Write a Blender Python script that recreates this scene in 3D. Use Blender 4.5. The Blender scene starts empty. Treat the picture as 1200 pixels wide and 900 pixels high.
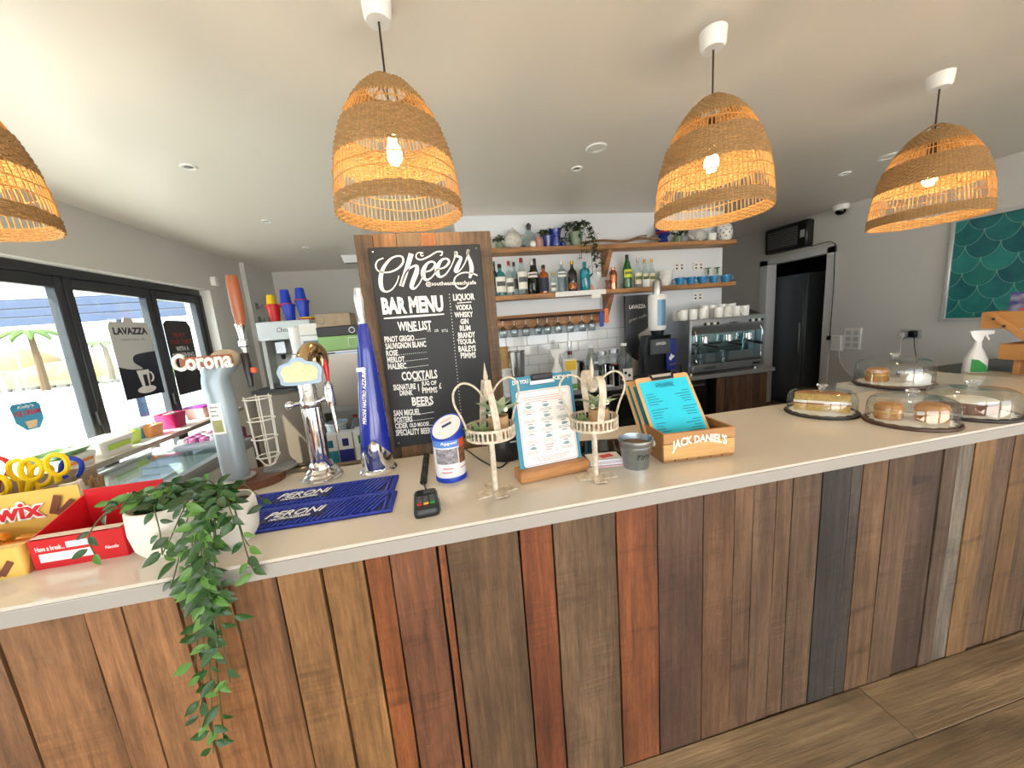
import bpy, math, random
from mathutils import Vector, Matrix
rnd = random.Random(7)
scene = bpy.context.scene
col = scene.collection
# ------------------------------------------------------------------ camera
F, YAW, PITCH, ROLL = 415.0, -11.0, -9.45, 4.5
CAM = Vector((0, 0, 1.65))
_y, _p, _r = map(math.radians, (YAW, PITCH, ROLL))
FW = Vector((-math.sin(_y) * math.cos(_p), math.cos(_y) * math.cos(_p), math.sin(_p)))
_rt = Vector((math.cos(_y), math.sin(_y), 0))
_up = _rt.cross(FW)
RT = _rt * math.cos(_r) - _up * math.sin(_r)
UP = _rt * math.sin(_r) + _up * math.cos(_r)
cd = bpy.data.cameras.new('camera')
cd.sensor_fit = 'HORIZONTAL'; cd.sensor_width = 36; cd.lens = F / 1200 * 36
cd.clip_start = .02; cd.clip_end = 400
cam = bpy.data.objects.new('camera', cd)
col.objects.link(cam)
cam.matrix_world = Matrix(((RT.x, UP.x, -FW.x, CAM.x), (RT.y, UP.y, -FW.y, CAM.y), (RT.z, UP.z, -FW.z, CAM.z), (0, 0, 0, 1)))
scene.camera = cam
# ------------------------------------------------------------------ light
W = bpy.data.worlds.new('World'); scene.world = W; W.use_nodes = True
bg = W.node_tree.nodes['Background']
bg.inputs[0].default_value = (.86, .93, 1, 1); bg.inputs[1].default_value = 4.2
sd = bpy.data.lights.new('sun', 'SUN'); sd.energy = 19; sd.angle = .009; sd.color = (1, .91, .78)
sun = bpy.data.objects.new('sun', sd); col.objects.link(sun)
sun.rotation_euler = Vector((.45, .42, -.79)).to_track_quat('-Z', 'Y').to_euler()
vs = scene.view_settings
vs.view_transform = 'Standard'; vs.look = 'None'; vs.exposure = 0.45; vs.gamma = 1; vs.use_curve_mapping = False
# ------------------------------------------------------------------ helpers
def ray(px, py): return FW + RT * ((px - 600) / F) - UP * ((py - 450) / F)
def Zp(px, py, z):
    d = ray(px, py); return CAM + d * ((z - CAM.z) / d.z)
def Yp(px, py, y):
    d = ray(px, py); return CAM + d * ((y - CAM.y) / d.y)
def Xp(px, py, x):
    d = ray(px, py); return CAM + d * ((x - CAM.x) / d.x)
def R(a): return math.radians(a)
def T(x, y, z): return Matrix.Translation((x, y, z))
def RX(a): return Matrix.Rotation(R(a), 4, 'X')
def RY(a): return Matrix.Rotation(R(a), 4, 'Y')
def RZ(a): return Matrix.Rotation(R(a), 4, 'Z')
FRONT = RX(90)            # xy drawing -> upright, facing -Y
I4 = Matrix.Identity(4)
def rrect(w, d, r, n=3):
    r = min(r, w / 2 - 1e-5, d / 2 - 1e-5)
    if r <= 1e-5: return [(w / 2, -d / 2), (w / 2, d / 2), (-w / 2, d / 2), (-w / 2, -d / 2)]
    o = []
    for cx, cy, a0 in ((w / 2 - r, -d / 2 + r, -90), (w / 2 - r, d / 2 - r, 0), (-w / 2 + r, d / 2 - r, 90), (-w / 2 + r, -d / 2 + r, 180)):
        for k in range(n + 1):
            a = R(a0 + 90 * k / n); o.append((cx + r * math.cos(a), cy + r * math.sin(a)))
    return o
def spline(pts, n=6, closed=False):
    P = [Vector(p) for p in pts]; out = []; N = len(P)
    for i in range(N if closed else N - 1):
        if closed: a, b, c, d = P[i - 1], P[i], P[(i + 1) % N], P[(i + 2) % N]
        else: a, b, c, d = P[max(i - 1, 0)], P[i], P[i + 1], P[min(i + 2, N - 1)]
        for k in range(n):
            t = k / n
            out.append(.5 * ((2 * b) + (c - a) * t + (2 * a - 5 * b + 4 * c - d) * t * t + (3 * b - a - 3 * c + d) * t ** 3))
    if not closed: out.append(P[-1])
    return out
class MB:
    def __init__(s): s.v = []; s.f = []
    def add(s, vs_, fs, M=None):
        b = len(s.v)
        s.v += [tuple(M @ Vector(v)) for v in vs_] if M is not None else [tuple(v) for v in vs_]
        s.f += [tuple(i + b for i in f) for f in fs]; return s
    def box(s, c, d, bev=0, M=None):
        x, y, z = c; hx, hy, hz = d[0] / 2, d[1] / 2, d[2] / 2; b = min(bev, hx * .9, hy * .9, hz * .9)
        if b <= 0:
            v = [(x + i * hx, y + j * hy, z + k * hz) for i in (-1, 1) for j in (-1, 1) for k in (-1, 1)]
            return s.add(v, [(0, 1, 3, 2), (4, 6, 7, 5), (0, 4, 5, 1), (2, 3, 7, 6), (0, 2, 6, 4), (1, 5, 7, 3)], M)
        v = []; ix = {}
        for i in (-1, 1):
            for j in (-1, 1):
                for k in (-1, 1):
                    for a in range(3):
                        q = [hx, hy, hz]; w = [hx - b, hy - b, hz - b]; w[a] = q[a]
                        ix[i, j, k, a] = len(v); v.append((x + i * w[0], y + j * w[1], z + k * w[2]))
        f = []
        def quad(l, a, sg):
            f.append(tuple(l if sg > 0 else l[::-1]))
        for sg in (-1, 1):
            quad([ix[sg, -1, -1, 0], ix[sg, 1, -1, 0], ix[sg, 1, 1, 0], ix[sg, -1, 1, 0]], 0, sg)
            quad([ix[-1, sg, -1, 1], ix[-1, sg, 1, 1], ix[1, sg, 1, 1], ix[1, sg, -1, 1]], 1, sg)
            quad([ix[-1, -1, sg, 2], ix[1, -1, sg, 2], ix[1, 1, sg, 2], ix[-1, 1, sg, 2]], 2, sg)
        for i in (-1, 1):
            for j in (-1, 1):
                quad([ix[i, j, -1, 0], ix[i, j, -1, 1], ix[i, j, 1, 1], ix[i, j, 1, 0]], 0, i * j)
                quad([ix[i, -1, j, 0], ix[i, 1, j, 0], ix[i, 1, j, 2], ix[i, -1, j, 2]], 0, i * j)
                quad([ix[-1, i, j, 1], ix[-1, i, j, 2], ix[1, i, j, 2], ix[1, i, j, 1]], 0, i * j)
                for k in (-1, 1):
                    quad([ix[i, j, k, 0], ix[i, j, k, 1], ix[i, j, k, 2]], 0, i * j * k)
        return s.add(v, f, M)
    def lathe(s, prof, n=20, c=(0, 0, 0), M=None, sx=1, sy=1):
        v = []; f = []; rings = []
        for r, z in prof:
            if r < 1e-6: rings.append([len(v)]); v.append((c[0], c[1], c[2] + z))
            else:
                rings.append(list(range(len(v), len(v) + n)))
                v += [(c[0] + sx * r * math.cos(2 * math.pi * k / n), c[1] + sy * r * math.sin(2 * math.pi * k / n), c[2] + z) for k in range(n)]
        for a, b in zip(rings, rings[1:]):
            for k in range(n):
                k2 = (k + 1) % n
                if len(a) == 1 and len(b) == 1: continue
                if len(a) == 1: f.append((a[0], b[k2], b[k]))
                elif len(b) == 1: f.append((a[k], a[k2], b[0]))
                else: f.append((a[k], a[k2], b[k2], b[k]))
        return s.add(v, f, M)
    def cyl(s, c, r, h, n=20, r2=None, M=None):
        r2 = r if r2 is None else r2
        return s.lathe([(0, 0), (r, 0), (r2, h), (0, h)], n, c, M)
    def tube(s, pts, r, n=6, closed=False, M=None, flat=None):
        P = [Vector(p) for p in pts]; N = len(P)
        rr = r if isinstance(r, (list, tuple)) else [r] * N
        tang = []
        for i in range(N):
            a = P[i - 1] if (i > 0 or closed) else P[i]; b = P[(i + 1) % N] if (i < N - 1 or closed) else P[i]
            t = (b - a); tang.append(t.normalized() if t.length > 1e-9 else Vector((0, 0, 1)))
        u = tang[0].orthogonal().normalized(); v = []; f = []
        if flat is not None: u = Vector(flat)
        for i in range(N):
            t = tang[i]
            if flat is not None: u = Vector(flat)
            u = (u - t * u.dot(t)).normalized(); w = t.cross(u)
            for k in range(n):
                a = 2 * math.pi * k / n
                v.append(P[i] + u * (rr[i] * math.cos(a)) + w * (rr[i] * math.sin(a)))
        for i in range(N if closed else N - 1):
            j = (i + 1) % N
            for k in range(n):
                k2 = (k + 1) % n
                f.append((i * n + k, i * n + k2, j * n + k2, j * n + k))
        if not closed: f.append(tuple(range(n))[::-1]); f.append(tuple((N - 1) * n + k for k in range(n)))
        return s.add(v, f, M)
    def stack(s, lv, M=None, n=3, cap=(1, 1)):
        # loft of rounded rectangles (w, d, r, z[, cx, cy])
        v = []; f = []; m = None
        for L in lv:
            o = rrect(L[0], L[1], max(L[2], 2e-5), n); m = len(o)
            cx, cy = (L[4], L[5]) if len(L) > 4 else (0, 0)
            v += [(cx + a, cy + b, L[3]) for a, b in o]
        for i in range(len(lv) - 1):
            for k in range(m):
                k2 = (k + 1) % m; f.append((i * m + k, i * m + k2, (i + 1) * m + k2, (i + 1) * m + k))
        if cap[0]: f.append(tuple(range(m))[::-1])
        if cap[1]: f.append(tuple((len(lv) - 1) * m + k for k in range(m)))
        return s.add(v, f, M)
    def prism(s, o, d, M=None, z0=0):
        n = len(o)
        v = [(a, b, z0) for a, b in o] + [(a, b, z0 + d) for a, b in o]
        f = [tuple(range(n))[::-1], tuple(range(n, 2 * n))] + [(k, (k + 1) % n, n + (k + 1) % n, n + k) for k in range(n)]
        return s.add(v, f, M)
    def ball(s, c, r, n=12, m=8, sz=1, M=None):
        pr = [(r * math.sin(math.pi * k / m), -r * sz * math.cos(math.pi * k / m)) for k in range(m + 1)]
        pr[0] = (0, -r * sz); pr[-1] = (0, r * sz)
        return s.lathe(pr, n, c, M)
    def mesh(s, name, ang=38):
        me = bpy.data.meshes.new(name); me.from_pydata(s.v, [], s.f); me.update()
        if ang:
            me.polygons.foreach_set('use_smooth', [True] * len(me.polygons)); me.set_sharp_from_angle(angle=R(ang))
        return me
    def build(s, name, mt, parent=None, ang=38, loc=None):
        me = s.mesh(name, ang); me.materials.append(mt)
        o = bpy.data.objects.new(name, me); col.objects.link(o)
        if parent: o.parent = parent
        if loc: o.location = loc
        return o
def tag(o, label, cat, group=None):
    o['label'] = label; o['category'] = cat
    if group: o['group'] = group
    return o
def thing(name, label, cat, loc=(0, 0, 0), rz=0, group=None):
    o = bpy.data.objects.new(name, None); col.objects.link(o); o.empty_display_size = .05
    o.location = loc; o.rotation_euler = (0, 0, R(rz)); return tag(o, label, cat, group)
def struct(o):
    o['kind'] = 'structure'; return o
def inst(o, parent, M=None, name=None):
    c = o.copy(); col.objects.link(c); c.parent = parent
    if M is not None: c.matrix_local = M
    return c
def copy_tree(o, parent=None):
    c = o.copy(); col.objects.link(c); c.parent = parent
    for ch in list(o.children): copy_tree(ch, c)
    return c
TEXTS = []
def txt(s, parent, mt, M=FRONT, size=.05, fit=None, bold=0, shear=0, warp=None, ext=.0004, align='CENTER', name='lettering'):
    TEXTS.append((s, parent, mt, M, size, fit, bold, shear, warp, ext, align, name))
def flush_texts():
    obs = []
    for s, parent, mt, M, size, fit, bold, shear, warp, ext, align, name in TEXTS:
        cu = bpy.data.curves.new('lettering_curve', 'FONT'); cu.body = s; cu.size = size; cu.align_x = align
        cu.resolution_u = 2; cu.offset = bold * size; cu.shear = shear; cu.extrude = ext
        o = bpy.data.objects.new('lettering_curve', cu); col.objects.link(o); obs.append(o)
    bpy.context.view_layer.update(); dg = bpy.context.evaluated_depsgraph_get()
    for o, (s, parent, mt, M, size, fit, bold, shear, warp, ext, align, name) in zip(obs, TEXTS):
        me = bpy.data.meshes.new_from_object(o.evaluated_get(dg))
        if fit:
            xs = [v.co.x for v in me.vertices]; ys = [v.co.y for v in me.vertices]
            ax, bx, ay, by = min(xs), max(xs), min(ys), max(ys)
            for v in me.vertices:
                v.co.x = fit[0] + (v.co.x - ax) / (bx - ax) * (fit[1] - fit[0]); v.co.y = fit[2] + (v.co.y - ay) / (by - ay) * (fit[3] - fit[2])
        if warp:
            for v in me.vertices: v.co = warp(v.co.copy())
        me.materials.clear(); me.materials.append(mt)
        n = bpy.data.objects.new(name, me); col.objects.link(n); n.parent = parent; n.matrix_local = M
    for o in obs:
        cu = o.data; bpy.data.objects.remove(o); bpy.data.curves.remove(cu)
# ------------------------------------------------------------------ materials
def lin(c):
    def g(u):
        u /= 255; return u / 12.92 if u <= .04045 else ((u + .055) / 1.055) ** 2.4
    return (g(c[0]), g(c[1]), g(c[2]), 1)
MATS = {}
def mat(name, c=(200, 200, 200), rough=.5, metal=0, trans=0, emit=0, noise=None, bump=None, coat=0, c2=None, sub=0, spec=.5):
    """noise=(scale, amount[, stretch xyz]) mottles towards c2; bump=(scale, strength[, stretch])"""
    if name in MATS: return MATS[name]
    m = bpy.data.materials.new(name); MATS[name] = m; m.use_nodes = True
    nt = m.node_tree; N = nt.nodes; L = nt.links; b = N['Principled BSDF']
    b.inputs['Base Color'].default_value = lin(c); b.inputs['Roughness'].default_value = rough; b.inputs['Metallic'].default_value = metal
    b.inputs['Transmission Weight'].default_value = trans; b.inputs['Coat Weight'].default_value = coat
    b.inputs['Specular IOR Level'].default_value = spec
    if emit:
        b.inputs['Emission Color'].default_value = lin(c); b.inputs['Emission Strength'].default_value = emit
    def nz(sc, st, detail=4):
        tc = N.new('ShaderNodeTexCoord'); mp = N.new('ShaderNodeMapping'); mp.inputs['Scale'].default_value = st
        L.new(tc.outputs['Object'], mp.inputs[0]); n = N.new('ShaderNodeTexNoise'); n.inputs['Scale'].default_value = sc
        n.inputs['Detail'].default_value = detail; L.new(mp.outputs[0], n.inputs['Vector']); return n
    if noise:
        n = nz(noise[0], noise[2] if len(noise) > 2 else (1, 1, 1))
        rp = N.new('ShaderNodeValToRGB'); rp.color_ramp.elements[0].position = .5 - .22; rp.color_ramp.elements[1].position = .5 + .22
        L.new(n.outputs[0], rp.inputs[0])
        mx = N.new('ShaderNodeMix'); mx.data_type = 'RGBA'; mx.inputs[6].default_value = lin(c)
        k = c2 if c2 else tuple(u * .6 for u in c); mx.inputs[7].default_value = lin(k)
        ml = N.new('ShaderNodeMath'); ml.operation = 'MULTIPLY'; ml.inputs[1].default_value = noise[1]
        L.new(rp.outputs[0], ml.inputs[0]); L.new(ml.outputs[0], mx.inputs[0]); L.new(mx.outputs[2], b.inputs['Base Color'])
    if bump:
        n = nz(bump[0], bump[2] if len(bump) > 2 else (1, 1, 1)); bp = N.new('ShaderNodeBump'); bp.inputs['Strength'].default_value = bump[1]
        bp.inputs['Distance'].default_value = .005; L.new(n.outputs[0], bp.inputs['Height']); L.new(bp.outputs[0], b.inputs['Normal'])
    return m
def thin_glass(name, tint=(250, 252, 252), gloss=.02, f0=.05):
    if name in MATS: return MATS[name]
    m = bpy.data.materials.new(name); MATS[name] = m; m.use_nodes = True
    nt = m.node_tree; N = nt.nodes; L = nt.links; N.clear()
    o = N.new('ShaderNodeOutputMaterial'); mx = N.new('ShaderNodeMixShader')
    ge = N.new('ShaderNodeNewGeometry'); dt = N.new('ShaderNodeVectorMath'); dt.operation = 'DOT_PRODUCT'
    L.new(ge.outputs['Normal'], dt.inputs[0]); L.new(ge.outputs['Incoming'], dt.inputs[1])
    cur = dt.outputs['Value']
    for op, val in (('ABSOLUTE', 0), ('SUBTRACT', 1), ('POWER', 5), ('MULTIPLY_ADD', .9)):   # Schlick reflection of a thin sheet
        q = N.new('ShaderNodeMath'); q.operation = op
        if op == 'SUBTRACT': q.inputs[0].default_value = 1; L.new(cur, q.inputs[1])
        else:
            L.new(cur, q.inputs[0]); q.inputs[1].default_value = val
            if op == 'MULTIPLY_ADD': q.inputs[2].default_value = f0
        cur = q.outputs[0]
    t = N.new('ShaderNodeBsdfTransparent'); t.inputs[0].default_value = lin(tint)
    g = N.new('ShaderNodeBsdfGlossy'); g.inputs['Roughness'].default_value = gloss
    L.new(cur, mx.inputs[0]); L.new(t.outputs[0], mx.inputs[1]); L.new(g.outputs[0], mx.inputs[2]); L.new(mx.outputs[0], o.inputs[0])
    return m
def translucent(name, c, amt=.5, rough=.7):
    if name in MATS: return MATS[name]
    m = mat(name, c, rough, noise=(60, .45), bump=(220, .25)); nt = m.node_tree; N = nt.nodes; L = nt.links
    b = N['Principled BSDF']; o = N['Material Output']; mx = N.new('ShaderNodeMixShader'); mx.inputs[0].default_value = amt
    t = N.new('ShaderNodeBsdfTranslucent'); t.inputs[0].default_value = lin(c)
    L.new(b.outputs[0], mx.inputs[1]); L.new(t.outputs[0], mx.inputs[2]); L.new(mx.outputs[0], o.inputs[0]); return m
def plank_mat(name, grain=(1, 1, .05), saw=True, rough=.62, tone=1.0, sc=34):
    """weathered timber: per-board colour from the object colour, grain along one axis, saw marks, stains"""
    m = bpy.data.materials.new(name); MATS[name] = m; m.use_nodes = True
    nt = m.node_tree; N = nt.nodes; L = nt.links; b = N['Principled BSDF']; b.inputs['Roughness'].default_value = rough
    oi = N.new('ShaderNodeObjectInfo'); tc = N.new('ShaderNodeTexCoord')
    off = N.new('ShaderNodeVectorMath'); off.operation = 'MULTIPLY_ADD'
    cb = N.new('ShaderNodeCombineXYZ')
    for i in range(3): L.new(oi.outputs['Random'], cb.inputs[i])
    L.new(cb.outputs[0], off.inputs[0]); off.inputs[1].default_value = (37, 61, 83); L.new(tc.outputs['Object'], off.inputs[2])
    def noise(scale, st, detail=6, rg=.6):
        mp = N.new('ShaderNodeMapping'); mp.inputs['Scale'].default_value = st; L.new(off.outputs[0], mp.inputs[0])
        n = N.new('ShaderNodeTexNoise'); n.inputs['Scale'].default_value = scale; n.inputs['Detail'].default_value = detail; n.inputs['Roughness'].default_value = rg
        L.new(mp.outputs[0], n.inputs['Vector']); return n
    def ramp(n, a, bb, lo, hi):
        r = N.new('ShaderNodeMapRange'); r.inputs[1].default_value = a; r.inputs[2].default_value = bb; r.inputs[3].default_value = lo; r.inputs[4].default_value = hi
        L.new(n.outputs[0], r.inputs[0]); return r
    g = ramp(noise(sc * 1.3, grain, 8, .65), .28, .72, .5, 1.42)
    inv = tuple(1 if u < .5 else .06 for u in grain)
    terms = [g, ramp(noise(sc * .16, tuple(max(u, .35) for u in grain), 5), .3, .72, .55, 1.38)]
    sawn = noise(sc * 2.2, inv, 2)
    if saw:
        patch = ramp(noise(sc * .13, (1, 1, 1), 2), .5, .66, 0, 1)      # saw marks only survive in patches
        mk = ramp(sawn, .36, .64, .8, 1.14); mm = N.new('ShaderNodeMix'); mm.inputs[2].default_value = 1.0
        L.new(patch.outputs[0], mm.inputs[0]); L.new(mk.outputs[0], mm.inputs[3]); terms.append(mm)
        terms.append(ramp(noise(sc * .13, tuple(max(.5, u * 2.2) for u in inv), 5), .60, .76, 1.0, .42))
        terms.append(ramp(noise(sc * 5, tuple(max(u, .1) for u in grain), 4, .8), .3, .7, .74, 1.24))
        terms.append(ramp(noise(sc * .75, tuple(u * .35 for u in grain), 3), .68, .75, 1.0, .5))
    cur = None
    for t in terms:
        if cur is None: cur = t.outputs[0]
        else:
            mm = N.new('ShaderNodeMath'); mm.operation = 'MULTIPLY'; L.new(cur, mm.inputs[0]); L.new(t.outputs[0], mm.inputs[1]); cur = mm.outputs[0]
    sc_ = N.new('ShaderNodeVectorMath'); sc_.operation = 'SCALE'; L.new(oi.outputs['Color'], sc_.inputs[0]); L.new(cur, sc_.inputs['Scale'])
    wear = ramp(noise(sc * 2.2, tuple(max(u, .2) for u in grain), 8, .8), .68, .82, 0, .38)
    mx = N.new('ShaderNodeMix'); mx.data_type = 'RGBA'; mx.inputs[7].default_value = lin((196, 168, 138)); L.new(sc_.outputs[0], mx.inputs[6]); L.new(wear.outputs[0], mx.inputs[0])
    out = mx.outputs[2]
    if saw:      # thin pale scratches left by the saw, across the grain
        scr = ramp(noise(sc * 5.5, tuple(1 if u < .5 else .05 for u in grain), 3, .7), .67, .74, 0, .5)
        pm = ramp(noise(sc * .2, (1, 1, 1), 3), .52, .64, 0, 1); ml = N.new('ShaderNodeMath'); ml.operation = 'MULTIPLY'
        L.new(scr.outputs[0], ml.inputs[0]); L.new(pm.outputs[0], ml.inputs[1])
        m2 = N.new('ShaderNodeMix'); m2.data_type = 'RGBA'; m2.inputs[7].default_value = lin((190, 156, 118)); L.new(out, m2.inputs[6]); L.new(ml.outputs[0], m2.inputs[0]); out = m2.outputs[2]
    L.new(out, b.inputs['Base Color'])
    bp = N.new('ShaderNodeBump'); bp.inputs['Strength'].default_value = .55; bp.inputs['Distance'].default_value = .004
    L.new(cur, bp.inputs['Height']); L.new(bp.outputs[0], b.inputs['Normal']); return m
PLANK = plank_mat('weathered_plank')
SHELFWOOD = plank_mat('shelf_wood', (.05, 1, 1), False, .5)
FLOORWOOD = plank_mat('floor_wood', (.05, 1, 1), False, .38, sc=26)
def colour(o, c): o.color = lin(c); return o
white_paint = mat('white_paint', (222, 227, 232), .55, bump=(90, .05))
ceil_paint = mat('ceiling_paint', (224, 219, 210), .34, bump=(14, .06))
cream_paint = mat('cream_wall_paint', (209, 207, 203), .6, bump=(120, .05))
quartz = mat('cream_quartz', (216, 208, 194), .12, noise=(260, .25), c2=(192, 182, 166))
steel = mat('brushed_steel', (186, 186, 186), .3, 1, bump=(60, .05, (1, 1, 14)))
chrome = mat('chrome', (225, 226, 230), .06, 1)
galv = mat('galvanised_steel', (176, 186, 194), .34, 1, noise=(30, .5), c2=(130, 142, 152))
black_pl = mat('black_plastic', (26, 26, 28), .35)
black_matt = mat('matt_black', (17, 17, 18), .7)
white_pl = mat('white_plastic', (232, 232, 230), .35)
ceramic = mat('white_ceramic', (232, 231, 226), .15, coat=.3)
grey_pl = mat('grey_plastic', (120, 124, 128), .45)
paper = mat('white_paper', (240, 238, 234), .7)
chalk = mat('chalk_paint', (238, 238, 234), .8)
slate = mat('blackboard', (25, 27, 29), .55, noise=(5, .5), c2=(36, 38, 41))
glass = thin_glass('clear_glass')
pane_glass = thin_glass('window_glass', (244, 250, 250), .0)
# ------------------------------------------------------------------ room shell
ZC, YB, XL, XR = 2.84, 4.05, -2.70, 5.35
def sbox(name, x0, x1, y0, y1, z0, z1, mt, bev=0, parent=None):
    o = MB().box(((x0 + x1) / 2, (y0 + y1) / 2, (z0 + z1) / 2), (x1 - x0, y1 - y0, z1 - z0), bev).build(name, mt, parent)
    return struct(o) if parent is None else o
floor = sbox('floor', -3.0, 7.6, -3.4, 7.0, -.12, -.012, FLOORWOOD); colour(floor, (134, 112, 85))
ceiling = sbox('ceiling', -3.0, 5.6, -3.4, 7.2, ZC, ZC + .12, ceil_paint)
# left wall with the folding-door opening
m = MB()
def seg(m, x0, x1, y0, y1, z0, z1): m.box(((x0 + x1) / 2, (y0 + y1) / 2, (z0 + z1) / 2), (x1 - x0, y1 - y0, z1 - z0))
seg(m, -3.0, XL, .30, 5.17, 2.36, ZC); seg(m, -3.0, XL, 5.17, 6.0, -.1, ZC); seg(m, -3.0, XL, -3.4, .30, -.1, ZC)
seg(m, -3.0, XL + .06, 6.0, 7.0, -.1, ZC)
struct(m.build('wall_left', cream_paint))
m = MB(); seg(m, -2.7, 5.5, 6.9, 7.05, -.1, ZC); seg(m, .30, .45, 4.2, 6.9, -.1, ZC)
struct(m.build('wall_alcove', cream_paint))
wall_back = sbox('wall_back', .30, 3.63, YB, YB + .15, -.1, ZC, white_paint)
m = MB(); seg(m, XR, XR + .15, -3.4, 4.08, -.1, ZC); seg(m, XR, XR + .15, 4.08, 5.03, 2.3, ZC); seg(m, XR, XR + .15, 5.03, 7.0, -.1, ZC)
struct(m.build('wall_right', cream_paint))
m = MB(); seg(m, -3.0, 5.5, -3.4, -3.2, 2.55, ZC); seg(m, -3.0, 5.5, -3.4, -3.2, -.1, .25)
for x in (-2.9, -.2, 2.5, 5.2): seg(m, x - .14, x + .2, -3.4, -3.2, .25, 2.55)
struct(m.build('wall_front', cream_paint))
# store room behind the doorway
dark_wall = mat('store_room_unlit', (46, 47, 49), .8)  # darkness of the unlit room is put into the wall colour
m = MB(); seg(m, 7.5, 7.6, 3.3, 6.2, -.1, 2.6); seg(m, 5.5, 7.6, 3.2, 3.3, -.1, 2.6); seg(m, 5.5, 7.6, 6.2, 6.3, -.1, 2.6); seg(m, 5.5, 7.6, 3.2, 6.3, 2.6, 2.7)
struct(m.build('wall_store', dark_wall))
t = MB(); seg(t, XR - .02, XR + .16, 5.0, 5.14, -.012, 2.36); seg(t, XR - .02, XR + .16, 3.99, 4.09, -.012, 2.36); seg(t, XR - .02, XR + .16, 3.99, 5.14, 2.28, 2.37)
struct(t.build('door_1', mat('door_frame_white', (216, 217, 218), .4)))
fr = thing('fridge', 'tall dark grey fridge standing inside the dark doorway', 'fridge', (5.95, 4.85, -.012))
fgrey = mat('fridge_grey', (96, 104, 112), .4, .2)
MB().box((0, 0, 1.05), (.7, .6, 2.1), .015).build('body', fgrey, fr)
MB().box((-.365, 0, 1.08), (.03, .56, 1.98), .01).build('door', fgrey, fr)
MB().box((-.39, -.24, 1.1), (.02, .02, .5), .006).build('handle', steel, fr)
# floor planks in view
fp = [(140, 117, 88), (128, 107, 80), (148, 125, 96), (120, 100, 77), (135, 113, 85)]
k = 0
for j in range(10):
    y0 = .985 - .2 * j - .2; x = -1.0 - (j * .47) % 1.3
    while x < 5.3:
        x1 = min(x + 1.3, 5.33)
        if x1 > -.9:
            o = MB().box((0, 0, 0), (x1 - x - .003, .197, .012), .0012).build('floor_plank', FLOORWOOD, floor, loc=((x + x1) / 2, y0 + .1, -.006))
            c = fp[(k * 7 + j) % 5]; colour(o, c); k += 1
        x += 1.3
# wall tiles behind the back worktop
tile_mt = mat('white_glazed_tile', (226, 229, 231), .1, coat=.4)
struct(MB().box((1.42, YB - .003, 1.2), (1.86, .006, .64)).build('trim_1', mat('tile_grout', (168, 172, 174), .8)))
tw, th = .252, .117; base = None
for r in range(5):
    for c in range(-1, 8):
        x0 = .5 + c * tw + (tw / 2 if r % 2 else 0); x1 = x0 + tw
        x0 = max(x0, .5); x1 = min(x1, 2.34)
        if x1 - x0 < .03: continue
        o = MB().box((0, 0, 0), (x1 - x0 - .005, .01, th - .005), .002).build('tile', tile_mt, wall_back, loc=((x0 + x1) / 2, YB - .008, .93 + th * (r + .5)))
# folding glass doors on the left
frame_mt = mat('anthracite_frame', (44, 47, 52), .4)
ys = [.30, 1.08, 1.86, 2.65, 3.50, 4.37, 5.12]
for i in range(6):
    y0, y1 = ys[i], ys[i + 1]; cy = (y0 + y1) / 2; w = y1 - y0 - .01
    e = bpy.data.objects.new('window_%d' % (i + 1), None); col.objects.link(e); e.location = (-2.85, cy, 0); struct(e)
    for s in (-1, 1): MB().box((0, s * (w / 2 - .033), 1.15), (.07, .066, 2.28), .006).build('stile', frame_mt, e)
    MB().box((0, 0, 2.245), (.07, w - .13, .09), .006).build('top_rail', frame_mt, e)
    MB().box((0, 0, .06), (.07, w - .13, .12), .006).build('bottom_rail', frame_mt, e)
    MB().box((0, 0, 1.16), (.012, w - .13, 2.09)).build('pane', pane_glass, e)
    if i in (3, 4, 5): MB().box((.05, w / 2 - .03, 1.16), (.03, .02, .12), .005).build('handle', black_pl, e)
struct(MB().box((-2.85, 2.71, 2.325), (.10, 4.86, .07), .004).build('trim_2', frame_mt))
struct(MB().box((-2.85, 5.145, 1.15), (.10, .05, 2.3), .004).build('trim_3', frame_mt))
# ------------------------------------------------------------------ outdoors, left
conc = mat('pale_patio_paving', (226, 222, 214), .8, noise=(2, .3), c2=(206, 200, 190))
struct(MB().box((-17, 10, -.2), (28, 60, .16)).build('ground_patio', conc))
struct(MB().box((10, -14, -.2), (60, 21.2, .16)).build('ground_terrace', conc))
gz = Zp(50, 457, -.1)
lawn = MB().box((-30, gz.y + 11.6, -.1), (60, 20, .1)).build('lawn', mat('lawn_green', (92, 134, 44), .9, noise=(3, .6), c2=(128, 140, 70)))
struct(lawn)
kb = thing('stone_kerb', 'low grey stone kerb along the far lawn outside', 'kerb', (gz.x, gz.y + 1.2, -.1))
ston = mat('grey_stone', (84, 80, 76), .9, noise=(8, .6))
for i in range(26):
    w = .55 + .25 * rnd.random(); MB().stack([(w, .5, .12, 0), (w * .95, .46, .14, .12 + .05 * rnd.random()), (w * .6, .3, .1, .22)]).build('stone', ston, kb, loc=(-10 + i * .78, .1 * rnd.random(), 0))
sand = mat('dry_scrub', (142, 118, 84), .95, noise=(1, .7), c2=(96, 96, 62))
m = MB()
for px, py, w, h in ((20, 418, 7, 4.6), (70, 420, 9, 2.6), (120, 418, 8, 3.2), (-40, 420, 12, 4.5)):
    c = Yp(px, py, 44); m.ball((c.x, c.y, -.5), w / 2, 14, 8, h / w * 1.6)
struct(m.build('hills', sand))
palm_g = mat('palm_frond_green', (62, 84, 30), .8); bark = mat('palm_bark', (92, 72, 50), .9, noise=(20, .6))
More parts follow.
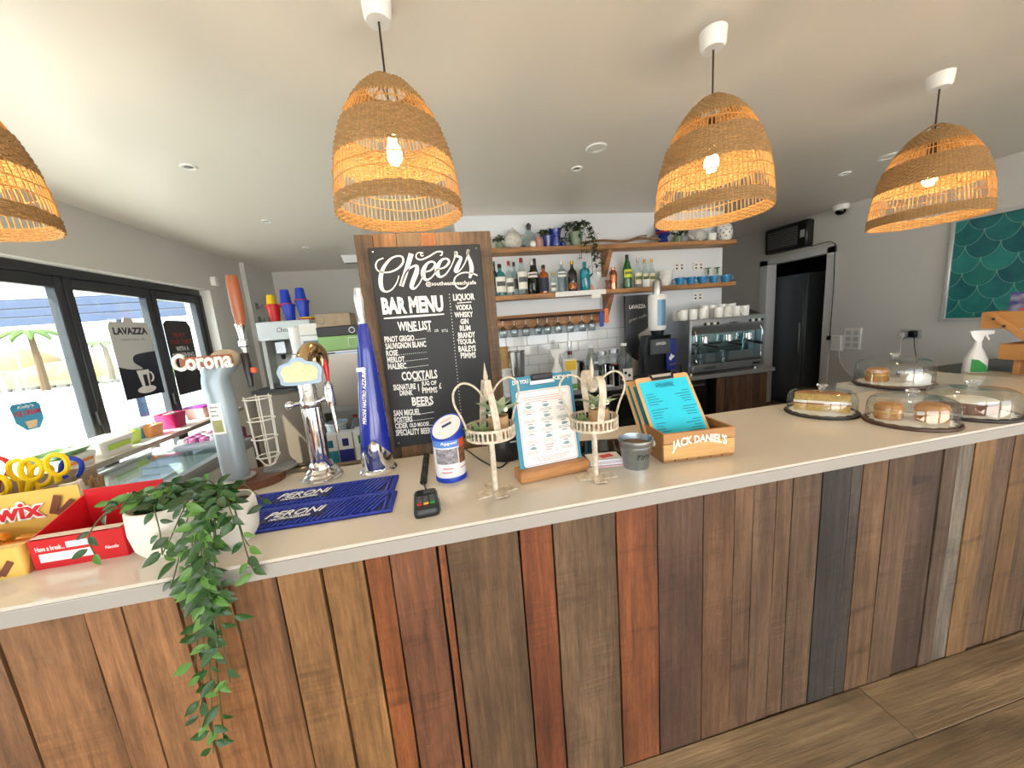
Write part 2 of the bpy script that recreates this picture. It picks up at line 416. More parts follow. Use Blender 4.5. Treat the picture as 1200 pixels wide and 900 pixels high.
def palm(px, pyb, pyt, y, label):
    b = Yp(px, pyb, y); tp = Yp(px, pyt, y).z; h = tp - b.z
    b.z = -.05; h = tp - b.z
    e = thing('palm_tree', label, 'palm', b, 0, 'palms beyond the lawn')
    MB().tube([(0, 0, 0), (.05, 0, h * .5), (0, 0, h)], [.2, .15, .12], 8).build('trunk', bark, e)
    for k in range(12):
        a = k * 2 * math.pi / 12 + .2; L = h * .42; d = Vector((math.cos(a), math.sin(a), 0)); s = Vector((-math.sin(a), math.cos(a), 0)); m = MB(); n = 7; v = []; f = []
        for i in range(n):
            u = i / (n - 1); p = d * (L * u) + Vector((0, 0, h + L * (.55 * u - .9 * u * u))); w = .14 * L * math.sin(math.pi * min(.97, u * .9 + .1)) + .01
            v += [p - s * w - Vector((0, 0, w * .5)), p, p + s * w - Vector((0, 0, w * .5))]
        for i in range(n - 1):
            for q in (0, 1): a0 = i * 3 + q; f.append((a0, a0 + 1, a0 + 4, a0 + 3))
        m.add(v, f).build('frond', palm_g, e)
palm(48, 436, 388, 26, 'small palm with drooping fronds beyond the left glass door')
palm(131, 440, 400, 30, 'short palm partly behind the coffee window sign')
# far canopy with grey boards
cz0, cz1 = Yp(30, 382, 9).z, Yp(30, 352, 9).z
ca = thing('canopy', 'grey blue boarded canopy roof across the patio outside', 'canopy', (-14, 9, -.12))
cmt = mat('grey_blue_boards', (50, 64, 92), .7, noise=(3, .3))
for i in range(3):
    hh = (cz1 - cz0) / 3; MB().box((0, 0, cz0 + hh * (i + .5) + .12), (26, .1, hh - .02), .008).build('fascia_board', cmt, ca)
MB().box((0, 1.6, cz1 + .1), (26, 3.2, .1)).build('roof', cmt, ca)
for x in (-12.5, -6.5, -.5, 5.5, 12.5): MB().box((x, 2.9, (cz1 + .1) / 2), (.14, .14, cz1 + .1)).build('post', cmt, ca)
pt = Zp(15, 470, -.12)
tb = thing('picnic_table', 'wooden picnic table on the bright patio outside', 'table', pt)
tw_ = mat('picnic_wood', (206, 182, 148), .8, noise=(6, .5, (1, 8, 1)))
for i in range(5): MB().box((-.9, -.4 + i * .2, 1.4), (2.6, .185, .07), .006).build('board', tw_, tb)
for x in (.1, -1.9):
    for y in (-.3, .3): MB().box((x, y, .68), (.1, .1, 1.36), .006).build('leg', tw_, tb)
pl = Zp(32, 458, -.1)
fe = thing('fence_post', 'thin grey post beside the lawn outside', 'post', pl)
MB().tube([(0, 0, 0), (0, 0, 3.2)], .05, 6).build('pole', grey_pl, fe); MB().box((0, 0, 3.2), (.16, .16, .06), .01).build('cap', grey_pl, fe)
# ------------------------------------------------------------------ bar: planked front and worktop
bar = thing('bar_counter', 'long bar front clad in upright weathered wooden planks', 'bar', (0, 1.0, -.0))
E_ = [-2.0, -1.78, -1.55, -1.33, -1.12, -.94, -.859, -.738, -.617, -.502, -.39, -.277, -.208, -.073, -.046, .175, .283, .501, .653, .829, .956, 1.037, 1.135, 1.206, 1.336, 1.471, 1.524, 1.65, 1.78, 1.938, 2.021, 2.107, 2.229, 2.349, 2.46, 2.6, 2.72, 2.88, 3.0, 3.13, 3.3, 3.4]
C_ = [(130, 92, 62)] * 4 + [(152, 108, 70), (150, 106, 70), (164, 118, 78), (158, 108, 66), (148, 104, 68), (150, 110, 70), (152, 112, 70), (160, 86, 48), (132, 86, 60), (140, 76, 46), (116, 90, 66), (146, 76, 48), (118, 94, 72), (146, 80, 52), (98, 74, 60), (112, 82, 60), (120, 92, 70), (118, 92, 72), (118, 92, 70), (106, 84, 66), (64, 60, 60), (76, 70, 66), (124, 96, 72), (114, 90, 70), (92, 72, 60), (100, 82, 68), (134, 126, 116), (142, 110, 74), (112, 90, 72), (126, 96, 64), (110, 86, 66)]
rp = random.Random(3)
for i in range(len(E_) - 1):
    w = E_[i + 1] - E_[i]; g = .007 if E_[i] < .6 else .0035; n = 5; d = rp.uniform(-.004, .004); tl = rp.uniform(-.002, .002)
    # slightly wandering sawn edges
    lf = [rp.uniform(-.0015, .0015) for _ in range(n + 1)]; rt_ = [rp.uniform(-.0015, .0015) for _ in range(n + 1)]
    o_ = [(-w / 2 + g / 2 + lf[q], 1.03 * q / n) for q in range(n + 1)]
    o_ = [(w / 2 - g / 2 + rt_[q], 1.03 * q / n) for q in range(n + 1)] + o_[::-1]
    pk = MB().prism(o_, .022, RX(90)).build('plank', PLANK, bar, 30, loc=((E_[i] + E_[i + 1]) / 2, .01 + d, 0))
    pk.rotation_euler = (0, 0, tl); cc = C_[i] if i < len(C_) else C_[-1 - (i % 6)]
    rd = cc[0] > 1.75 * cc[1] - 6; kf = .86 if rd else (.97 if E_[i] < -.2 else .92); colour(pk, (cc[0] * kf, cc[1] * kf * (1.06 if rd else .97), cc[2] * kf * (.95 if rd else .92)))
MB().box((.7, .05, .515), (5.4, .05, 1.03)).build('backing', black_matt, bar)
MB().box((3.0, .44, .515), (.76, .78, 1.03)).build('return_unit', black_matt, bar)
top_o = [(-2.02, .968), (3.42, .968), (3.42, 1.88), (2.60, 1.88), (2.60, 1.62), (-2.02, 1.62)]
wt = thing('bar_worktop', 'cream polished stone worktop along the planked bar', 'worktop', (0, 0, 1.04))
MB().prism(top_o, .05).build('slab', quartz, wt)
MB().box((.7, .9655, .0205), (5.44, .006, .041), .001).build('edge_band', mat('edge_grey', (170, 165, 158), .25), wt)
ZT = 1.09
# ------------------------------------------------------------------ woven pendant lamps
straw = translucent('seagrass_weave', (176, 140, 92), .2)
rodm = translucent('willow_rod', (222, 176, 106), .35)
LR, LH = .235, .49
PR = [(0, 1.0), (.15, .99), (.3, .955), (.45, .89), (.6, .79), (.72, .67), (.82, .53), (.9, .38), (.92, .33)]
def lr(t):
    for (a, ra), (b, rb) in zip(PR, PR[1:]):
        if t <= b: return LR * (ra + (rb - ra) * max(0, (t - a)) / (b - a))
    return LR * PR[-1][1]
NR = 76
def weave(t0, t1, rows):
    m = MB()
    for i in range(rows):
        t = t0 + (t1 - t0) * (i + .5) / rows; r = lr(t); hh = (t1 - t0) * LH / rows * .62; n = NR * 2; v = []; f = []
        for k in range(n):
            a = 2 * math.pi * k / n; off = .0036 * (1 if (k // 2 + i) % 2 else -1) * (1 if k % 2 == 0 else 0.1); c, s = math.cos(a), math.sin(a)
            z = LH * t + .0012 * math.sin(a * 5 + i * 1.7)
            for dr, dz in ((.003, 0), (0, hh), (-.003, 0), (0, -hh)): v.append(((r + off + dr) * c, (r + off + dr) * s, z + dz))
        for k in range(n):
            k2 = (k + 1) % n
            for q in range(4): q2 = (q + 1) % 4; f.append((k * 4 + q, k2 * 4 + q, k2 * 4 + q2, k * 4 + q2))
        m.add(v, f)
    return m
def build_lamp(loc):
    e = thing('pendant_lamp', '', 'lamp', loc, 0, 'woven pendant lamps over the bar')
    for nm, a, b, n in (('woven_rim', 0, .1, 6), ('woven_band', .37, .63, 14), ('woven_crown', .76, .92, 8)): weave(a, b, n).build(nm, straw, e)
    m = MB(); ts = [i / 14 * .92 for i in range(15)]
    for k in range(NR):
        a = 2 * math.pi * (k + .5) / NR + rnd.uniform(-.008, .008); m.tube([(lr(t) * math.cos(a), lr(t) * math.sin(a), LH * t) for t in ts], .0021, 4)
    o = m.build('upright_rods', rodm, e); o['kind'] = 'stuff'
    for t in (.19, .28, .70):
        MB().tube([((lr(t) + .002) * math.cos(a), (lr(t) + .002) * math.sin(a), LH * t + .004 * math.sin(3 * a + t * 40)) for a in [2 * math.pi * k / 60 for k in range(60)]], .0022, 5, True).build('ring', rodm, e)
    for k in range(5):
        a = k * 2 * math.pi / 5 + .3; b = a + 1.5
        MB().tube(spline([(lr(.91) * math.cos(a), lr(.91) * math.sin(a), LH * .91), (.05 * math.cos(a + .3), .05 * math.sin(a + .3), LH * .97), (.016 * math.cos(b), .016 * math.sin(b), LH * 1.0), (.05 * math.cos(b + .4), .05 * math.sin(b + .4), LH * .965), (lr(.91) * math.cos(b + .6), lr(.91) * math.sin(b + .6), LH * .91)], 5), .004, 6).build('handle_loop', straw, e)
    top = ZC - loc[2]
    MB().tube([(0, 0, .36), (.002, 0, top - .05)], .0042, 6).build('cord', mat('brown_flex', (52, 38, 32), .6), e)
    MB().lathe([(0, top - .068), (.042, top - .068), (.05, top - .055), (.054, top), (0, top)], 24).build('ceiling_rose', white_pl, e)
    MB().lathe([(0, .40), (.018, .40), (.022, .36), (.022, .30), (.02, .295), (0, .295)], 16).build('bulb_holder', mat('dark_bakelite', (60, 40, 32), .4), e)
    MB().lathe([(0, .185), (.018, .19), (.029, .212), (.029, .235), (.016, .27), (.013, .298), (0, .298)], 16).build('bulb', mat('bulb_glow', (255, 214, 150), .3, emit=20), e)
    ld = bpy.data.lights.new('bulb_light', 'POINT'); ld.energy = 5.5; ld.color = (1, .72, .4); ld.shadow_soft_size = .035
    lo = bpy.data.objects.new('bulb_light', ld); col.objects.link(lo); lo.parent = e; lo.location = (0, 0, .16)
    return e
lamp = build_lamp((-.09, 1.54, 2.105))
lamp['label'] = 'woven straw pendant lamp hanging in front of the chalkboard'
for (x, y, z, l) in ((1.27, 1.49, 2.065, 'woven straw pendant lamp hanging in front of the bottle shelves'), (2.74, 1.59, 2.04, 'woven straw pendant lamp hanging before the teal scale picture'), (-1.5, 1.55, 2.11, 'woven straw pendant lamp cut off at the left edge')):
    c = copy_tree(lamp); c.location = (x, y, z); c['label'] = l
# ------------------------------------------------------------------ ceiling fittings
def spot(px, py, r, l, big=False):
    p = Zp(px, py, ZC); e = thing('ceiling_vent' if big else 'downlight', l, 'vent' if big else 'downlight', p, 0, None if big else 'ceiling downlights')
    MB().lathe([(r * .62, 0), (r, 0), (r, -.004), (r * .9, -.01), (r * .62, -.006), (r * .62, 0)], 24).build('ring', white_pl, e)
    MB().lathe([(0, -.004), (r * .3, -.008 if big else -.003), (r * .6, -.002)] if big else [(0, -.001), (r * .6, -.001)], 20).build('disc' if big else 'lens', white_pl if big else grey_pl, e)
spot(221, 195, .045, 'small round downlight left of the chalkboard lamp'); spot(312, 259, .045, 'small round downlight above the back alcove')
spot(676, 197, .045, 'small round downlight beside the round ceiling vent'); spot(990, 203, .05, 'small round downlight above the security camera')
spot(358, 290, .045, 'faint downlight deep in the back alcove ceiling')
spot(699, 173, .075, 'round white ceiling vent between two pendant lamps', True); spot(1043, 183, .09, 'round white ceiling vent beside the right lamp', True)
# ------------------------------------------------------------------ chalkboard on planked backing, behind the bar
BY = 1.645
bd = thing('chalkboard', 'tall black chalk menu board on upright wooden planks behind the bar', 'menu board', (0, BY, 0))
tops = [413, 435, 463, 492, 510, 542, 575]
for i in range(6):
    a, b = Yp(tops[i], 273, BY).x, Yp(tops[i + 1], 271, BY).x
    o = MB().box((0, 0, 1.035), (b - a - .003, .02, 2.07), .002).build('plank', PLANK, bd, loc=((a + b) / 2, .015, 0)); colour(o, [(104, 82, 60), (124, 90, 58), (118, 96, 72), (134, 88, 54), (126, 98, 68), (108, 84, 62)][i])
MB().box((-.012, -.004, 1.575), (.47, .014, .875), .002).build('panel', slate, bd)
for x in (-.23, .205):
    for z in (1.995, 1.16): MB().ball((x, -.012, z), .004, 8, 4).build('screw', steel, bd)
def A_(x, y): return (430 + x / 8.571, 285 + y / 8.571)
def B_(x, y): return (440 + x / 6, 370 + y / 6)
def bw(p, d=-.0125):
    q = Yp(p[0], p[1], BY - .012); return (q.x, d, q.z)
def ribbon(pts, ws, m=None, cv=A_, n=6, nm='chalk_letter'):
    P = spline([(p[0], p[1], w) for p, w in zip(pts, ws)], n); v = []; f = []
    for i, p in enumerate(P):
        a, b = P[max(i - 1, 0)], P[min(i + 1, len(P) - 1)]; dx, dy = b.x - a.x, b.y - a.y; l = math.hypot(dx, dy) or 1; w = max(p.z, 4) / 2
        v += [bw(cv(p.x - dy / l * w, p.y + dx / l * w)), bw(cv(p.x + dy / l * w, p.y - dx / l * w))]
    for i in range(len(P) - 1): f.append((2 * i, 2 * i + 2, 2 * i + 3, 2 * i + 1))
    if m is None: MB().add(v, f).build(nm, chalk, bd, 0)
    else: m.add(v, f)
ribbon([(165, 150), (110, 175), (88, 225), (110, 275), (160, 292), (230, 290), (310, 255), (362, 195), (355, 140), (300, 130), (230, 165), (165, 250), (138, 350), (148, 450), (190, 487), (250, 465), (300, 395), (322, 325)], [12, 14, 16, 16, 14, 16, 20, 22, 18, 16, 22, 36, 44, 38, 18, 14, 12, 10])
ribbon([(445, 105), (400, 260), (345, 432)], [50, 48, 46])
ribbon([(345, 425), (390, 300), (450, 240), (500, 230), (498, 290), (460, 390), (450, 440), (480, 455), (530, 400), (568, 320)], [10, 14, 18, 30, 48, 46, 40, 18, 12, 12])
for dx, dy in ((0, 0), (140, -30)): ribbon([(568 + dx, 292 + dy), (640 + dx, 272 + dy), (685 + dx, 220 + dy), (662 + dx, 186 + dy), (610 + dx, 200 + dy), (570 + dx, 265 + dy), (567 + dx, 330 + dy), (597 + dx, 368 + dy), (655 + dx, 338 + dy), (708 + dx, 258 + dy)], [12, 18, 24, 18, 24, 44, 44, 24, 14, 12])
ribbon([(845, 235), (880, 150), (893, 92), (905, 130), (945, 148), (915, 220), (892, 280), (935, 272), (990, 185), (1020, 70)], [12, 12, 34, 24, 26, 42, 38, 14, 12, 16])
ribbon([(1020, 65), (1012, 115), (1040, 190), (1052, 270), (1032, 350)], [28, 26, 36, 42, 24])
ribbon([(1110, 325), (1050, 300), (960, 298), (890, 340), (878, 400), (920, 452), (980, 450), (1025, 405)], [14, 14, 14, 14, 14, 16, 16, 10])
ribbon([(570, 122), (548, 128), (540, 108), (565, 98), (520, 95), (495, 118), (500, 152), (545, 165), (620, 135), (700, 88), (755, 88), (748, 122), (732, 120)], [10, 10, 10, 8, 10, 12, 14, 16, 16, 14, 14, 12, 8])
ribbon([(170, 757), (480, 733), (775, 712)], [12, 22, 12], nm='underline'); ribbon([(905, 602), (1050, 590)], [8, 8], nm='underline')
for a, b in (((230, 110), (328, 100)), ((268, 458), (372, 448)), ((288, 638), (392, 628)), ((300, 480), (306, 530))): ribbon([a, b], [6, 6], None, B_, nm='underline')
m = MB()
for a, b in (((278, 168), (355, 160)), ((165, 275), (368, 255)), ((212, 320), (375, 300)), ((222, 366), (378, 346)), ((322, 690), (412, 676)), ((268, 738), (412, 718)), ((380, 770), (410, 766))):
    for k in range(14):
        u = k / 14; p = (a[0] + (b[0] - a[0]) * u, a[1] + (b[1] - a[1]) * u); ribbon([p, (p[0] + 5, p[1] - .5)], [4, 4], m, B_, 1)
o = m.build('dotted_leaders', chalk, bd, 0); o['kind'] = 'stuff'
a, b = A_(828, 515), B_(612, 792); m = MB()
for k in range(44):
    u = k / 43; q = bw((a[0] + (b[0] - a[0]) * u, a[1] + (b[1] - a[1]) * u)); m.cyl((0, 0, 0), .0021, .0006, 8, M=T(q[0], q[1] + .0004, q[2]) @ FRONT)
o = m.build('dotted_line', chalk, bd); o['kind'] = 'stuff'
def ch(s, cv, x0, y0, x1, y1, cap, bold=.02):
    """baseline from (x0, y0) to (x1, y1 + cap), capital height cap, all in the crop's pixels"""
    a, b, c = bw(cv(x0, y0)), bw(cv(x1, y1 + cap)), bw(cv(x0, y0 - cap)); h = c[2] - a[2]; dz = b[2] - a[2]; w = b[0] - a[0]
    txt(s, bd, chalk, T(0, -.0122, 0) @ FRONT, .05, (a[0], b[0], a[2], a[2] + h), bold, 0, lambda q: Vector((q.x, q.y + dz * (q.x - a[0]) / w, q.z)))
for s, x0, y0, x1, y1, cp, bo in (('BAR MENU', 160, 720, 775, 515, 175, .05), ('LIQUOR', 870, 590, 1085, 500, 80, .03), ('VODKA', 895, 675, 1058, 613, 56, .03), ('WHISKY', 882, 748, 1068, 684, 56, .03), ('GIN', 942, 815, 1022, 755, 54, .03), ('@southeastbeachcafe', 592, 440, 1098, 368, 56, .012)): ch(s, A_, x0, y0, x1, y1, cp, bo)
for s, x0, y0, x1, y1, cp in (('RUM', 595, 108, 670, 65, 40), ('BRANDY', 583, 160, 703, 110, 42), ('TEQUILA', 578, 208, 705, 158, 42), ('BAILEYS', 586, 255, 708, 206, 43), ('PIMMS', 601, 301, 708, 254, 42), ('WINE LIST', 160, 108, 397, 32, 66),
    ('PINOT GRIGIO', 66, 190, 275, 133, 44), ('SAUVIGNON BLANC', 73, 238, 358, 175, 44), ('ROSE', 78, 286, 160, 239, 42), ('MERLOT', 85, 331, 208, 283, 42), ('MALBEC', 90, 379, 220, 328, 44), ('COCKTAILS', 188, 458, 438, 376, 64),
    ('SIGNATURE', 128, 526, 285, 474, 42), ('DRINK', 173, 562, 265, 521, 37), ('JUG OF', 326, 502, 432, 454, 41), ('PIMMS', 331, 546, 438, 498, 42), ('\u00a3', 449, 514, 466, 470, 42), ('BEERS', 260, 634, 410, 562, 62), ('SAN MIGUEL', 131, 709, 318, 651, 45), ('FOSTERS', 136, 756, 263, 704, 42), ('CIDER', 141, 796, 230, 751, 39), ('OLD MOOSE', 241, 786, 378, 743, 30), ('SPECIALITY BEERS', 146, 846, 405, 782, 44)): ch(s, B_, x0, y0, x1, y1, cp, .03)
for s, x0, x1 in (('175', 366, 390), ('250', 415, 444), ('BOTTLE', 468, 510)): ch(s, B_, x0, 115, x1, 94, 19, 0)
# ------------------------------------------------------------------ beer taps
blue_en = mat('tap_blue', (22, 44, 150), .18, coat=.5)
e = thing('beer_tap', 'slim chrome fluted beer tap with a cloud shaped badge', 'beer tap', (-.525, 1.515, ZT))
MB().lathe([(0, 0), (.072, 0), (.075, .008), (.066, .014), (.068, .022), (.058, .03), (.06, .038), (.046, .05), (.044, .066), (.03, .082), (0, .082)], 28).build('base', chrome, e)
m = MB(); v = []; f = []; n = 48
for z in (.075, .30): v += [((.034 + (.0022 if k % 4 < 2 else -.0012)) * math.cos(2 * math.pi * k / n), (.034 + (.0022 if k % 4 < 2 else -.0012)) * math.sin(2 * math.pi * k / n), z) for k in range(n)]
for k in range(n): k2 = (k + 1) % n; f.append((k, k2, n + k2, n + k))
m.add(v, f).lathe([(.034, .30), (.038, .305), (.038, .33), (.032, .336), (.032, .40)], 24); m.build('column', chrome, e, 50)
MB().tube(spline([(0, 0, .39), (0, .0, .46), (.004, .02, .505), (.02, .055, .53), (.035, .085, .505), (.035, .09, .46)], 5), .03, 14).build('neck', mat('brass_chrome', (200, 172, 128), .12, 1), e)
bo = [(-.072, -.02), (-.06, -.045), (.06, -.045), (.072, -.02), (.078, .01), (.06, .034), (.03, .04), (.012, .056), (-.02, .055), (-.035, .04), (-.062, .034), (-.078, .008)]
bo = [(p.x, p.y) for p in spline([(a, b, 0) for a, b in bo], 3, True)]
bg_ = MB().prism(bo, .014, T(0, -.04, .445) @ FRONT).build('badge', mat('badge_grey', (150, 170, 186), .35, .3), e)
MB().prism([(a * .82, b * .72) for a, b in bo], .003, T(0, -.054, .445) @ FRONT).build('badge_face', mat('badge_cream', (236, 226, 184), .5, noise=(90, .5), c2=(196, 170, 110)), bg_)
MB().tube([(-.03, 0, .318), (-.062, -.012, .318)], .008, 8).ball((-.07, -.015, .318), .017, 12, 8).build('knob', chrome, e)
tp = MB().tube([(.03, 0, .32), (.075, -.02, .335)], .011, 10).lathe([(0, -.05), (.016, -.045), (.02, 0), (.016, .04), (.008, .055), (0, .055)], 14, (.082, -.022, .345)).tube([(.084, -.024, .30), (.088, -.026, .19)], [.008, .006], 8).build('spout', chrome, e)
MB().lathe([(0, 0), (.006, 0), (.011, .05), (.006, .085), (0, .085)], 10, (.084, -.022, .40)).build('lever', mat('red_gloss', (190, 22, 26), .3), tp)
# blue tower
e = thing('beer_tap', 'tall tapering blue beer tap with white lettering and chrome foot', 'beer tap', (-.305, 1.50, ZT))
MB().lathe([(0, 0), (.073, 0), (.076, .012), (.07, .02), (.066, .022), (0, .022)], 28).build('foot_ring', chrome, e)
lv = [(.124, .108, .052, .0), (.112, .1, .048, .16), (.092, .084, .04, .32), (.064, .06, .028, .47), (.045, .045, .02, .57), (.03, .03, .014, .59)]
MB().stack([(w, d, r, z + .02, .035 * z, 0) for w, d, r, z in lv], None, 5).build('tower', blue_en, e)
m = MB(); N_ = 24; v = []; f = []
for k in range(N_ + 1):
    a = R(180 + 180 * k / N_); h = .022 + .10 * (1 - abs(k / (N_ / 2) - 1)) ** 1.0
    for z in (.02, h + .03):
        s_ = .064 - .01 * z; v.append((s_ * math.cos(a) + .035 * z, (s_ - .005) * math.sin(a), z))
for k in range(N_): f.append((2 * k, 2 * k + 2, 2 * k + 3, 2 * k + 1))
m.add(v, f).build('chrome_point', chrome, e)
MB().lathe([(0, .60), (.014, .605), (.015, .62), (.01, .63), (.013, .65), (.018, .70), (.013, .745), (0, .75)], 14, (.018, 0, 0)).build('lever', mat('pearl_lever', (214, 218, 226), .15, .6), e)
txt('PERONI NASTRO AZZURRO', e, mat('white_print', (238, 240, 245), .5), T(-.008, -.0645, .22) @ RX(5.5) @ FRONT @ RZ(82), .018, None, .02, .2, None, .0004, 'LEFT')
MB().box((0, 0, 0), (.028, .002, .016), M=T(-.004, -.047, .435)).build('crest', mat('silver_print', (170, 190, 220), .3, .5), e)
# curved grey tap with wooden handle
e = thing('beer_tap', 'thick grey bent beer tap with brown wooden handle on wooden plinth', 'beer tap', (-.825, 1.575, ZT))
bp = [(.105 * math.cos(a) * (1.25 if math.cos(a) > 0 else .9), .098 * math.sin(a)) for a in [2 * math.pi * k / 32 for k in range(32)]]
MB().prism(bp, .032).build('plinth', mat('dark_plinth_wood', (112, 66, 40), .5, noise=(14, .5, (1, 6, 6))), e)
MB().cyl((.10, .055, .032), .062, .006, 28).build('drip_tray', grey_pl, e)
m = MB()
for k in range(7): m.box((.10, .055 - .045 + k * .015, .039), (.09, .004, .003))
m.build('drip_grid', steel, e)
gt = mat('tap_grey_blue', (146, 162, 172), .32, .25, noise=(6, .3, (1, 1, .3)), c2=(176, 188, 194))
MB().lathe([(0, .032), (.062, .032), (.064, .04), (.052, .046), (0, .046)], 28, (-.03, -.02, 0)).build('collar', steel, e)
MB().tube(spline([(-.03, -.02, .04), (-.028, -.02, .2), (-.026, -.02, .36), (-.03, -.022, .43), (-.018, -.01, .48), (.01, .01, .515)], 5), [.045] * 21 + [.046, .047, .047, .046, .044], 20).build('column', gt, e)
MB().ball((.008, 0, .515), .052, 18, 10, .75).build('head', mat('head_putty', (168, 158, 138), .5), e)
pq = MB().box((-.02, -.068, .515), (.17, .012, .04), .004).build('sign', mat('sign_brown', (150, 86, 60), .5), e)
txt('Corona', pq, mat('sign_white', (244, 236, 226), .5), T(-.025, -.077, .494) @ FRONT, .06, (-.10, .092, -.008, .055), .03, 0, None, .004)
ft = MB().lathe([(0, .53), (.012, .53), (.012, .555), (.018, .56), (.018, .58), (.012, .585), (.014, .62), (.019, .645), (0, .65)], 14, (.075, .01, 0)).build('ferrule', chrome, e)
MB().lathe([(0, .64), (.016, .64), (.021, .70), (.021, .80), (.018, .828), (0, .83)], 16, (.078, .01, 0)).build('handle', mat('handle_wood', (164, 92, 52), .35, noise=(30, .4, (1, 1, .1))), e)
MB().tube([(.075, 0, .53), (.085, -.02, .47), (.085, -.02, .40)], [.014, .014, .009], 10).build('spout', black_pl, e)
MB().cyl((.105, -.02, .455), .011, .02, 12).build('button', mat('red_orange', (226, 84, 30), .4), e)
lb = MB(); v = []; f = []
for k in range(9):
    a = R(232 + 62 * k / 8)
    for z in (.235, .355): v.append((-.028 + .0458 * math.cos(a), -.02 + .0458 * math.sin(a), z))
for k in range(8): f.append((2 * k, 2 * k + 2, 2 * k + 3, 2 * k + 1))
lb.add(v, f).build('label', paper, e)
lb = MB(); v = []; f = []
for k in range(7):
    a = R(240 + 46 * k / 6)
    for z in (.243, .29): v.append((-.028 + .0464 * math.cos(a), -.02 + .0464 * math.sin(a), z))
for k in range(6): f.append((2 * k, 2 * k + 2, 2 * k + 3, 2 * k + 1))
lb.add(v, f).build('label_picture', mat('label_sage', (150, 150, 96), .5), e)
m = MB()
for z, w in ((.34, .045), (.325, .035), (.308, .042)):
    pts = []
    for k in range(12): a = R(245 + w * 800 * k / 11); pts.append((-.028 + .0468 * math.cos(a), -.02 + .0468 * math.sin(a), z + .003 * math.sin(k * 2.3)))
    m.tube(pts, .0011, 4)
m.build('scribble', black_matt, e)
# wire cup holder on the drip tray
e = thing('wire_rack', 'white wire cup holder tower beside the grey bent tap', 'wire rack', (-.765, 1.635, ZT + .042))
wm = mat('white_wire', (222, 218, 208), .4)
for z, r in ((.05, .042), (.13, .046), (.21, .049), (.30, .05)): MB().tube([(r * math.cos(a), r * math.sin(a), z) for a in [2 * math.pi * k / 24 for k in range(24)]], .003, 6, True).build('ring', wm, e)
for k in range(6):
    a = 2 * math.pi * k / 6; MB().tube([(.05 * math.cos(a), .05 * math.sin(a), .31), (.042 * math.cos(a), .042 * math.sin(a), .05), (.02 * math.cos(a), .02 * math.sin(a), .012), (0, 0, .003)], .0026, 6).build('wire', wm, e)
# ------------------------------------------------------------------ bar mats
mb_ = mat('mat_blue', (10, 18, 84), .6); mr = mat('mat_rib_blue', (32, 56, 168), .45); mw = mat('mat_white', (236, 238, 242), .5)
for (cx, cy, w, d, rz, l, tx) in ((-.48, 1.338, .53, .146, -1.2, 'blue ribbed rubber bar mat, the one nearer the beer taps', -.06), (-.467, 1.190, .525, .142, -1, 'blue ribbed rubber bar mat, the one nearer the counter edge', -.05)):
    e = thing('bar_mat', l, 'bar mat', (cx, cy, ZT), rz, 'blue lettered bar mats')
    MB().box((0, 0, .003), (w, d, .006), .002).build('base', mb_, e)
    m = MB()
    for s in (-1, 1): m.box((0, s * (d / 2 - .005), .007), (w, .01, .006), .002); m.box((s * (w / 2 - .004), 0, .007), (.008, d - .02, .006), .002)
    m.build('rim', mr, e); m = MB()
    n = 32
    for k in range(n):
        x = -w / 2 + .012 + (w - .024) * k / (n - 1)
        m.box((x, 0, .0068), (.0075, d - .022, .0075), 0, T(x, 0, 0) @ RZ(-22 if abs(x) < w / 2 - .04 else 0) @ T(-x, 0, 0))
    o = m.build('ribs', mr, e); o['kind'] = 'stuff'
    MB().box((tx, .0, .0092), (.19, .066, .004)).build('letter_field', mb_, e)
    txt('PERONI', e, mw, T(tx, .0, .0117), .05, (-.088, .088, -.002, .036), .008, .3, None, .0008)
    txt('NASTRO AZZURRO', e, mw, T(tx - .008, 0, .0117), .02, (-.06, .06, -.022, -.008), .0, .3, None, .0008)
# ------------------------------------------------------------------ charity tin
e = thing('collection_tin', 'blue and white charity collection tin with slanted top', 'collection tin', (-.008, 1.325, ZT), 10)
cb = mat('charity_blue', (20, 66, 190), .3); cwh = mat('charity_white', (236, 236, 240), .35)
r = .058
MB().lathe([(0, 0), (r * 1.03, 0), (r * 1.03, .014), (r, .018), (0, .018)], 32).build('foot', cb, e)
MB().lathe([(r, .016), (r, .165)], 32).build('tube', cwh, e)
def arcp(a0, a1, z0, z1, rr, n=10):
    v = []; f = []
    for k in range(n + 1):
        a = R(a0 + (a1 - a0) * k / n)
        for z in (z0, z1): v.append((rr * math.cos(a), rr * math.sin(a), z))
    for k in range(n): f.append((2 * k, 2 * k + 2, 2 * k + 3, 2 * k + 1))
    return MB().add(v, f)
arcp(180, 300, .135, .165, r + .0006).build('blue_band', mat('pale_blue_print', (92, 140, 214), .4), e)
arcp(300, 345, .130, .168, r + .0008).build('orange_panel', mat('orange_print', (220, 84, 36), .4), e)
arcp(205, 292, .072, .130, r + .0006).build('photo_panel', mat('photo_greys', (176, 172, 178), .5, noise=(70, .9), c2=(92, 84, 84)), e)
arcp(296, 335, .068, .130, r + .0008).build('dark_photo', mat('photo_dark', (40, 30, 26), .5, noise=(60, .7), c2=(176, 112, 70)), e)
v = []; f = []; n = 36
def topz(x, y): return .2 + .6 * (y * .8 + x * .6)
for k in range(n):
    a = 2 * math.pi * k / n; x, y = (r + .003) * math.cos(a), (r + .003) * math.sin(a); v += [(x, y, .162), (x, y, topz(x, y))]
for k in range(n): k2 = (k + 1) % n; f.append((2 * k, 2 * k2, 2 * k2 + 1, 2 * k + 1))
v.append((0, 0, topz(0, 0) - .002)); f += [(2 * k + 1, 2 * ((k + 1) % n) + 1, 2 * n) for k in range(n)]
cp = MB().add(v, f).build('cap', cb, e)
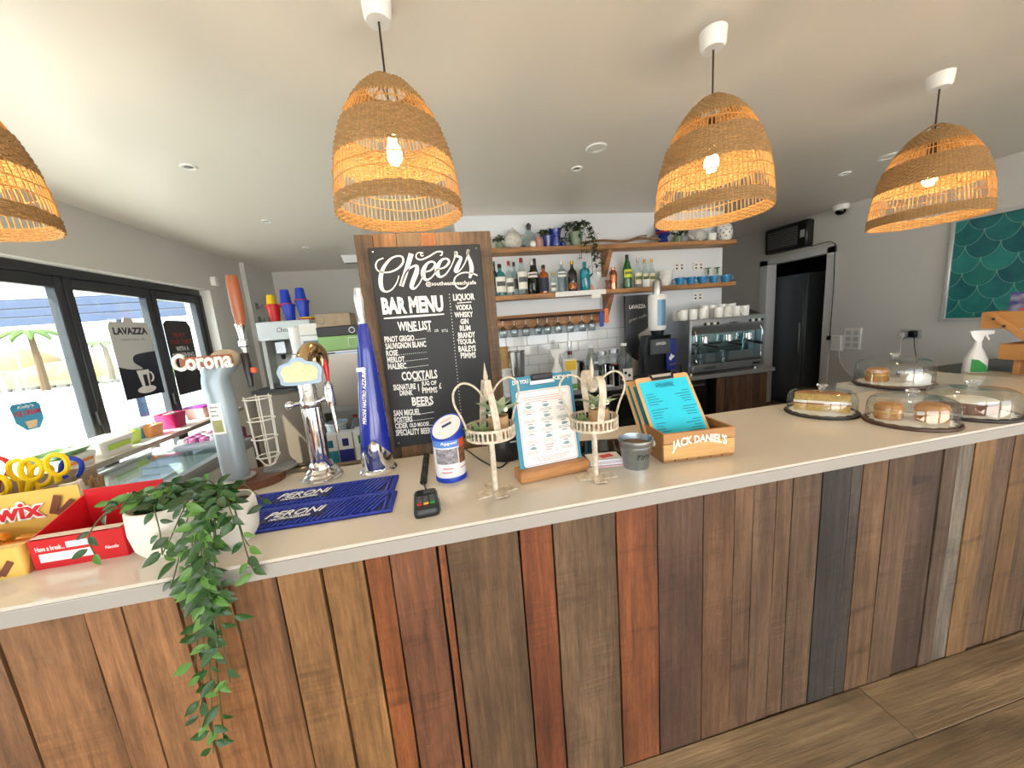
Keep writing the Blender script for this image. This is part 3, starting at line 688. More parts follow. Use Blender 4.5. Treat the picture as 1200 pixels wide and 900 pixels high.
def tilt(x, y, d=0): return (x, y, topz(x, y) + d)
v = [tilt(0, 0, .001)] + [tilt(r * .93 * math.cos(2 * math.pi * k / n), r * .93 * math.sin(2 * math.pi * k / n), .001) for k in range(n)]
MB().add(v, [(0, k + 1, (k + 1) % n + 1) for k in range(n)]).build('cap_face', cwh, cp)
def tq(x0, x1, y0, y1, d): return MB().add([tilt(a * .8 - -b * .0 , b, d) for a, b in ((x0, y0), (x1, y0), (x1, y1), (x0, y1))], [(0, 1, 2, 3)])
tq(-.02, .026, .0, .012, .0022).build('slot', mat('slot_navy', (18, 36, 110), .4), cp)
tq(-.02, .03, .026, .030, .0022).build('print_line', mat('pink_print', (226, 150, 150), .5), cp)
def on_cyl(rr, a0):
    return lambda c: Vector((rr * math.cos(R(a0) + c.x / rr), rr * math.sin(R(a0) + c.x / rr), c.y))
txt('Appeal', e, paper, I4, .02, (-.022, .04, .143, .158), .02, 0, on_cyl(r + .0012, 252), .0)
for z, a in ((.055, 250), (.04, 245), (.05, 318)): txt('~~~~' if z > .05 else '~~~', e, mat('red_print', (206, 70, 66), .5), I4, .02, (-.02, .02, z - .003, z + .003), .02, 0, on_cyl(r + .0012, a), .0)
# ------------------------------------------------------------------ card reader
p = Zp(500, 593, ZT)
e = thing('card_reader', 'small black card payment terminal on the counter edge', 'card reader', (p.x, p.y, ZT), 4)
rb = MB().add([], []); M_ = I4
body = MB().stack([(.074, .148, .014, 0), (.078, .152, .016, .006), (.078, .152, .016, .018), (.07, .144, .014, .026)]).build('body', mat('reader_black', (34, 35, 38), .4), e)
MB().box((0, .045, .0275), (.058, .034, .004), .001).build('screen', mat('reader_screen', (14, 15, 18), .1), e)
kc = mat('key_grey', (84, 88, 94), .5)
for r_ in range(4):
    for c_ in range(3):
        mt = kc if r_ else [mat('key_red', (196, 40, 44), .5), mat('key_yellow', (226, 184, 40), .5), mat('key_green', (44, 150, 80), .5)][c_]
        MB().box((-.02 + c_ * .02, -.036 + r_ * .0165, .0275), (.016, .011, .005), .0015).build('key', mt, e)
MB().box((.041, -.03, .014), (.004, .06, .012), .001).build('card_slot', grey_pl, e)
a0 = Zp(499, 573, ZT + .01); a1 = Zp(496, 566, ZT + .012); a2 = Zp(500, 533, ZT + .014); m = MB()
loc = Vector((p.x, p.y, ZT))
def L_(q): w = q - loc; return Matrix.Rotation(-R(4), 3, 'Z') @ w
m.tube([L_(a0), L_((a0 + a1) / 2), L_(a1)], .003, 6)
hx = []; n = 150; d = (a2 - a1)
for k in range(n + 1):
    u = k / n; c = a1 + d * u; a = u * 2 * math.pi * 17; hx.append(L_(c + Vector((math.cos(a) * .0095, 0, math.sin(a) * .0095))))
m.tube(hx, .0042, 5); m.build('coiled_cord', black_pl, e)
# ------------------------------------------------------------------ crown planters
chip = mat('chipped_white_paint', (228, 220, 200), .6, noise=(55, .55), c2=(126, 82, 46), bump=(90, .4))
def crown(loc, post, l, rz, heart):
    e = thing('crown_planter', l, 'planter', loc, rz, 'white metal crown planters')
    for a, w, d in ((0, .145, .05), (90, .125, .04)): MB().box((0, 0, .003 + (.0045 if a else 0)), (w, d, .005), .001, RZ(a)).build('foot_plate', chip, e)
    MB().tube([(0, 0, .004), (0, 0, post)], .0095, 10).build('stem', chip, e)
    R0 = .08; z0 = post
    MB().lathe([(0, z0), (R0, z0), (R0, z0 + .004), (0, z0 + .004)], 28).build('tray', chip, e)
    m = MB()
    for z in (.003, .036): m.lathe([(R0 - .001, z0 + z - .004), (R0 + .003, z0 + z - .004), (R0 + .003, z0 + z + .004), (R0 - .001, z0 + z + .004), (R0 - .001, z0 + z - .004)], 32)
    m.build('gallery_ring', chip, e); m = MB()
    for k in range(34):
        a = 2 * math.pi * k / 34; m.box((R0 + .001, 0, z0 + .02), (.003, .006, .034), 0, RZ(math.degrees(a)))
    o = m.build('gallery_slats', chip, e); o['kind'] = 'stuff'
    for k in range(4):
        a = 90 * k; pr = [(.08, .035), (.092, .075), (.112, .125), (.11, .165), (.085, .188), (.055, .182), (.03, .16), (.012, .13)] if k % 2 == 0 or heart else [(.08, .0), (.066, .06), (.045, .12), (.022, .165), (.012, .19)]
        pts = spline([(x, 0, z0 + z) for x, z in pr], 4)
        if k % 2 == 0: MB().tube(pts, .0036, 6, M=RZ(a)).build('arm', chip, e)
        else:
            v = []; f = []
            for q in pts: v += [(q.x - .002, -.011, q.z), (q.x + .002, -.011, q.z), (q.x + .002, .011, q.z), (q.x - .002, .011, q.z)]
            for i in range(len(pts) - 1):
                for s_ in range(4): s2 = (s_ + 1) % 4; f.append((i * 4 + s_, i * 4 + s2, i * 4 + 4 + s2, i * 4 + 4 + s_))
            MB().add(v, f, RZ(a)).build('arm', chip, e)
    MB().lathe([(0, z0 + .12), (.01, z0 + .125), (.012, z0 + .15), (.005, z0 + .18), (.008, z0 + .20), (.003, z0 + .23), (0, z0 + .25)], 10).build('finial', chip, e)
    return e
kraft = mat('kraft_paper', (190, 152, 110), .8, noise=(40, .3))
leafg = mat('sage_leaf', (176, 194, 162), .5, noise=(40, .4), c2=(120, 146, 112)); leafd = mat('deep_sage_leaf', (130, 160, 112), .5, noise=(40, .4)); bud = mat('white_bud', (236, 234, 222), .5)
def leaf_mesh(L, w, curl=.25, thick=0):
    v = []; f = []; n = 6
    for i in range(n + 1):
        u = i / n; ww = w * math.sin(math.pi * (u ** .8)) * .5 + .0002; z = -curl * L * u * u; y = L * u
        v += [(-ww, y, z + ww * .35), (0, y, z), (ww, y, z + ww * .35)]
    for i in range(n):
        for q in (0, 1): a = i * 3 + q; f.append((a, a + 1, a + 4, a + 3))
    return MB().add(v, f)
def succulent(loc, l, pot=True, n=10, L=.06, mt=leafg, buds=0, sc=1):
    e = thing('succulent', l, 'plant', loc, 0, 'succulents on the crown planters'); h = 0
    if pot:
        h = .062 * sc; MB().lathe([(0, 0), (.029 * sc, 0), (.034 * sc, h), (.031 * sc, h), (.029 * sc, h - .006), (0, h - .006)], 20).build('paper_pot', kraft, e)
    lm = leaf_mesh(L, L * .42, .2).mesh('leaf'); lm.materials.append(mt)
    for k in range(n):
        o = bpy.data.objects.new('leaf', lm); col.objects.link(o); o.parent = e
        a = k * 137.5; el = 20 + 55 * (k / n); o.matrix_local = T(0, 0, h) @ RZ(a) @ RX(el) @ Matrix.Scale(1 - .3 * k / n, 4)
    for k in range(buds): MB().ball((.03 * math.cos(k * 2 + 3.6), .03 * math.sin(k * 2 + 3.6), h + .012 + .01 * k), .009, 8, 6).build('bud', bud, e)
    return e
z1 = Yp(577, 518, 1.07).z - ZT; s1 = (.135, 1.135, ZT); crown(s1, z1, 'white crown shaped plant stand beside the charity tin', 12, False)
z2 = Yp(695, 509, 1.04).z - ZT; s2 = (.497, 1.12, ZT); crown(s2, z2, 'white crown shaped plant stand beside the tin bucket', -8, True)
for s_, z_, l, dx, dy, pot, n, L, mt, b in ((s1, z1, 'grey green succulent in brown paper pot on the left crown stand', .03, .0, True, 10, .10, leafg, 2), (s1, z1, 'loose green succulent leaves lying in the left crown stand', -.04, -.02, False, 12, .08, leafd, 0),
    (s2, z2, 'pale succulent in brown paper pot on the right crown stand', .012, -.015, True, 13, .085, leafg, 2), (s2, z2, 'small dark leafy sprig at the rear of the right crown stand', -.04, .02, False, 8, .065, leafd, 1)):
    succulent((s_[0] + dx, s_[1] + dy, ZT + z_ + .005), l, pot, n, L, mt, b)
# ------------------------------------------------------------------ menu board on wooden block
e = thing('menu_holder', 'teal clip menu board standing in a wooden block', 'menu', (.362, 1.205, ZT), 6)
MB().box((0, 0, .02), (.275, .075, .04), .004).build('block', mat('block_wood', (198, 140, 84), .45, noise=(12, .5, (1, 8, 8))), e)
Mb = T(0, .0, .03) @ RX(-9)
teal = mat('teal_card', (44, 132, 160), .5)
bdm = MB().prism(rrect(.248, .345, .01), .006, Mb @ T(0, .006, .172) @ FRONT).build('board', teal, e)
MB().prism(rrect(.218, .28, .012), .001, Mb @ T(.002, 0, .152) @ FRONT).build('paper_sheet', paper, e)
pk = mat('pink_print', (226, 150, 150)); gp = mat('grey_print', (120, 122, 126), .7); tp_ = mat('teal_print', (70, 150, 150), .7)
o_ = rrect(.212, .272, .011); i_ = rrect(.208, .268, .010); v = [(a, b, 0) for a, b in o_] + [(a, b, 0) for a, b in i_]; n = len(o_)
MB().add(v, [(k, (k + 1) % n, n + (k + 1) % n, n + k) for k in range(n)], Mb @ T(.002, -.0014, .152) @ FRONT).build('pink_border', pk, e)
r2 = random.Random(5); mg = MB(); mp_ = MB(); mt2 = MB()
def bar(m, x, z, w, h): m.add([(x, z, 0), (x + w, z, 0), (x + w, z + h, 0), (x, z + h, 0)], [(0, 1, 2, 3)], Mb @ T(.002, -.0016, .152) @ FRONT)
for k in range(3): bar(mp_, -.09 + .01 * k, .112 - k * .008, .18 - .02 * k, .0022)
for k in range(3): bar(mp_, -.075 + .012 * k, -.112 - k * .007, .15 - .024 * k, .002)
for c_ in range(3):
    for r_ in range(5):
        x = -.096 + c_ * .067; z = .075 - r_ * .038
        if c_ == 1 and r_ == 4:
            for k in range(3): bar(mp_, x + .01, z + .006 - k * .009, .036 - .006 * k, .004)
            for a, b, w, h in ((0, -.02, .056, .0012), (0, .016, .056, .0012), (0, -.02, .0012, .037), (.056, -.02, .0012, .037)): bar(mp_, x + a, z + b, w, h)
            continue
        bar(mg, x + .018, z + .014, .02, .003)
        for k in range(3): bar(mg, x + .002 + .004 * r2.random(), z - .008 - k * .0042, .042 + .008 * r2.random(), .0012)
        if r_ % 2 == 0 or c_ == 1: mt2.add([(x + .03 + .013 * math.cos(a) * (1 + .3 * math.sin(3 * a + r_)), z + .003 + .006 * math.sin(a), 0) for a in [2 * math.pi * k / 12 for k in range(12)]], [tuple(range(12))], Mb @ T(.002, -.0017, .152) @ FRONT)
mg.build('grey_print', gp, e, 0); mp_.build('pink_print', pk, e, 0); mt2.build('sketches', mat('sketch_print', (130, 160, 160), .7), e, 0)
txt('DO YOU I', e, paper, Mb @ T(0, -.002, 0) @ FRONT, .02, (-.115, -.045, .318, .334), .03); txt('KEY ?', e, paper, Mb @ T(0, -.002, 0) @ FRONT, .02, (.045, .112, .318, .334), .03)
cl = MB().box((0, -.006, .338), (.085, .014, .022), .004, Mb).build('clip', black_pl, e)
MB().box((0, -.004, .318), (.10, .005, .016), .002, Mb).build('clip_jaw', steel, cl)
# ------------------------------------------------------------------ black speaker-like box, tablet, cards, bucket
e = thing('black_canister', 'black rounded canister with a cable behind the left crown stand', 'canister', (.235, 1.45, ZT), 5)
MB().stack([(.13, .12, .05, 0), (.15, .14, .055, .02), (.15, .14, .055, .10), (.135, .125, .05, .118), (.10, .09, .04, .122)], None, 6).build('body', mat('speaker_black', (32, 34, 38), .4), e)
MB().box((.02, -.071, .085), (.04, .002, .006)).build('badge', mat('badge_silver', (196, 200, 206), .4), e)
a = Zp(548, 528, ZT + .004); b = Zp(565, 540, ZT + .004); c = Zp(585, 548, ZT + .004); q = Vector((.235, 1.45, ZT))
MB().tube(spline([Matrix.Rotation(-R(5), 3, 'Z') @ (w - q) for w in (Zp(545, 527, ZT + .004), a, b, c, Vector((.24, 1.40, ZT + .01)))], 5), .003, 6).build('cable', black_pl, e)
e = thing('tablet', 'glossy black order tablet lying behind the right crown stand', 'tablet', (.625, 1.35, ZT), -14)
MB().stack([(.23, .17, .012, 0), (.235, .175, .014, .012), (.22, .16, .012, .022)]).build('body', black_pl, e)
MB().box((0, 0, .0228), (.205, .145, .002)).build('screen', mat('screen_black', (8, 8, 10), .05), e)
e = thing('card_stack', 'pile of pink and white loyalty cards beside the bucket', 'cards', (.575, 1.215, ZT), -8)
for k in range(7):
    o = MB().box((.003 * math.sin(k * 2), .003 * math.cos(k * 3), .0025 + .0045 * k), (.125, .075, .004)).build('card', mat(['card_white', 'card_pink', 'card_blue'][k % 3], [(236, 232, 230), (226, 180, 180), (190, 206, 226)][k % 3], .5), e)
MB().box((.01, .0, .0325), (.05, .03, .001), M=RZ(15)).build('red_print', mat('red_print', (206, 70, 66), .5), e)
e = thing('bucket', 'small galvanised tin bucket with handwritten lettering', 'bucket', (.675, 1.155, ZT))
MB().lathe([(0, .002), (.043, .002), (.045, 0), (.046, .006), (.0605, .10), (.064, .104), (.064, .109), (.060, .111), (.058, .105), (.043, .008), (0, .008)], 32).build('pail', galv, e)
MB().lathe([(.0576, .082), (.0592, .083), (.0594, .087), (.0584, .088)], 32).build('rib_band', galv, e)
MB().tube([(.062 * math.cos(a), .062 * math.sin(a), .112 - .01 * abs(math.sin(a))) for a in [math.pi * k / 16 for k in range(17)]], .002, 6).build('handle', galv, e)
txt('TIPS', e, black_matt, I4, .03, (-.006, .045, .045, .064), .0, .35, lambda c: Vector(((.0485 + .16 * c.y) * math.cos(R(250) + c.x / .055), (.0485 + .16 * c.y) * math.sin(R(250) + c.x / .055), c.y)), 0)
MB().lathe([(0, .09), (.05, .09)], 20).build('coins', mat('coppery_coins', (150, 120, 86), .4, .8, noise=(60, .8)), e)
# ------------------------------------------------------------------ branded crate with clipboards
e = thing('crate', 'low pine box with curved white lettering holding clipboards', 'box', (.925, 1.205, ZT), -5.2)
pine = mat('pine', (212, 166, 104), .5, noise=(7, .55, (1, 9, 9)), c2=(176, 126, 72)); pined = mat('pine_dark', (178, 128, 78), .55, noise=(7, .5, (9, 1, 9)))
w, d, h = .286, .17, .118
for z, hh, mt in ((.012 + .032, .062, pine), (.077 + .02, .040, mat('pine_upper', (190, 138, 84), .5, noise=(7, .5, (1, 9, 9)), c2=(150, 100, 58)))):
    for y in (-d / 2, d / 2): MB().box((0, y, z), (w, .01, hh), .0015).build('side_board', mt, e)
for x in (-w / 2 + .005, w / 2 - .005): MB().box((x, 0, .064), (.01, d - .01, .106), .0015).build('end_board', pined, e)
for k in range(6): MB().box((-w / 2 + .024 + k * .0476, 0, .006), (.043, d, .01), .001).build('base_slat', pined, e)
MB().lathe([(.012, 0), (.013, .002), (.013, .004), (0, .004)], 16, M=T(-w / 2 - .001, -.02, .06) @ RY(-90)).build('stamp_mark', paper, e)
def jd(c):
    return Vector((c.x, (c.y + .014) * (1 + .25 * abs(c.x) / .1) + .012 - 2.0 * c.x * c.x, c.z))
txt("JACK DANIEL'S", e, mat('stencil_white', (240, 236, 226), .6), T(.0, -d / 2 - .0056, .048) @ FRONT, .04, (-.11, .11, -.012, .026), .03, 0, jd, .0004)
aqua = mat('aqua_paper', (38, 196, 222), .6); aqd = mat('deep_aqua_paper', (30, 140, 160), .6); hard = mat('hardboard', (206, 164, 112), .6)
for k, (y, x, l, mt) in enumerate(((-.05, .0, 'aqua paper menu on a clipboard, foremost in the pine box', aqua), (-.005, -.012, 'clipboard menu behind the foremost one in the pine box', aqd), (.03, -.022, 'rearmost clipboard menu in the pine box', aqd))):
    q = Matrix.Rotation(R(-5.2), 3, 'Z') @ Vector((x - .015, y, 0))
    c = thing('clipboard', l, 'clipboard', (.925 + q.x, 1.205 + q.y, ZT + .018), -5.2, 'clipboards in the pine box')
    Mb = RX(-33) @ RY(-2.5)
    Hh = .335 if k == 0 else .31
    MB().prism(rrect(.24, Hh, .014, 4), .004, Mb @ T(0, .004, Hh / 2) @ FRONT).build('board', hard, c)
    MB().prism(rrect(.215, Hh - .03, .004), .0012, Mb @ T(0, 0, Hh / 2 - .006) @ FRONT).build('sheet', mt, c)
    cl = MB().box((0, -.006, Hh - .014), (.10, .008, .012), .003, Mb).build('clip', black_pl, c)
    MB().box((0, -.004, Hh - .002), (.11, .003, .014), .001, Mb).build('clip_plate', chrome, cl)
    for s_ in (-1, 1): MB().tube([(s_ * .045, -.008, Hh - .016), (s_ * .05, -.012, Hh + .004)], .003, 6, M=Mb).build('clip_arm', black_pl, cl)
    if k == 0:
        m = MB(); ink = mat('ink_navy', (22, 60, 84), .7)
        for s_ in (-1, 1):
            for i in range(17):
                if i in (5, 10): continue
                L = r2.uniform(.03, .065); x0 = -.095 if s_ < 0 else .095 - L
                if i in (6, 11): L *= 1.2
                m.add([(x0, 0, .255 - i * .0115), (x0 + L, 0, .255 - i * .0115), (x0 + L, 0, .2572 - i * .0115), (x0, 0, .2572 - i * .0115)], [(0, 1, 2, 3)], Mb @ T(0, -.0022, 0))
        for i in range(3): m.tube([(-.04 + .08 * q / 20, -.0022, .285 + .006 * i + .006 * math.sin(q * 1.9 + i * 2)) for q in range(21)], .0008, 4, M=Mb)
        m.build('print', ink, c, 0)
# ------------------------------------------------------------------ cake domes
dark_disc = mat('slate_disc', (44, 38, 36), .5, noise=(20, .4)); wood_disc = mat('walnut_disc', (84, 58, 44), .45, noise=(14, .5, (1, 8, 1)))
sponge = mat('sponge', (222, 180, 98), .85, noise=(60, .5), bump=(120, .6)); crust = mat('golden_crust', (206, 150, 86), .8, noise=(25, .7), c2=(160, 96, 44), bump=(40, .5)); creamy = mat('buttercream', (246, 240, 226), .6, bump=(60, .3)); choc = mat('brown_cake', (128, 80, 52), .8, noise=(40, .5), bump=(90, .5)); jam = mat('jam', (150, 40, 40), .4)
def wedge(r, a0, a1, z0, z1, n=16):
    o = [(0, 0)] + [(r * math.cos(R(a0 + (a1 - a0) * k / n)), r * math.sin(R(a0 + (a1 - a0) * k / n))) for k in range(n + 1)]
    return MB().prism(o, z1 - z0, T(0, 0, z0))
def dome(loc, r, h, l, disc):
    e = thing('cake_dome', l, 'cake dome', loc, 0, 'glass cake domes on the counter')
    MB().lathe([(0, 0), (r + .008, 0), (r + .011, .005), (r + .009, .012), (0, .012)], 40).build('board', disc, e)
    MB().add([(.0 + (r - .006 - .012 * (k % 2)) * math.cos(2 * math.pi * k / 36), (r - .006 - .012 * (k % 2)) * math.sin(2 * math.pi * k / 36), .0135) for k in range(36)], [tuple(range(36))]).build('doily', paper, e)
    pr = [(r, .0135), (r, h * .55), (r * .985, h * .72), (r * .93, h * .87), (r * .82, h * .96), (r * .6, h), (r * .25, h * 1.02), (0, h * 1.02)]
    MB().lathe(pr, 48).build('glass_cover', thin_glass('dome_glass', (240, 244, 244), .02, .11), e, 60)
    z = h * 1.02; MB().lathe([(0, z), (.014, z + .001), (.011, z + .009), (.021, z + .014), (.024, z + .021), (.018, z + .028), (0, z + .03)], 20).build('knob', mat('glass_knob', (240, 246, 248), .04, trans=.9), e, 60)
    return e
d1 = dome((1.855, 1.405, ZT), .138, .118, 'glass cake dome over a cut sponge layer cake', dark_disc)
ck = thing('cake', 'cut yellow layer cake with white cream under the dome', 'cake', (1.83, 1.385, ZT + .0145))
for i, (z0, z1, mt, nm, rr) in enumerate(((0, .034, sponge, 'lower_sponge', .098), (.034, .040, jam, 'jam_layer', .098), (.040, .052, creamy, 'cream_layer', .101), (.052, .086, sponge, 'upper_sponge', .098))): wedge(rr * 1.08, -53, 127, z0, z1).build(nm, mt, ck)
MB().lathe([(.0, .0865), (.097, .0865), (.096, .09), (0, .0915)], 24).build('crumb_top', sponge, ck) if 0 else wedge(.106, -53, 127, .086, .089).build('crumb_top', crust, ck)
wd = MB().prism([(0, 0), (.09, -.05), (.12, .0)], .05); 
d2 = dome((1.992, 1.135, ZT), .142, .118, 'glass cake dome over two golden scones, nearest the counter edge', wood_disc)
def scone(loc, l, s=1.0):
    e = thing('scone', l, 'scone', loc, 0, 'scones under the cake domes')
    MB().lathe([(0, 0), (.043 * s, 0), (.048 * s, .012), (.044 * s, .032 * s), (.049 * s, .05 * s), (.042 * s, .066 * s), (.02 * s, .073 * s), (0, .073 * s)], 18, sx=1.06).build('lower_half', crust, e)
    MB().lathe([(.046 * s, .03 * s), (.0485 * s, .035 * s), (.046 * s, .04 * s)], 18, sx=1.06).build('split', sponge, e)
scone((1.945, 1.185, ZT + .0145), 'golden scone on the left under the nearest dome'); scone((2.035, 1.09, ZT + .0145), 'larger golden scone on the right under the nearest dome', 1.08)
d3 = dome((2.735, 1.66, ZT + .015), .175, .16, 'glass cake dome with tall sides near the wall socket', wood_disc)
MB().box((2.735, 1.66, 0), (.01, .01, .001)) 
rs = thing('riser_board', 'dark round riser under the tall cake dome', 'riser', (2.735, 1.66, ZT)); MB().lathe([(0, 0), (.12, 0), (.12, .012), (.135, .015), (0, .015)], 28).build('disc', dark_disc, rs)
scone((2.70, 1.72, ZT + .0295), 'single scone under the tall dome near the wall socket', 1.15)
e = thing('cake_box', 'blue and white wrapped cake beside a scone under tall dome', 'cake', (2.78, 1.58, ZT + .0295), 60)
MB().stack([(.12, .08, .006, 0), (.12, .08, .006, .045), (.10, .065, .006, .06)]).build('wrapper', paper, e); MB().box((0, -.041, .03), (.1, .002, .03)).build('print', mat('blue_print', (70, 96, 160), .5), e)
d4 = dome((2.31, 1.115, ZT), .14, .125, 'glass cake dome over brown cake at the right end', dark_disc)
ck = thing('cake', 'brown loaf cake with pale icing under the right dome', 'cake', (2.31, 1.12, ZT + .0145), -30)
MB().lathe([(0, 0), (.082, 0), (.085, .008), (.085, .045), (.08, .05), (0, .05)], 28).build('body', choc, ck); MB().lathe([(.0, .05), (.082, .05), (.083, .056), (.07, .062), (0, .062)], 28).build('icing', creamy, ck)
# ------------------------------------------------------------------ back bar: shelves
ZS1, ZS2, YS = 2.455, 1.965, 3.92
def shelf(z, l, x0, x1):
    e = thing('display_shelf', l, 'shelf', ((x0 + x1) / 2, 3.94, z - .05))
    o = MB().box((0, 0, .025), (x1 - x0, .21, .05), .004).build('board', SHELFWOOD, e); colour(o, (170, 122, 74)); return e
s_top = shelf(ZS1, 'upper wooden wall shelf holding teapots and plants', .46, 3.64); s_mid = shelf(ZS2, 'lower wooden wall shelf holding the bottles and blue cups', .46, 3.64)
bx_ = Yp(712, 330, 3.95).x
for e, z in ((s_top, ZS1), (s_mid, ZS2)):
    o = MB().prism([(0, 0), (.19, 0), (.19, .03), (.03, .28), (0, .28)], .05, T(bx_ - e.location.x - .025, 4.045 - 3.94, 0) @ Matrix(((0, 0, 1, 0), (-1, 0, 0, 0), (0, -1, 0, 0), (0, 0, 0, 1)))).build('bracket', SHELFWOOD, e); colour(o, (150, 104, 62))
ps = thing('price_strip', 'white price strip clipped along the bottle shelf edge', 'price strip', (Yp(681, 347, 3.83).x, 3.826, ZS2 - .052))
wst = Yp(711, 345, 3.83).x - Yp(652, 349, 3.83).x
MB().box((0, 0, .028), (wst, .012, .055), .003).build('strip', white_pl, ps); MB().box((.18, -.002, -.012), (.11, .006, .05), .002).build('tag', paper, ps)
def shx(px, py, y): return Yp(px, py, y)
def span(px, py, w, y): return Yp(px + w / 2, py, y).x - Yp(px - w / 2, py, y).x
# bottles: (px, py_top, width px, row offset, shape, glass, cap, label, description)
GC = thin_glass('bottle_clear', (232, 240, 240)); GG = thin_glass('bottle_green', (60, 130, 70)); GB = thin_glass('bottle_blue_green', (150, 205, 210)); GA = mat('amber_spirit', (150, 80, 26), .08, coat=.6); GD = mat('dark_bottle', (24, 20, 18), .08, coat=.6)
GT = mat('teal_bottle', (14, 128, 150), .15, coat=.5); GF = thin_glass('bottle_frost', (216, 226, 228), .2); GE = mat('emerald_bottle', (18, 92, 40), .08, coat=.6)
def bottle(px, pt, wpx, y, shape, gl, capm, label, l, capc=.12, lab2=None, grp='bottles on the lower shelf'):
    p = Yp(px, pt + 20, y); h = Yp(px, pt, y).z - ZS2; r = span(px, pt + 25, wpx, y) / 2
    e = thing('bottle', l, 'bottle', (p.x, y, ZS2), 0, grp)
    sy = .62 if shape == 'flat' else 1
    sh = {'round': [(0, 0), (.94, 0), (1, .02), (1, .58), (.86, .66), (.42, .74), (.34, .8), (.34, .93)], 'flat': [(0, 0), (.96, 0), (1, .02), (1, .66), (.8, .73), (.36, .78), (.34, .93)],
          'tall': [(0, 0), (.9, 0), (.95, .02), (1, .5), (.9, .58), (.5, .72), (.36, .82), (.34, .95)], 'squat': [(0, 0), (.94, 0), (1, .02), (1, .66), (.9, .74), (.38, .8), (.36, .92)], 'soda': [(0, 0), (.9, 0), (1, .04), (.92, .3), (1, .55), (.7, .7), (.36, .86), (.34, .95)]}[shape]
    MB().lathe([(a * r, b * h) for a, b in sh], 20, sy=sy).build('glass_body', gl, e)
    MB().lathe([(0, h), (r * .37, h), (r * .4, h * (1 - capc)), (0, h * (1 - capc))][::-1], 14, sy=1).build('cap', capm, e)
    if label:
        z0, z1, mt = label; n = 10; v = []; f = []
        for k in range(n + 1):
            a = R(200 + 140 * k / n)
            for z in (z0 * h, z1 * h): v.append((r * 1.02 * math.cos(a), r * 1.02 * sy * math.sin(a), z))
        for k in range(n): f.append((2 * k, 2 * k + 2, 2 * k + 3, 2 * k + 1))
        lo = MB().add(v, f).build('label', mt, e)
        if lab2:
            v = []
            for k in range(n + 1):
                a = R(215 + 110 * k / n)
                for z in ((z0 * .6 + z1 * .4) * h, (z0 * .3 + z1 * .7) * h): v.append((r * 1.03 * math.cos(a), r * 1.03 * sy * math.sin(a), z))
            MB().add(v, f).build('label_print', lab2, lo)
    return e
def c6(x, y): return (560 + x / 5, 250 + y / 5)
def c7(x, y): return (700 + x / 4.09, 240 + y / 4.09)
capb = mat('cap_black', (22, 22, 24), .4); capr = mat('cap_red', (150, 28, 30), .4); capw = mat('cap_silver', (206, 206, 208), .25, .8); capg = mat('cap_gold', (206, 166, 70), .25, .8)
lw = mat('label_white', (234, 232, 224), .6); ln = mat('label_navy', (38, 42, 66), .6); lcr = mat('label_cream', (226, 220, 190), .6); ly = mat('label_lime', (206, 220, 60), .6); lp = mat('label_grey_print', (110, 112, 116), .6, noise=(80, .8))
for a in ((101, 282, 30, 3.98, 'round', GD, capb, None, 'dark bottle mostly hidden by the chalkboard planks'),
    (133, 298, 60, 3.90, 'flat', GB, capb, (.12, .6, lw), 'pale blue flat gin bottle, first on the lower shelf'),
    (185, 280, 46, 3.91, 'round', GC, capr, (.1, .5, lw), 'clear bottle with dark red cap beside the blue gin bottle'),
    (216, 286, 40, 3.99, 'round', GC, capb, (.2, .5, lp), 'clear bottle with black cap standing in the back row'),
    (258, 262, 56, 3.90, 'tall', GC, capr, (.15, .62, lw), 'tall clear spirit bottle with white label and red cap'),
    (320, 282, 60, 3.90, 'round', GG, capw, (.50, .66, lw), 'green gin bottle with silver cap on the lower shelf'),
    (336, 265, 46, 3.99, 'tall', GD, capb, None, 'dark bottle standing behind the green gin bottle'),
    (388, 303, 54, 3.90, 'flat', GA, capb, (.08, .55, ln), 'square amber whiskey bottle with dark label'),
    (443, 350, 32, 3.89, 'squat', GC, capg, (.1, .5, lw), 'small short bottle with white label beside the whiskey'),
    (492, 280, 50, 3.90, 'flat', GF, capw, (.5, .66, lw), 'frosted clear bottle behind the price strip'),
    (553, 278, 52, 3.90, 'round', GD, capg, (.08, .28, GA), 'black and amber bottle with gold neck'),
    (627, 285, 56, 3.90, 'squat', GT, GT, (.45, .62, mat('label_teal', (30, 150, 170), .5)), 'opaque teal bottle under the trailing ivy')):
    px, pt = c6(a[0], a[1]); bottle(px, pt, a[2] / 5, *a[3:8], a[8], .12, lp if a[7] and a[7][2] is lw else None)
for a in ((143, 240, 40, 3.91, 'soda', GE, capb, (.32, .56, ly), 'green mixer bottle with lime yellow label'), (193, 255, 34, 3.93, 'tall', GC, capw, (.12, .5, lcr), 'clear liqueur bottle with cream label and silver cap'),
    (228, 262, 28, 3.97, 'tall', GC, capg, (.12, .5, lcr), 'gold capped bottle, left of the matching pair'), (261, 260, 28, 3.97, 'tall', GC, capg, (.12, .5, lcr), 'gold capped bottle, right of the matching pair')):
    px, pt = c7(a[0], a[1]); bottle(px, pt, a[2] / 4.09, *a[3:8], a[8], .12, mat('label_leafprint', (120, 130, 70), .6, noise=(70, .8)))
copper = mat('polished_copper', (214, 138, 104), .15, 1)
px, py = c6(793, 312); p = Yp(px, py + 15, 3.9); h = Yp(px, py, 3.9).z - ZS2
e = thing('cocktail_shaker', 'polished copper cocktail shaker on the lower shelf', 'shaker', (p.x, 3.9, ZS2)); r = span(px, py, 9, 3.9) / 2
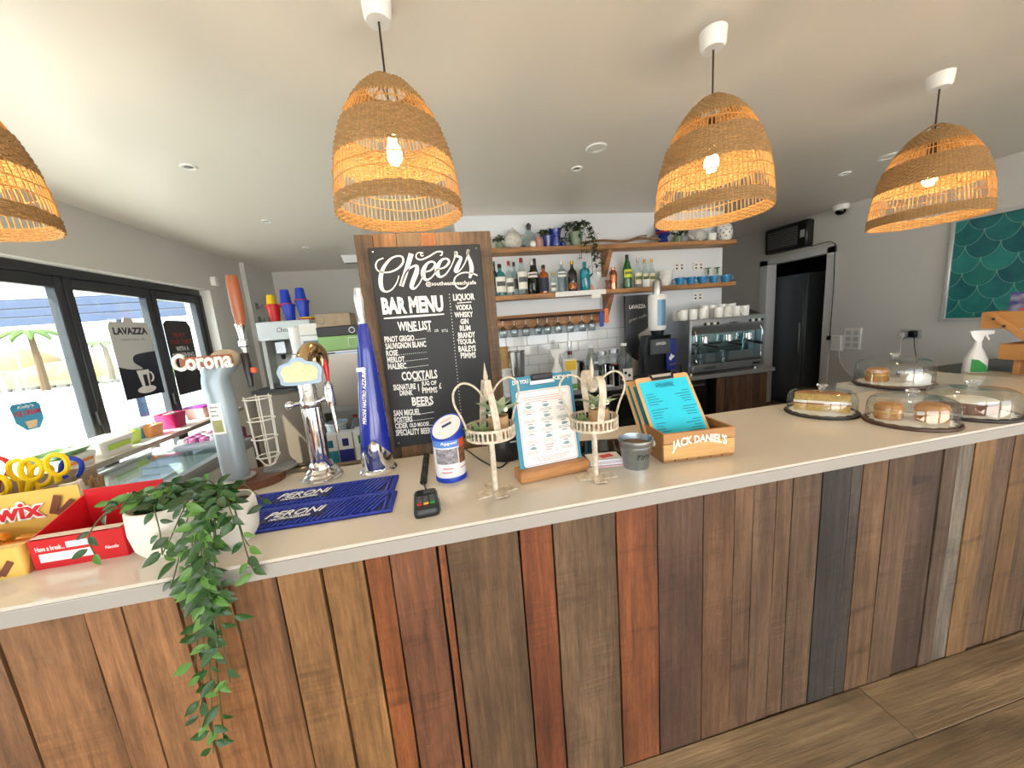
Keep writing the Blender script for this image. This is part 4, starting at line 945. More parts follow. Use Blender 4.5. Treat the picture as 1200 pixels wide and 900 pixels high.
MB().lathe([(0, 0), (r * .8, 0), (r, h * .6), (r * .98, h * .62)], 20).build('body', copper, e); MB().lathe([(r, h * .62), (r * .8, h * .78), (r * .45, h * .84)], 20).build('shoulder', copper, e); MB().lathe([(r * .45, h * .84), (r * .48, h * .97), (0, h)], 16).build('cap', copper, e)
px, py = c6(700, 330); p = Yp(px, py + 10, 3.9); h = Yp(px, py, 3.9).z - ZS2; r = span(px, py, 13, 3.9) / 2
e = thing('decanter', 'clear heart shaped glass decanter beside the bracket', 'decanter', (p.x, 3.9, ZS2))
MB().lathe([(0, 0), (r * .5, 0), (r * .2, h * .15), (r * .3, h * .3), (r, h * .75), (r * .9, h * .92), (r * .5, h)], 20).build('bowl', glass, e); MB().lathe([(r * .5, h), (r * .55, h * 1.01), (r * .5, h * 1.02)], 20).build('rim', glass, e)
px, py = c6(760, 395); p = Yp(px, py, 3.92); e = thing('jigger', 'small pinkish glass measure beside the copper shaker', 'measure', (p.x, 3.92, ZS2)); MB().lathe([(0, 0), (.03, 0), (.012, .05), (.034, .11)], 14).build('cup', thin_glass('pink_glass', (236, 200, 190)), e); MB().lathe([(0, .001), (.031, .001), (.031, .006), (0, .006)], 14).build('foot', copper, e)
px, py = c6(668, 440); p = Yp(px, py, 3.88); e = thing('ornament', 'tiny red and white ornament at the bottle shelf edge', 'ornament', (p.x, 3.88, ZS2)); MB().lathe([(0, 0), (.03, 0), (.03, .03), (.012, .06), (0, .075)], 12).build('body', mat('pinkish', (222, 150, 130), .5), e); MB().ball((0, 0, .08), .012, 8, 6).build('top', white_pl, e)
def cup(px, w, h, y, zb, l, mt, name='cup', grp=None, taper=.78, ang=0, py=380):
    p = Yp(px, py, y); e = thing(name, l, 'cup', (p.x, y, zb), ang, grp); r = w / 2
    MB().lathe([(0, .003), (r * taper, 0), (r * (taper + .08), h * .1), (r, h * .9), (r, h), (r * .93, h), (r * .9, h * .9), (r * .7, h * .1), (0, h * .1)], 22).build('bowl', mt, e)
    MB().tube(spline([(r * .92, 0, h * .8), (r * 1.35, 0, h * .78), (r * 1.45, 0, h * .5), (r * 1.2, 0, h * .28), (r * .86, 0, h * .3)], 4), r * .11, 6).build('handle', mt, e)
    return e
px, py = c7(235, 385); cup(px, .10, .085, 3.87, ZS2, 'small white mug before the gold capped bottles', ceramic, 'mug', ang=30, py=py)
px, py = c7(325, 355); p = Yp(px, py, 3.9)
for k in range(3):
    e = thing('bowl', ['lowest white bowl of the stack on the lower shelf', 'middle white bowl of the stack on the lower shelf', 'topmost white bowl of the stack on the lower shelf'][k], 'bowl', (p.x + .006 * k, 3.9, ZS2 + .048 * k), 0, 'stacked white bowls'); MB().lathe([(0, .004), (.04, 0), (.042, .008), (.07, .04), (.078, .075), (.074, .076), (.064, .04), (.03, .012), (0, .012)], 22).build('bowl', ceramic, e); MB().lathe([(.04, 0), (.042, .006), (.036, .006)], 18).build('foot', ceramic, e)
bluec = mat('sky_blue_ceramic', (46, 132, 190), .2, coat=.4)
for k, x in enumerate((395, 447, 502, 557, 612)):
    px, py = c7(x, 370); cup(px, .118, .085, 3.9, ZS2, '%s blue cup from the left on the lower shelf' % ['first', 'second', 'third', 'fourth', 'fifth'][k], bluec, 'blue_cup', 'blue cups on the lower shelf', .55, -20 if k == 4 else 160, py)
gst = mat('green_glass_stem', (70, 120, 60), .2)
for k, x in enumerate((532, 575)):
    px, py = c7(x, 330); p = Yp(px, py, 4.0); e = thing('stem_glass', ['green stemmed glass upside down, left one behind the blue cups', 'green stemmed glass upside down, right one behind the blue cups'][k], 'glass', (p.x, 4.0, ZS2), 0, 'green stemmed glasses')
    MB().lathe([(.045, 0), (.05, .05), (.03, .10), (.01, .115)], 16).build('bowl', glass, e); MB().lathe([(.01, .115), (.014, .15), (.008, .18), (.03, .19), (.034, .195), (0, .196)], 14).build('stem', gst, e)
# upper shelf ----------------------------------------------------
spk = mat('speckled_china', (224, 222, 214), .25, noise=(60, .8, (1, 1, 1)), c2=(150, 150, 146))
def teapot(px, py, w, y, l, mt, sgn=1):
    p = Yp(px, py, y); e = thing('teapot', l, 'teapot', (p.x, y, ZS1), 0); r = w / 2
    MB().lathe([(0, 0), (r * .55, 0), (r * .9, r * .35), (r, r * .8), (r * .88, r * 1.3), (r * .5, r * 1.65), (r * .42, r * 1.68)], 24).build('body', mt, e)
    ld = MB().lathe([(r * .46, r * 1.66), (r * .36, r * 1.85), (r * .1, r * 1.98), (0, r * 2)], 20).build('lid', mt, e); MB().ball((0, 0, r * 2.1), r * .13, 10, 6).build('knob', mt, ld)
    MB().tube(spline([(-sgn * r * .8, 0, r * .6), (-sgn * r * 1.35, 0, r * .9), (-sgn * r * 1.6, 0, r * 1.5)], 4), [r * .26, r * .24, r * .22, r * .2, r * .17, r * .15, r * .14, r * .12, r * .1], 10).build('spout', mt, e)
    MB().tube(spline([(sgn * r * .85, 0, r * 1.3), (sgn * r * 1.5, 0, r * 1.35), (sgn * r * 1.6, 0, r * .8), (sgn * r * .95, 0, r * .45)], 5), r * .1, 8).build('handle', mt, e)
teapot(*c6(205, 140), .205, 3.92, 'speckled white teapot with lid beside the chalkboard', spk); teapot(*c7(485, 148), .17, 3.92, 'white patterned teapot under the pendant lamp', spk)
px, py = c6(300, 120); p = Yp(px, py, 3.97); e = thing('decanter', 'clear decanter with dark stopper behind the speckled teapot', 'decanter', (p.x, 3.97, ZS1)); MB().lathe([(0, 0), (.08, 0), (.085, .1), (.06, .16), (.025, .19), (.025, .21)], 18).build('body', GC, e); MB().lathe([(0, .2), (.02, .21), (.03, .25), (.015, .27), (0, .28)], 12).build('stopper', black_pl, e)
for x, y_, w, h, mt, l in ((322, 170, .07, .07, ceramic, 'small cream jar beside the speckled teapot'), (360, 165, .09, .11, mat('pink_jar', (176, 130, 126), .4), 'dusky pink jar between teapot and blue pots')):
    px, py = c6(x, y_); p = Yp(px, py, 3.9); e = thing('jar', l, 'jar', (p.x, 3.9, ZS1)); MB().lathe([(0, 0), (w * .45, 0), (w * .5, h * .1), (w * .5, h * .75), (w * .4, h * .85)], 16).build('body', mt, e); MB().lathe([(w * .42, h * .84), (w * .42, h), (0, h)], 16).build('lid', mt, e)
navy = mat('cobalt_glaze', (24, 44, 130), .15, coat=.5); sagep = mat('sage_glaze', (120, 138, 112), .3)
ivy_mt = mat('dark_ivy', (46, 70, 42), .5, noise=(40, .4)); ivy_st = mat('ivy_stem', (70, 76, 44), .7)
def plant_leaves(e, seeds, mt, n, L, rng, stems=True, smt=None):
    lm = leaf_mesh(L, L * .5, .3).mesh('leaf'); lm.materials.append(mt)
    for k in range(n):
        p, az, el, s_ = seeds(k, rng); o = bpy.data.objects.new('leaf', lm); col.objects.link(o); o.parent = e
        o.matrix_local = T(*p) @ RZ(az) @ RX(el) @ RY(rng.uniform(-40, 40)) @ Matrix.Scale(s_, 4)
def pot_plant(loc, l, potm, r, h, n, L, spread, seed, trail=0):
    rg = random.Random(seed); e = thing('potted_plant', l, 'plant', loc, 0, 'potted plants on the upper shelf')
    if potm: MB().lathe([(0, 0), (r * .7, 0), (r * .95, h * .9), (r, h), (r * .9, h), (r * .85, h * .85), (0, h * .85)], 18).build('pot', potm, e)
    st = MB()
    vines = []
    for k in range(max(3, n // 14)):
        a = rg.uniform(0, 6.283); q = Vector((math.cos(a), min(.2, math.sin(a)), 0)) * spread * rg.uniform(.4, 1)
        if k < trail: q = Vector((rg.uniform(-.05, .22), -.13 - .03 * rg.random(), 0)); dz = -rg.uniform(.25, .52)
        else: dz = rg.uniform(.0, .08) * spread * 5
        pts = spline([(0, 0, h * .8), (q.x * .4, q.y * .5, h + .06 * spread * 8), (q.x * .9, q.y, h + .02 + (dz * .3 if dz < 0 else dz)), (q.x * 1.05, q.y * 1.05, h + dz)], 6); vines.append(pts)
        MB().tube(pts, .0022, 5).build('stem', ivy_st, e)
    def sd(k, rg):
        v = vines[k % len(vines)]; i = min(len(v) - 1, int(len(v) * (.15 + .85 * rg.random()))); p = v[i]
        return (p.x + rg.uniform(-.012, .012), p.y + rg.uniform(-.012, .012), p.z + rg.uniform(-.008, .008)), rg.uniform(0, 360), rg.uniform(-50, 40), rg.uniform(.7, 1.15)
    plant_leaves(e, sd, ivy_mt, n, L, rg); return e
def sp(x, y, yy, cv=c6):
    px, py = cv(x, y); return (Yp(px, py, yy).x, yy, ZS1)
pot_plant(sp(125, 160, 3.93), 'dark bushy plant beside the chalkboard top', sagep, .05, .07, 70, .05, .10, 1)
pot_plant(sp(405, 160, 3.93), 'leafy plant in a cobalt pot on the upper shelf', navy, .07, .12, 70, .05, .12, 2)
e = thing('vase', 'cobalt blue ribbed vase beside the leafy blue pot', 'vase', sp(455, 150, 3.9)); MB().lathe([(0, 0), (.05, 0), (.06, .03), (.052, .10), (.068, .185), (.06, .185), (.048, .1), (0, .02)], 18).build('body', navy, e); MB().lathe([(.054, .1), (.06, .105), (.054, .11)], 18).build('band', navy, e)
pot_plant(sp(500, 180, 3.9), 'low trailing sprig along the upper shelf edge', navy, .03, .04, 36, .045, .10, 3)
pot_plant(sp(575, 150, 3.93), 'trailing ivy in a sage green pot hanging over the shelf', sagep, .085, .15, 190, .055, .2, 4, 8)
px, py = c7(120, 160); p0 = Yp(px, py, 3.88); e = thing('driftwood', 'long twisted driftwood branch lying along the upper shelf', 'branch', (p0.x, 3.88, ZS1)); tw_m = mat('driftwood_brown', (140, 104, 70), .8, noise=(20, .6, (.2, 1, 1)))
MB().tube(spline([(-.5, 0, .03), (-.25, .01, .05), (0, -.01, .03), (.25, .01, .06), (.5, .0, .03)], 6), .014, 8).build('main_branch', tw_m, e)
for x, dx in ((-.3, -.14), (.1, .2), (.3, .16)): MB().tube(spline([(x, 0, .045), (x + dx * .5, -.02, .075), (x + dx, -.01, .085)], 4), .007, 6).build('twig', tw_m, e)
pot_plant(sp(385, 150, 3.93, c7), 'dark plant half hidden behind the pendant lamp', sagep, .06, .07, 60, .05, .12, 6)
e = thing('vase', 'cobalt blue pot with a red band on the upper shelf', 'vase', sp(315, 150, 3.9, c7)); MB().lathe([(0, 0), (.05, 0), (.058, .02), (.045, .06), (.085, .13), (.088, .18), (.08, .18), (.07, .13), (0, .06)], 20).build('body', navy, e); MB().lathe([(.072, .105), (.08, .115), (.083, .125)], 20).build('band', capr, e)
px, py = c7(547, 158); cup(px, .115, .085, 3.9, ZS1, 'plain white mug on the upper shelf', ceramic, 'mug', None, .85, 20, py)
e = thing('vase', 'white pierced lattice vase at the right end of the upper shelf', 'vase', sp(610, 140, 3.92, c7)); MB().lathe([(0, 0), (.06, 0), (.085, .05), (.092, .11), (.078, .17), (.05, .2), (.046, .2), (.07, .165), (.084, .11), (0, .02)], 22).build('body', ceramic, e)
m = MB()
for i in range(4):
    for k in range(9):
        a = 2 * math.pi * (k + .5 * (i % 2)) / 9; z = .05 + .035 * i; r = [.086, .0925, .09, .079][i]; m.cyl((0, 0, 0), .009, .002, 8, M=T(r * math.cos(a), r * math.sin(a), z) @ RZ(math.degrees(a)) @ RY(90))
m.build('holes', mat('lattice_grey', (104, 104, 102), .6), e)
wgl = thin_glass('wine_glass', (222, 230, 232), .02, .16)
# glass hanging rail ----------------------------------------------
g0 = Yp(584, 383, 4.0); g1 = Yp(704, 373, 4.0); zr = Yp(640, 375, 4.0).z
e = thing('glass_rail', 'wooden rail for hanging wine glasses under the shelf', 'glass rack', ((g0.x + g1.x) / 2, 4.02, zr))
o = MB().box((0, 0, 0), (g1.x - g0.x + .1, .05, .16), .005).build('back_board', SHELFWOOD, e); colour(o, (176, 124, 78))
o = MB().box((0, -.09, .045), (g1.x - g0.x + .1, .13, .02), .003).build('slotted_board', SHELFWOOD, e); colour(o, (150, 104, 66))
MB().tube([(-(g1.x - g0.x) / 2, -.155, .035), ((g1.x - g0.x) / 2, -.155, .035)], .012, 6).build('rope', mat('dark_rope', (52, 36, 30), .8), e)
for k, x in enumerate((145, 212, 280, 350, 405, 470, 540, 610, 668)):
    px, py = c6(x, 640); p = Yp(px, py, 3.93); e = thing('wine_glass', '%s hanging wine glass from the left under the rail' % ['first', 'second', 'third', 'fourth', 'fifth', 'sixth', 'seventh', 'eighth', 'ninth'][k], 'wine glass', (p.x, 3.93, zr + .036), 0, 'wine glasses hanging under the rail')
    MB().lathe([(0, 0), (.038, -.004), (.036, -.007), (.006, -.012), (.005, -.07), (.02, -.082)], 16).build('stem', wgl, e); MB().lathe([(.008, -.078), (.04, -.10), (.05, -.13), (.046, -.165), (.037, -.2)], 20).build('bowl', wgl, e)
for x, c, nm, l in ((722, (24, 60, 150), 'blue', 'blue bottle opener hanging from the shelf bracket'), (752, (220, 110, 40), 'orange', 'orange bottle opener hanging from the shelf bracket')):
    px, py = c6(x, 600); p = Yp(px, py, 3.84); zo = p.z - (.14 if c[0] < 100 else .1); e = thing('bottle_opener', l, 'opener', (p.x, 3.838, zo)); mt = mat('opener_' + nm, c, .4)
    MB().prism(rrect(.05, .17, .02), .012, FRONT @ T(0, .1, 0)).build('blade', mt, e); MB().tube([(0, 0, .18), ((bx_ - p.x) * .5, 0, (ZS2 - .04 - zo + .18) / 2), (bx_ - p.x, .0, ZS2 - .035 - zo), (bx_ - p.x, .03, ZS2 - .03 - zo)], .003, 5).build('loop', mt, e)
# wall plates on the back wall
for k, (x, y_) in enumerate(((390, 298), (482, 295), (478, 440))):
    px, py = c7(x, y_); p = Yp(px, py, YB); e = thing('power_socket', ['white double socket on the wall, left of two above blue cups', 'white double socket on the wall, right of two above blue cups', 'white socket on the wall behind the coffee machine'][k], 'socket', (p.x, YB - .001, p.z), 0, 'white wall sockets')
    MB().box((0, -.006, 0), (.15, .012, .10), .003).build('plate', white_pl, e)
    for s_ in (-.035, .035): MB().box((s_, -.013, .018), (.03, .004, .02), .001).build('switch', grey_pl, e); MB().box((s_, -.0125, -.02), (.026, .002, .02)).build('outlet', black_pl, e)
# ------------------------------------------------------------------ back worktop and cabinets
ZW = .92
w0, w1 = .46, 3.84
e = thing('back_worktop', 'grey worktop under the shelves holding the coffee machine', 'worktop', ((w0 + w1) / 2, 3.745, ZW - .045)); MB().box((0, 0, .0225), (w1 - w0, .59, .045), .004).build('slab', mat('grey_laminate', (150, 148, 144), .3, noise=(120, .3)), e)
MB().box((0, -.297, .0225), (w1 - w0, .004, .04)).build('edge_band', mat('grey_edge', (126, 128, 130), .4), e)
xc = Yp(843, 470, 3.47).x
e = thing('cabinet', 'planked dark wooden cabinet under the coffee machine', 'cabinet', ((xc + 3.8) / 2, 3.76, -.012)); wc = 3.8 - xc
MB().box((0, .02, .44), (wc, .5, .865), .003).build('body', black_matt, e)
n = 7
for k in range(n):
    o = MB().box((0, 0, 0), (wc / n - .004, .02, .84), .002).build('plank', PLANK, e, loc=(-wc / 2 + wc / n * (k + .5), -.245, .45)); colour(o, [(92, 66, 48), (78, 58, 44), (100, 72, 52), (84, 62, 46)][k % 4])
MB().tube([(-.12, -.262, .62), (-.12, -.275, .64), (-.12, -.275, .74), (-.12, -.262, .76)], .006, 6).build('handle', mat('brown_handle', (110, 80, 60), .4), e)
x = .5; k = 0
fr_d = mat('fridge_black', (20, 20, 22), .4); fr_g = mat('dark_glass', (30, 34, 36), .05, coat=.5)
while x < xc - .2:
    x1 = min(x + .62, xc - .01); e = thing('bottle_fridge', '%s black under counter bottle fridge' % ['first from left', 'second from left', 'third from left', 'fourth from left', 'fifth from left'][k], 'fridge', ((x + x1) / 2, 3.76, -.012), 0, 'under counter fridges'); w = x1 - x
    MB().box((0, .02, .44), (w - .01, .5, .86), .004).build('body', fr_d, e); d = MB().box((0, -.245, .45), (w - .02, .03, .80), .006).build('door', fr_d, e); MB().box((0, -.262, .45), (w - .14, .006, .62), .002).build('window', fr_g, d); MB().box((0, -.266, .82), (w - .1, .014, .02), .004).build('handle', steel, d)
    x = x1; k += 1
# ------------------------------------------------------------------ coffee machine
ym = 3.53
xm0, xm1 = Yp(806, 424, ym).x, Yp(894, 414, ym).x; wm_ = xm1 - xm0; zt = Yp(850, 372, ym).z - ZW
st2 = mat('machine_steel', (178, 184, 190), .28, .85); blk = black_pl
e = thing('coffee_machine', 'large silver espresso machine on the back worktop', 'coffee machine', ((xm0 + xm1) / 2, ym, ZW))
H_ = zt
prof = [(0, .03), (.0, .11), (.06, .13), (.10, H_ - .19), (.0, H_ - .085), (-.03, H_ - .03), (-.02, H_), (.46, H_), (.46, .03)]
side = Matrix(((0, 0, 1, 0), (1, 0, 0, 0), (0, 1, 0, 0), (0, 0, 0, 1)))
for s_ in (-1, 1): MB().prism([(0, .03), (-.01, .12), (-.03, H_ - .03), (-.02, H_), (.46, H_), (.46, .03)], .03, T(s_ * (wm_ / 2 - .015) - .015, 0, 0) @ side).build('side_panel', st2, e)
MB().box((0, .27, (H_ + .03) / 2), (wm_ - .06, .36, H_ - .04), .004).build('body', mat('machine_back', (120, 132, 136), .3, .6), e)
MB().box((0, .085, H_ * .56), (wm_ - .08, .01, H_ * .40)).build('splash_back', mat('teal_steel', (140, 172, 174), .12, .9), e)
MB().box((0, .03, .075), (wm_ - .055, .16, .08), .006).build('drip_tray', st2, e); MB().box((0, .03, .118), (wm_ - .10, .13, .01), .002).build('drip_grid', blk, e)
MB().prism([(-.03, H_ - .10), (-.035, H_ - .03), (-.02, H_ + .004), (.2, H_ + .004), (.2, H_ - .05), (.1, H_ - .17), (.02, H_ - .17)], wm_ - .06, T(-(wm_ - .06) / 2, 0, 0) @ side).build('top_panel', st2, e)
for x0 in (-.62, .55):
    for k in range(5): MB().cyl((0, 0, 0), .016, .006, 12, M=T(x0 * wm_ / 2 + (k - 2) * .042 + .08, -.034, H_ - .055) @ RX(86)).build('button', mat('button_white', (230, 230, 226), .4) if k % 2 else blk, e)
txt('TEMPIO', e, blk, T(.06, -.0365, H_ - .062) @ FRONT, .03, (-.06, .06, -.01, .012), .01); txt('LAVAZZA', e, blk, T(-.26, -.052, .06) @ FRONT, .03, (-.08, .08, 0, .028), .02)
MB().box((wm_ * .36, -.053, .075), (.10, .004, .022)).build('badge', blk, e)
for x in (-.24, .04, .28):
    x = x * wm_ / .9; g = MB().cyl((x, .03, H_ - .25), .045, .05, 20).cyl((x, .03, H_ - .27), .05, .03, 20).build('group_head', chrome, e)
    MB().tube([(x, .03, H_ - .29), (x, -.06, H_ - .30), (x, -.16, H_ - .31)], [.012, .014, .018], 8).build('portafilter_handle', blk, g)
for s_ in (-.44, .42): MB().tube(spline([(s_ * wm_, -.03, H_ - .12), (s_ * wm_, -.06, H_ - .2), (s_ * wm_, -.05, .2), (s_ * wm_ * .98, -.06, .15)], 4), .008, 8).build('steam_wand', chrome, e)
for x in (-1, 1):
    for y in (.04, .4): MB().cyl((x * (wm_ / 2 - .07), y, 0), .025, .035, 12).build('foot', chrome, e)
cg = thing('cup_guard', 'clear slanted perspex guard beside the cups on the coffee machine', 'guard', ((xm0 + xm1) / 2 + wm_ / 2 - .012, ym + .02, ZW + H_ + .005)); MB().prism([(0, 0), (.44, 0), (.44, .17), (.25, .10)], .006, side).build('panel', thin_glass('perspex', (214, 222, 224), .05), cg); MB().box((.003, .22, .006), (.012, .44, .012), .002).build('foot_rail', steel, cg)
ztop = ZW + H_ + .004
for k, x in enumerate((500, 578, 655, 780, 850, 912, 980)):
    cup(725 + x / 6.667, .105, .115, 3.60, ztop, '%s white cup from the left in the front row on the coffee machine' % ['first', 'second', 'third', 'fourth', 'fifth', 'sixth', 'seventh'][k], ceramic, 'coffee_cup', 'white cups on the coffee machine', .86, [200, 30, 10, -10, 250, 80, 200][k], 365)
for k, x in enumerate((455, 540, 670, 728, 800, 875)):
    cup(725 + x / 6.667, .11, .15 if k > 1 else .11, 3.74, ztop, '%s white cup from the left in the back row on the coffee machine' % ['first', 'second', 'third', 'fourth', 'fifth', 'sixth'][k], ceramic, 'coffee_cup', 'white cups on the coffee machine', .86, [40, 200, 90, -30, 10, 60][k], 360)
for k, x in enumerate((660, 840)):
    p = Yp(725 + x / 6.667, 405, 3.50); e = thing('glass_jug', ['square glass measuring jug, left of two under the machine spouts', 'square glass measuring jug, right of two under the machine spouts'][k], 'jug', (p.x, 3.56, ZW + .124), 0, 'glass jugs on the coffee machine')
    MB().stack([(.12, .09, .02, 0), (.14, .1, .02, .12)], None, 3, (1, 0)).build('body', GC, e); MB().cyl((0, -.02, .0), .022, .04, 12).build('weight', chrome, e)
# grinder ---------------------------------------------------------
yg = 3.56; gx0, gx1 = Yp(753, 420, yg).x, Yp(788, 420, yg).x; gw = gx1 - gx0; gt_ = Yp(770, 393, yg).z - ZW; gh = Yp(770, 387, yg).z - ZW; gtt = Yp(771, 345, yg).z - ZW; gx = (gx0 + gx1) / 2
e = thing('coffee_grinder', 'black coffee grinder with a white windowed bean hopper', 'grinder', (gx, yg, ZW))
MB().stack([(gw, .30, .05, 0), (gw, .30, .05, .05), (gw * .95, .16, .05, .07, 0, .06), (gw * .95, .17, .06, gt_ * .7, 0, .06), (gw * .8, .2, .06, gt_, 0, .03)], None, 4).build('body', mat('grinder_black', (26, 27, 30), .35), e)
MB().box((-.02, -.075, gt_ * .76), (gw * .62, .04, gt_ * .34), .01).build('front_panel', mat('panel_grey', (70, 74, 78), .4), e)
txt('LAVAZZA', e, white_pl, T(-.02, -.097, gt_ * .8) @ FRONT, .03, (-.06, .06, 0, .028), .02)
o = MB().box((gw * .35, -.06, gt_ * .55), (gw * .34, .02, gt_ * .7), .01).build('side_flag', mat('flag_navy', (28, 44, 130), .4), e)
MB().add([(.03 * math.cos(a) * (1 + .4 * math.sin(2 * a)), 0, .03 * math.sin(a) * (1 + .5 * math.cos(3 * a))) for a in [2 * math.pi * k / 16 for k in range(16)]], [tuple(range(16))], T(gw * .34, -.0715, gt_ * .5)).build('flag_print', white_pl, o)
MB().lathe([(0, gt_), (.06, gt_), (.075, gh), (.075, gh + .02)], 20, (.0, .0, 0)).build('collar', blk, e)
hr = span(771, 365, 18, yg) / 2
MB().lathe([(0, gh), (hr * .86, gh), (hr, gh + .03), (hr, gtt - .02), (hr * .92, gtt), (0, gtt)], 24).build('hopper', white_pl, e)
v = []; f = []
for k in range(7):
    a = R(238 + 64 * k / 6)
    for z in (gh + .05, gtt - .06): v.append(((hr + .001) * math.cos(a), (hr + .001) * math.sin(a), z))
for k in range(6): f.append((2 * k, 2 * k + 2, 2 * k + 3, 2 * k + 1))
MB().add(v, f).build('hopper_window', mat('hopper_blue', (92, 136, 170), .1), e)
MB().lathe([(0, gtt), (hr * .5, gtt), (hr * .5, gtt + .13), (hr * .42, gtt + .15), (0, gtt + .15)], 16).build('hopper_neck', steel, e)
MB().tube(spline([(gw * .2, -.1, .16), (gw * .52, -.12, .16), (gw * .52, -.12, .05), (gw * .3, -.14, .035)], 5), .007, 6).build('hook', chrome, e)
# display panel ---------------------------------------------------
yd = 3.86; dx0, dx1 = Yp(731, 400, yd).x, Yp(763, 400, yd).x; dz1 = Yp(745, 346, yd).z - ZW
e = thing('advert_board', 'dark coffee advertising panel with pale swirl on the worktop', 'advert panel', ((dx0 + dx1) / 2 + .02, yd, ZW)); dw = dx1 - dx0
MB().box((0, 0, dz1 / 2), (dw, .04, dz1), .004).build('board', mat('panel_dark', (52, 54, 58), .4), e); pale = mat('panel_pale', (176, 170, 160), .5)
sw = spline([(-dw * .5, dz1 * .32, 0), (-dw * .2, dz1 * .22, 0), (-.01, dz1 * .26, 0), (.0, dz1 * .42, 0), (-.02, dz1 * .52, 0), (.05, dz1 * .56, 0), (dw * .3, dz1 * .6, 0), (dw * .48, dz1 * .66, 0)], 5)
MB().prism([(q.x, q.y) for q in sw] + [(dw * .48, .01), (-dw * .5, .01)], .003, T(0, -.0205, 0) @ FRONT).build('swirl', pale, e)
MB().box((-.03, -.0245, dz1 * .26), (.06, .004, .10)).build('cup_print', mat('cup_brown', (96, 56, 44), .5), e)
txt('LAVAZZA', e, white_pl, T(-.02, -.0215, dz1 * .84) @ FRONT, .03, (-.11, .10, 0, .045), .03); txt('gran caffe', e, pale, T(-.02, -.0215, dz1 * .70) @ FRONT @ RZ(12), .03, (-.12, .12, 0, .045), 0, .4)
# clutter on the worktop -------------------------------------------
def c8(x, y): return (570 + x / 5.714, 380 + y / 5.714)
def wx(x, y, yy): p = Yp(*c8(x, y), yy); return p
kraftc = mat('kraft_cup', (196, 158, 104), .7); milkp = thin_glass('milky_plastic', (226, 232, 232), .3)
def cups_stack(x, yt, yb, w, y, l, mt, n):
    p = wx(x, yb, y); h = wx(x, yt, y).z - ZW; e = thing('cup_stack', l, 'cups', (p.x, y, ZW)); r = w / 2
    for k in range(n): z = h * k / n * .86; MB().lathe([(r * .72, z), (r * .98, z + h * .14), (r * 1.04, z + h * .145), (r * .95, z + h * .15)], 16).build('paper_cup', mt, e)
cups_stack(128, 120, 300, .10, 3.72, 'tall stack of brown paper cups beside the chalkboard', kraftc, 9); cups_stack(140, 270, 380, .12, 3.56, 'stack of white paper cups in front of the brown ones', white_pl, 6)
p = wx(215, 360, 3.66); h = wx(215, 180, 3.66).z - ZW; e = thing('mixing_cup', 'tall steel milkshake cup on the back worktop', 'cup', (p.x, 3.66, ZW)); MB().lathe([(0, 0), (.055, 0), (.085, h), (.08, h), (.05, .01), (0, .01)], 22).build('body', steel, e); MB().lathe([(.084, h - .006), (.088, h), (.084, h + .004)], 22).build('rim', chrome, e)
p = wx(385, 340, 3.62); e = thing('tamper_set', 'small brown and black coffee tool on the back worktop', 'coffee tool', (p.x, 3.62, ZW)); MB().cyl((0, 0, 0), .05, .09, 16).build('base', mat('tool_tan', (160, 124, 84), .5), e); MB().lathe([(.02, .09), (.045, .11), (.04, .16), (0, .175)], 14).build('knob', black_pl, e); MB().tube([(0, -.02, .12), (-.06, -.05, .14), (-.12, -.05, .15)], .014, 8).build('handle', mat('tool_brown', (70, 44, 32), .5), e)
p = wx(285, 320, 3.7); e = thing('tray', 'low steel tray beside the milkshake cup', 'tray', (p.x, 3.7, ZW)); MB().stack([(.16, .12, .02, 0), (.19, .15, .02, .05)], None, 3, (1, 0)).build('pan', steel, e); MB().box((0, 0, .05), (.1, .08, .03), .004).build('contents', mat('tool_tan', (160, 124, 84), .5), e)
def spray(loc, h, l, lab, rz=0, body=None):
    e = thing('spray_bottle', l, 'spray bottle', loc, rz); bm = body or white_pl; s_ = h
    MB().stack([(.34 * s_, .24 * s_, .08 * s_, 0), (.36 * s_, .25 * s_, .09 * s_, .04 * s_), (.35 * s_, .24 * s_, .09 * s_, .34 * s_), (.24 * s_, .18 * s_, .07 * s_, .5 * s_), (.13 * s_, .12 * s_, .05 * s_, .62 * s_), (.11 * s_, .10 * s_, .045 * s_, .76 * s_)], None, 4).build('body', bm, e)
    MB().prism([(-.13 * s_, .06 * s_), (.15 * s_, .06 * s_), (.1 * s_, .22 * s_), (-.02 * s_, .34 * s_), (-.13 * s_, .36 * s_)], .002, T(0, -.127 * s_, 0) @ FRONT).build('label', lab, e)
    hd = MB().prism([(-.16 * s_, .98 * s_), (-.12 * s_, .86 * s_), (-.05 * s_, .76 * s_), (.05 * s_, .76 * s_), (.07 * s_, .88 * s_), (.22 * s_, .92 * s_), (.22 * s_, .99 * s_), (-.1 * s_, 1.0 * s_)], .07 * s_, T(0, .035 * s_, 0) @ FRONT).build('trigger_head', bm, e)
    MB().prism([(.09 * s_, .9 * s_), (.13 * s_, .9 * s_), (.18 * s_, .78 * s_), (.15 * s_, .77 * s_)], .03 * s_, T(0, .015 * s_, 0) @ FRONT).build('trigger', bm, hd)
p = wx(475, 345, 3.6); spray((p.x, 3.6, ZW), wx(475, 165, 3.6).z - ZW, 'white spray bottle on the back worktop by the tiles', mat('spray_label_blue', (120, 150, 180), .5))
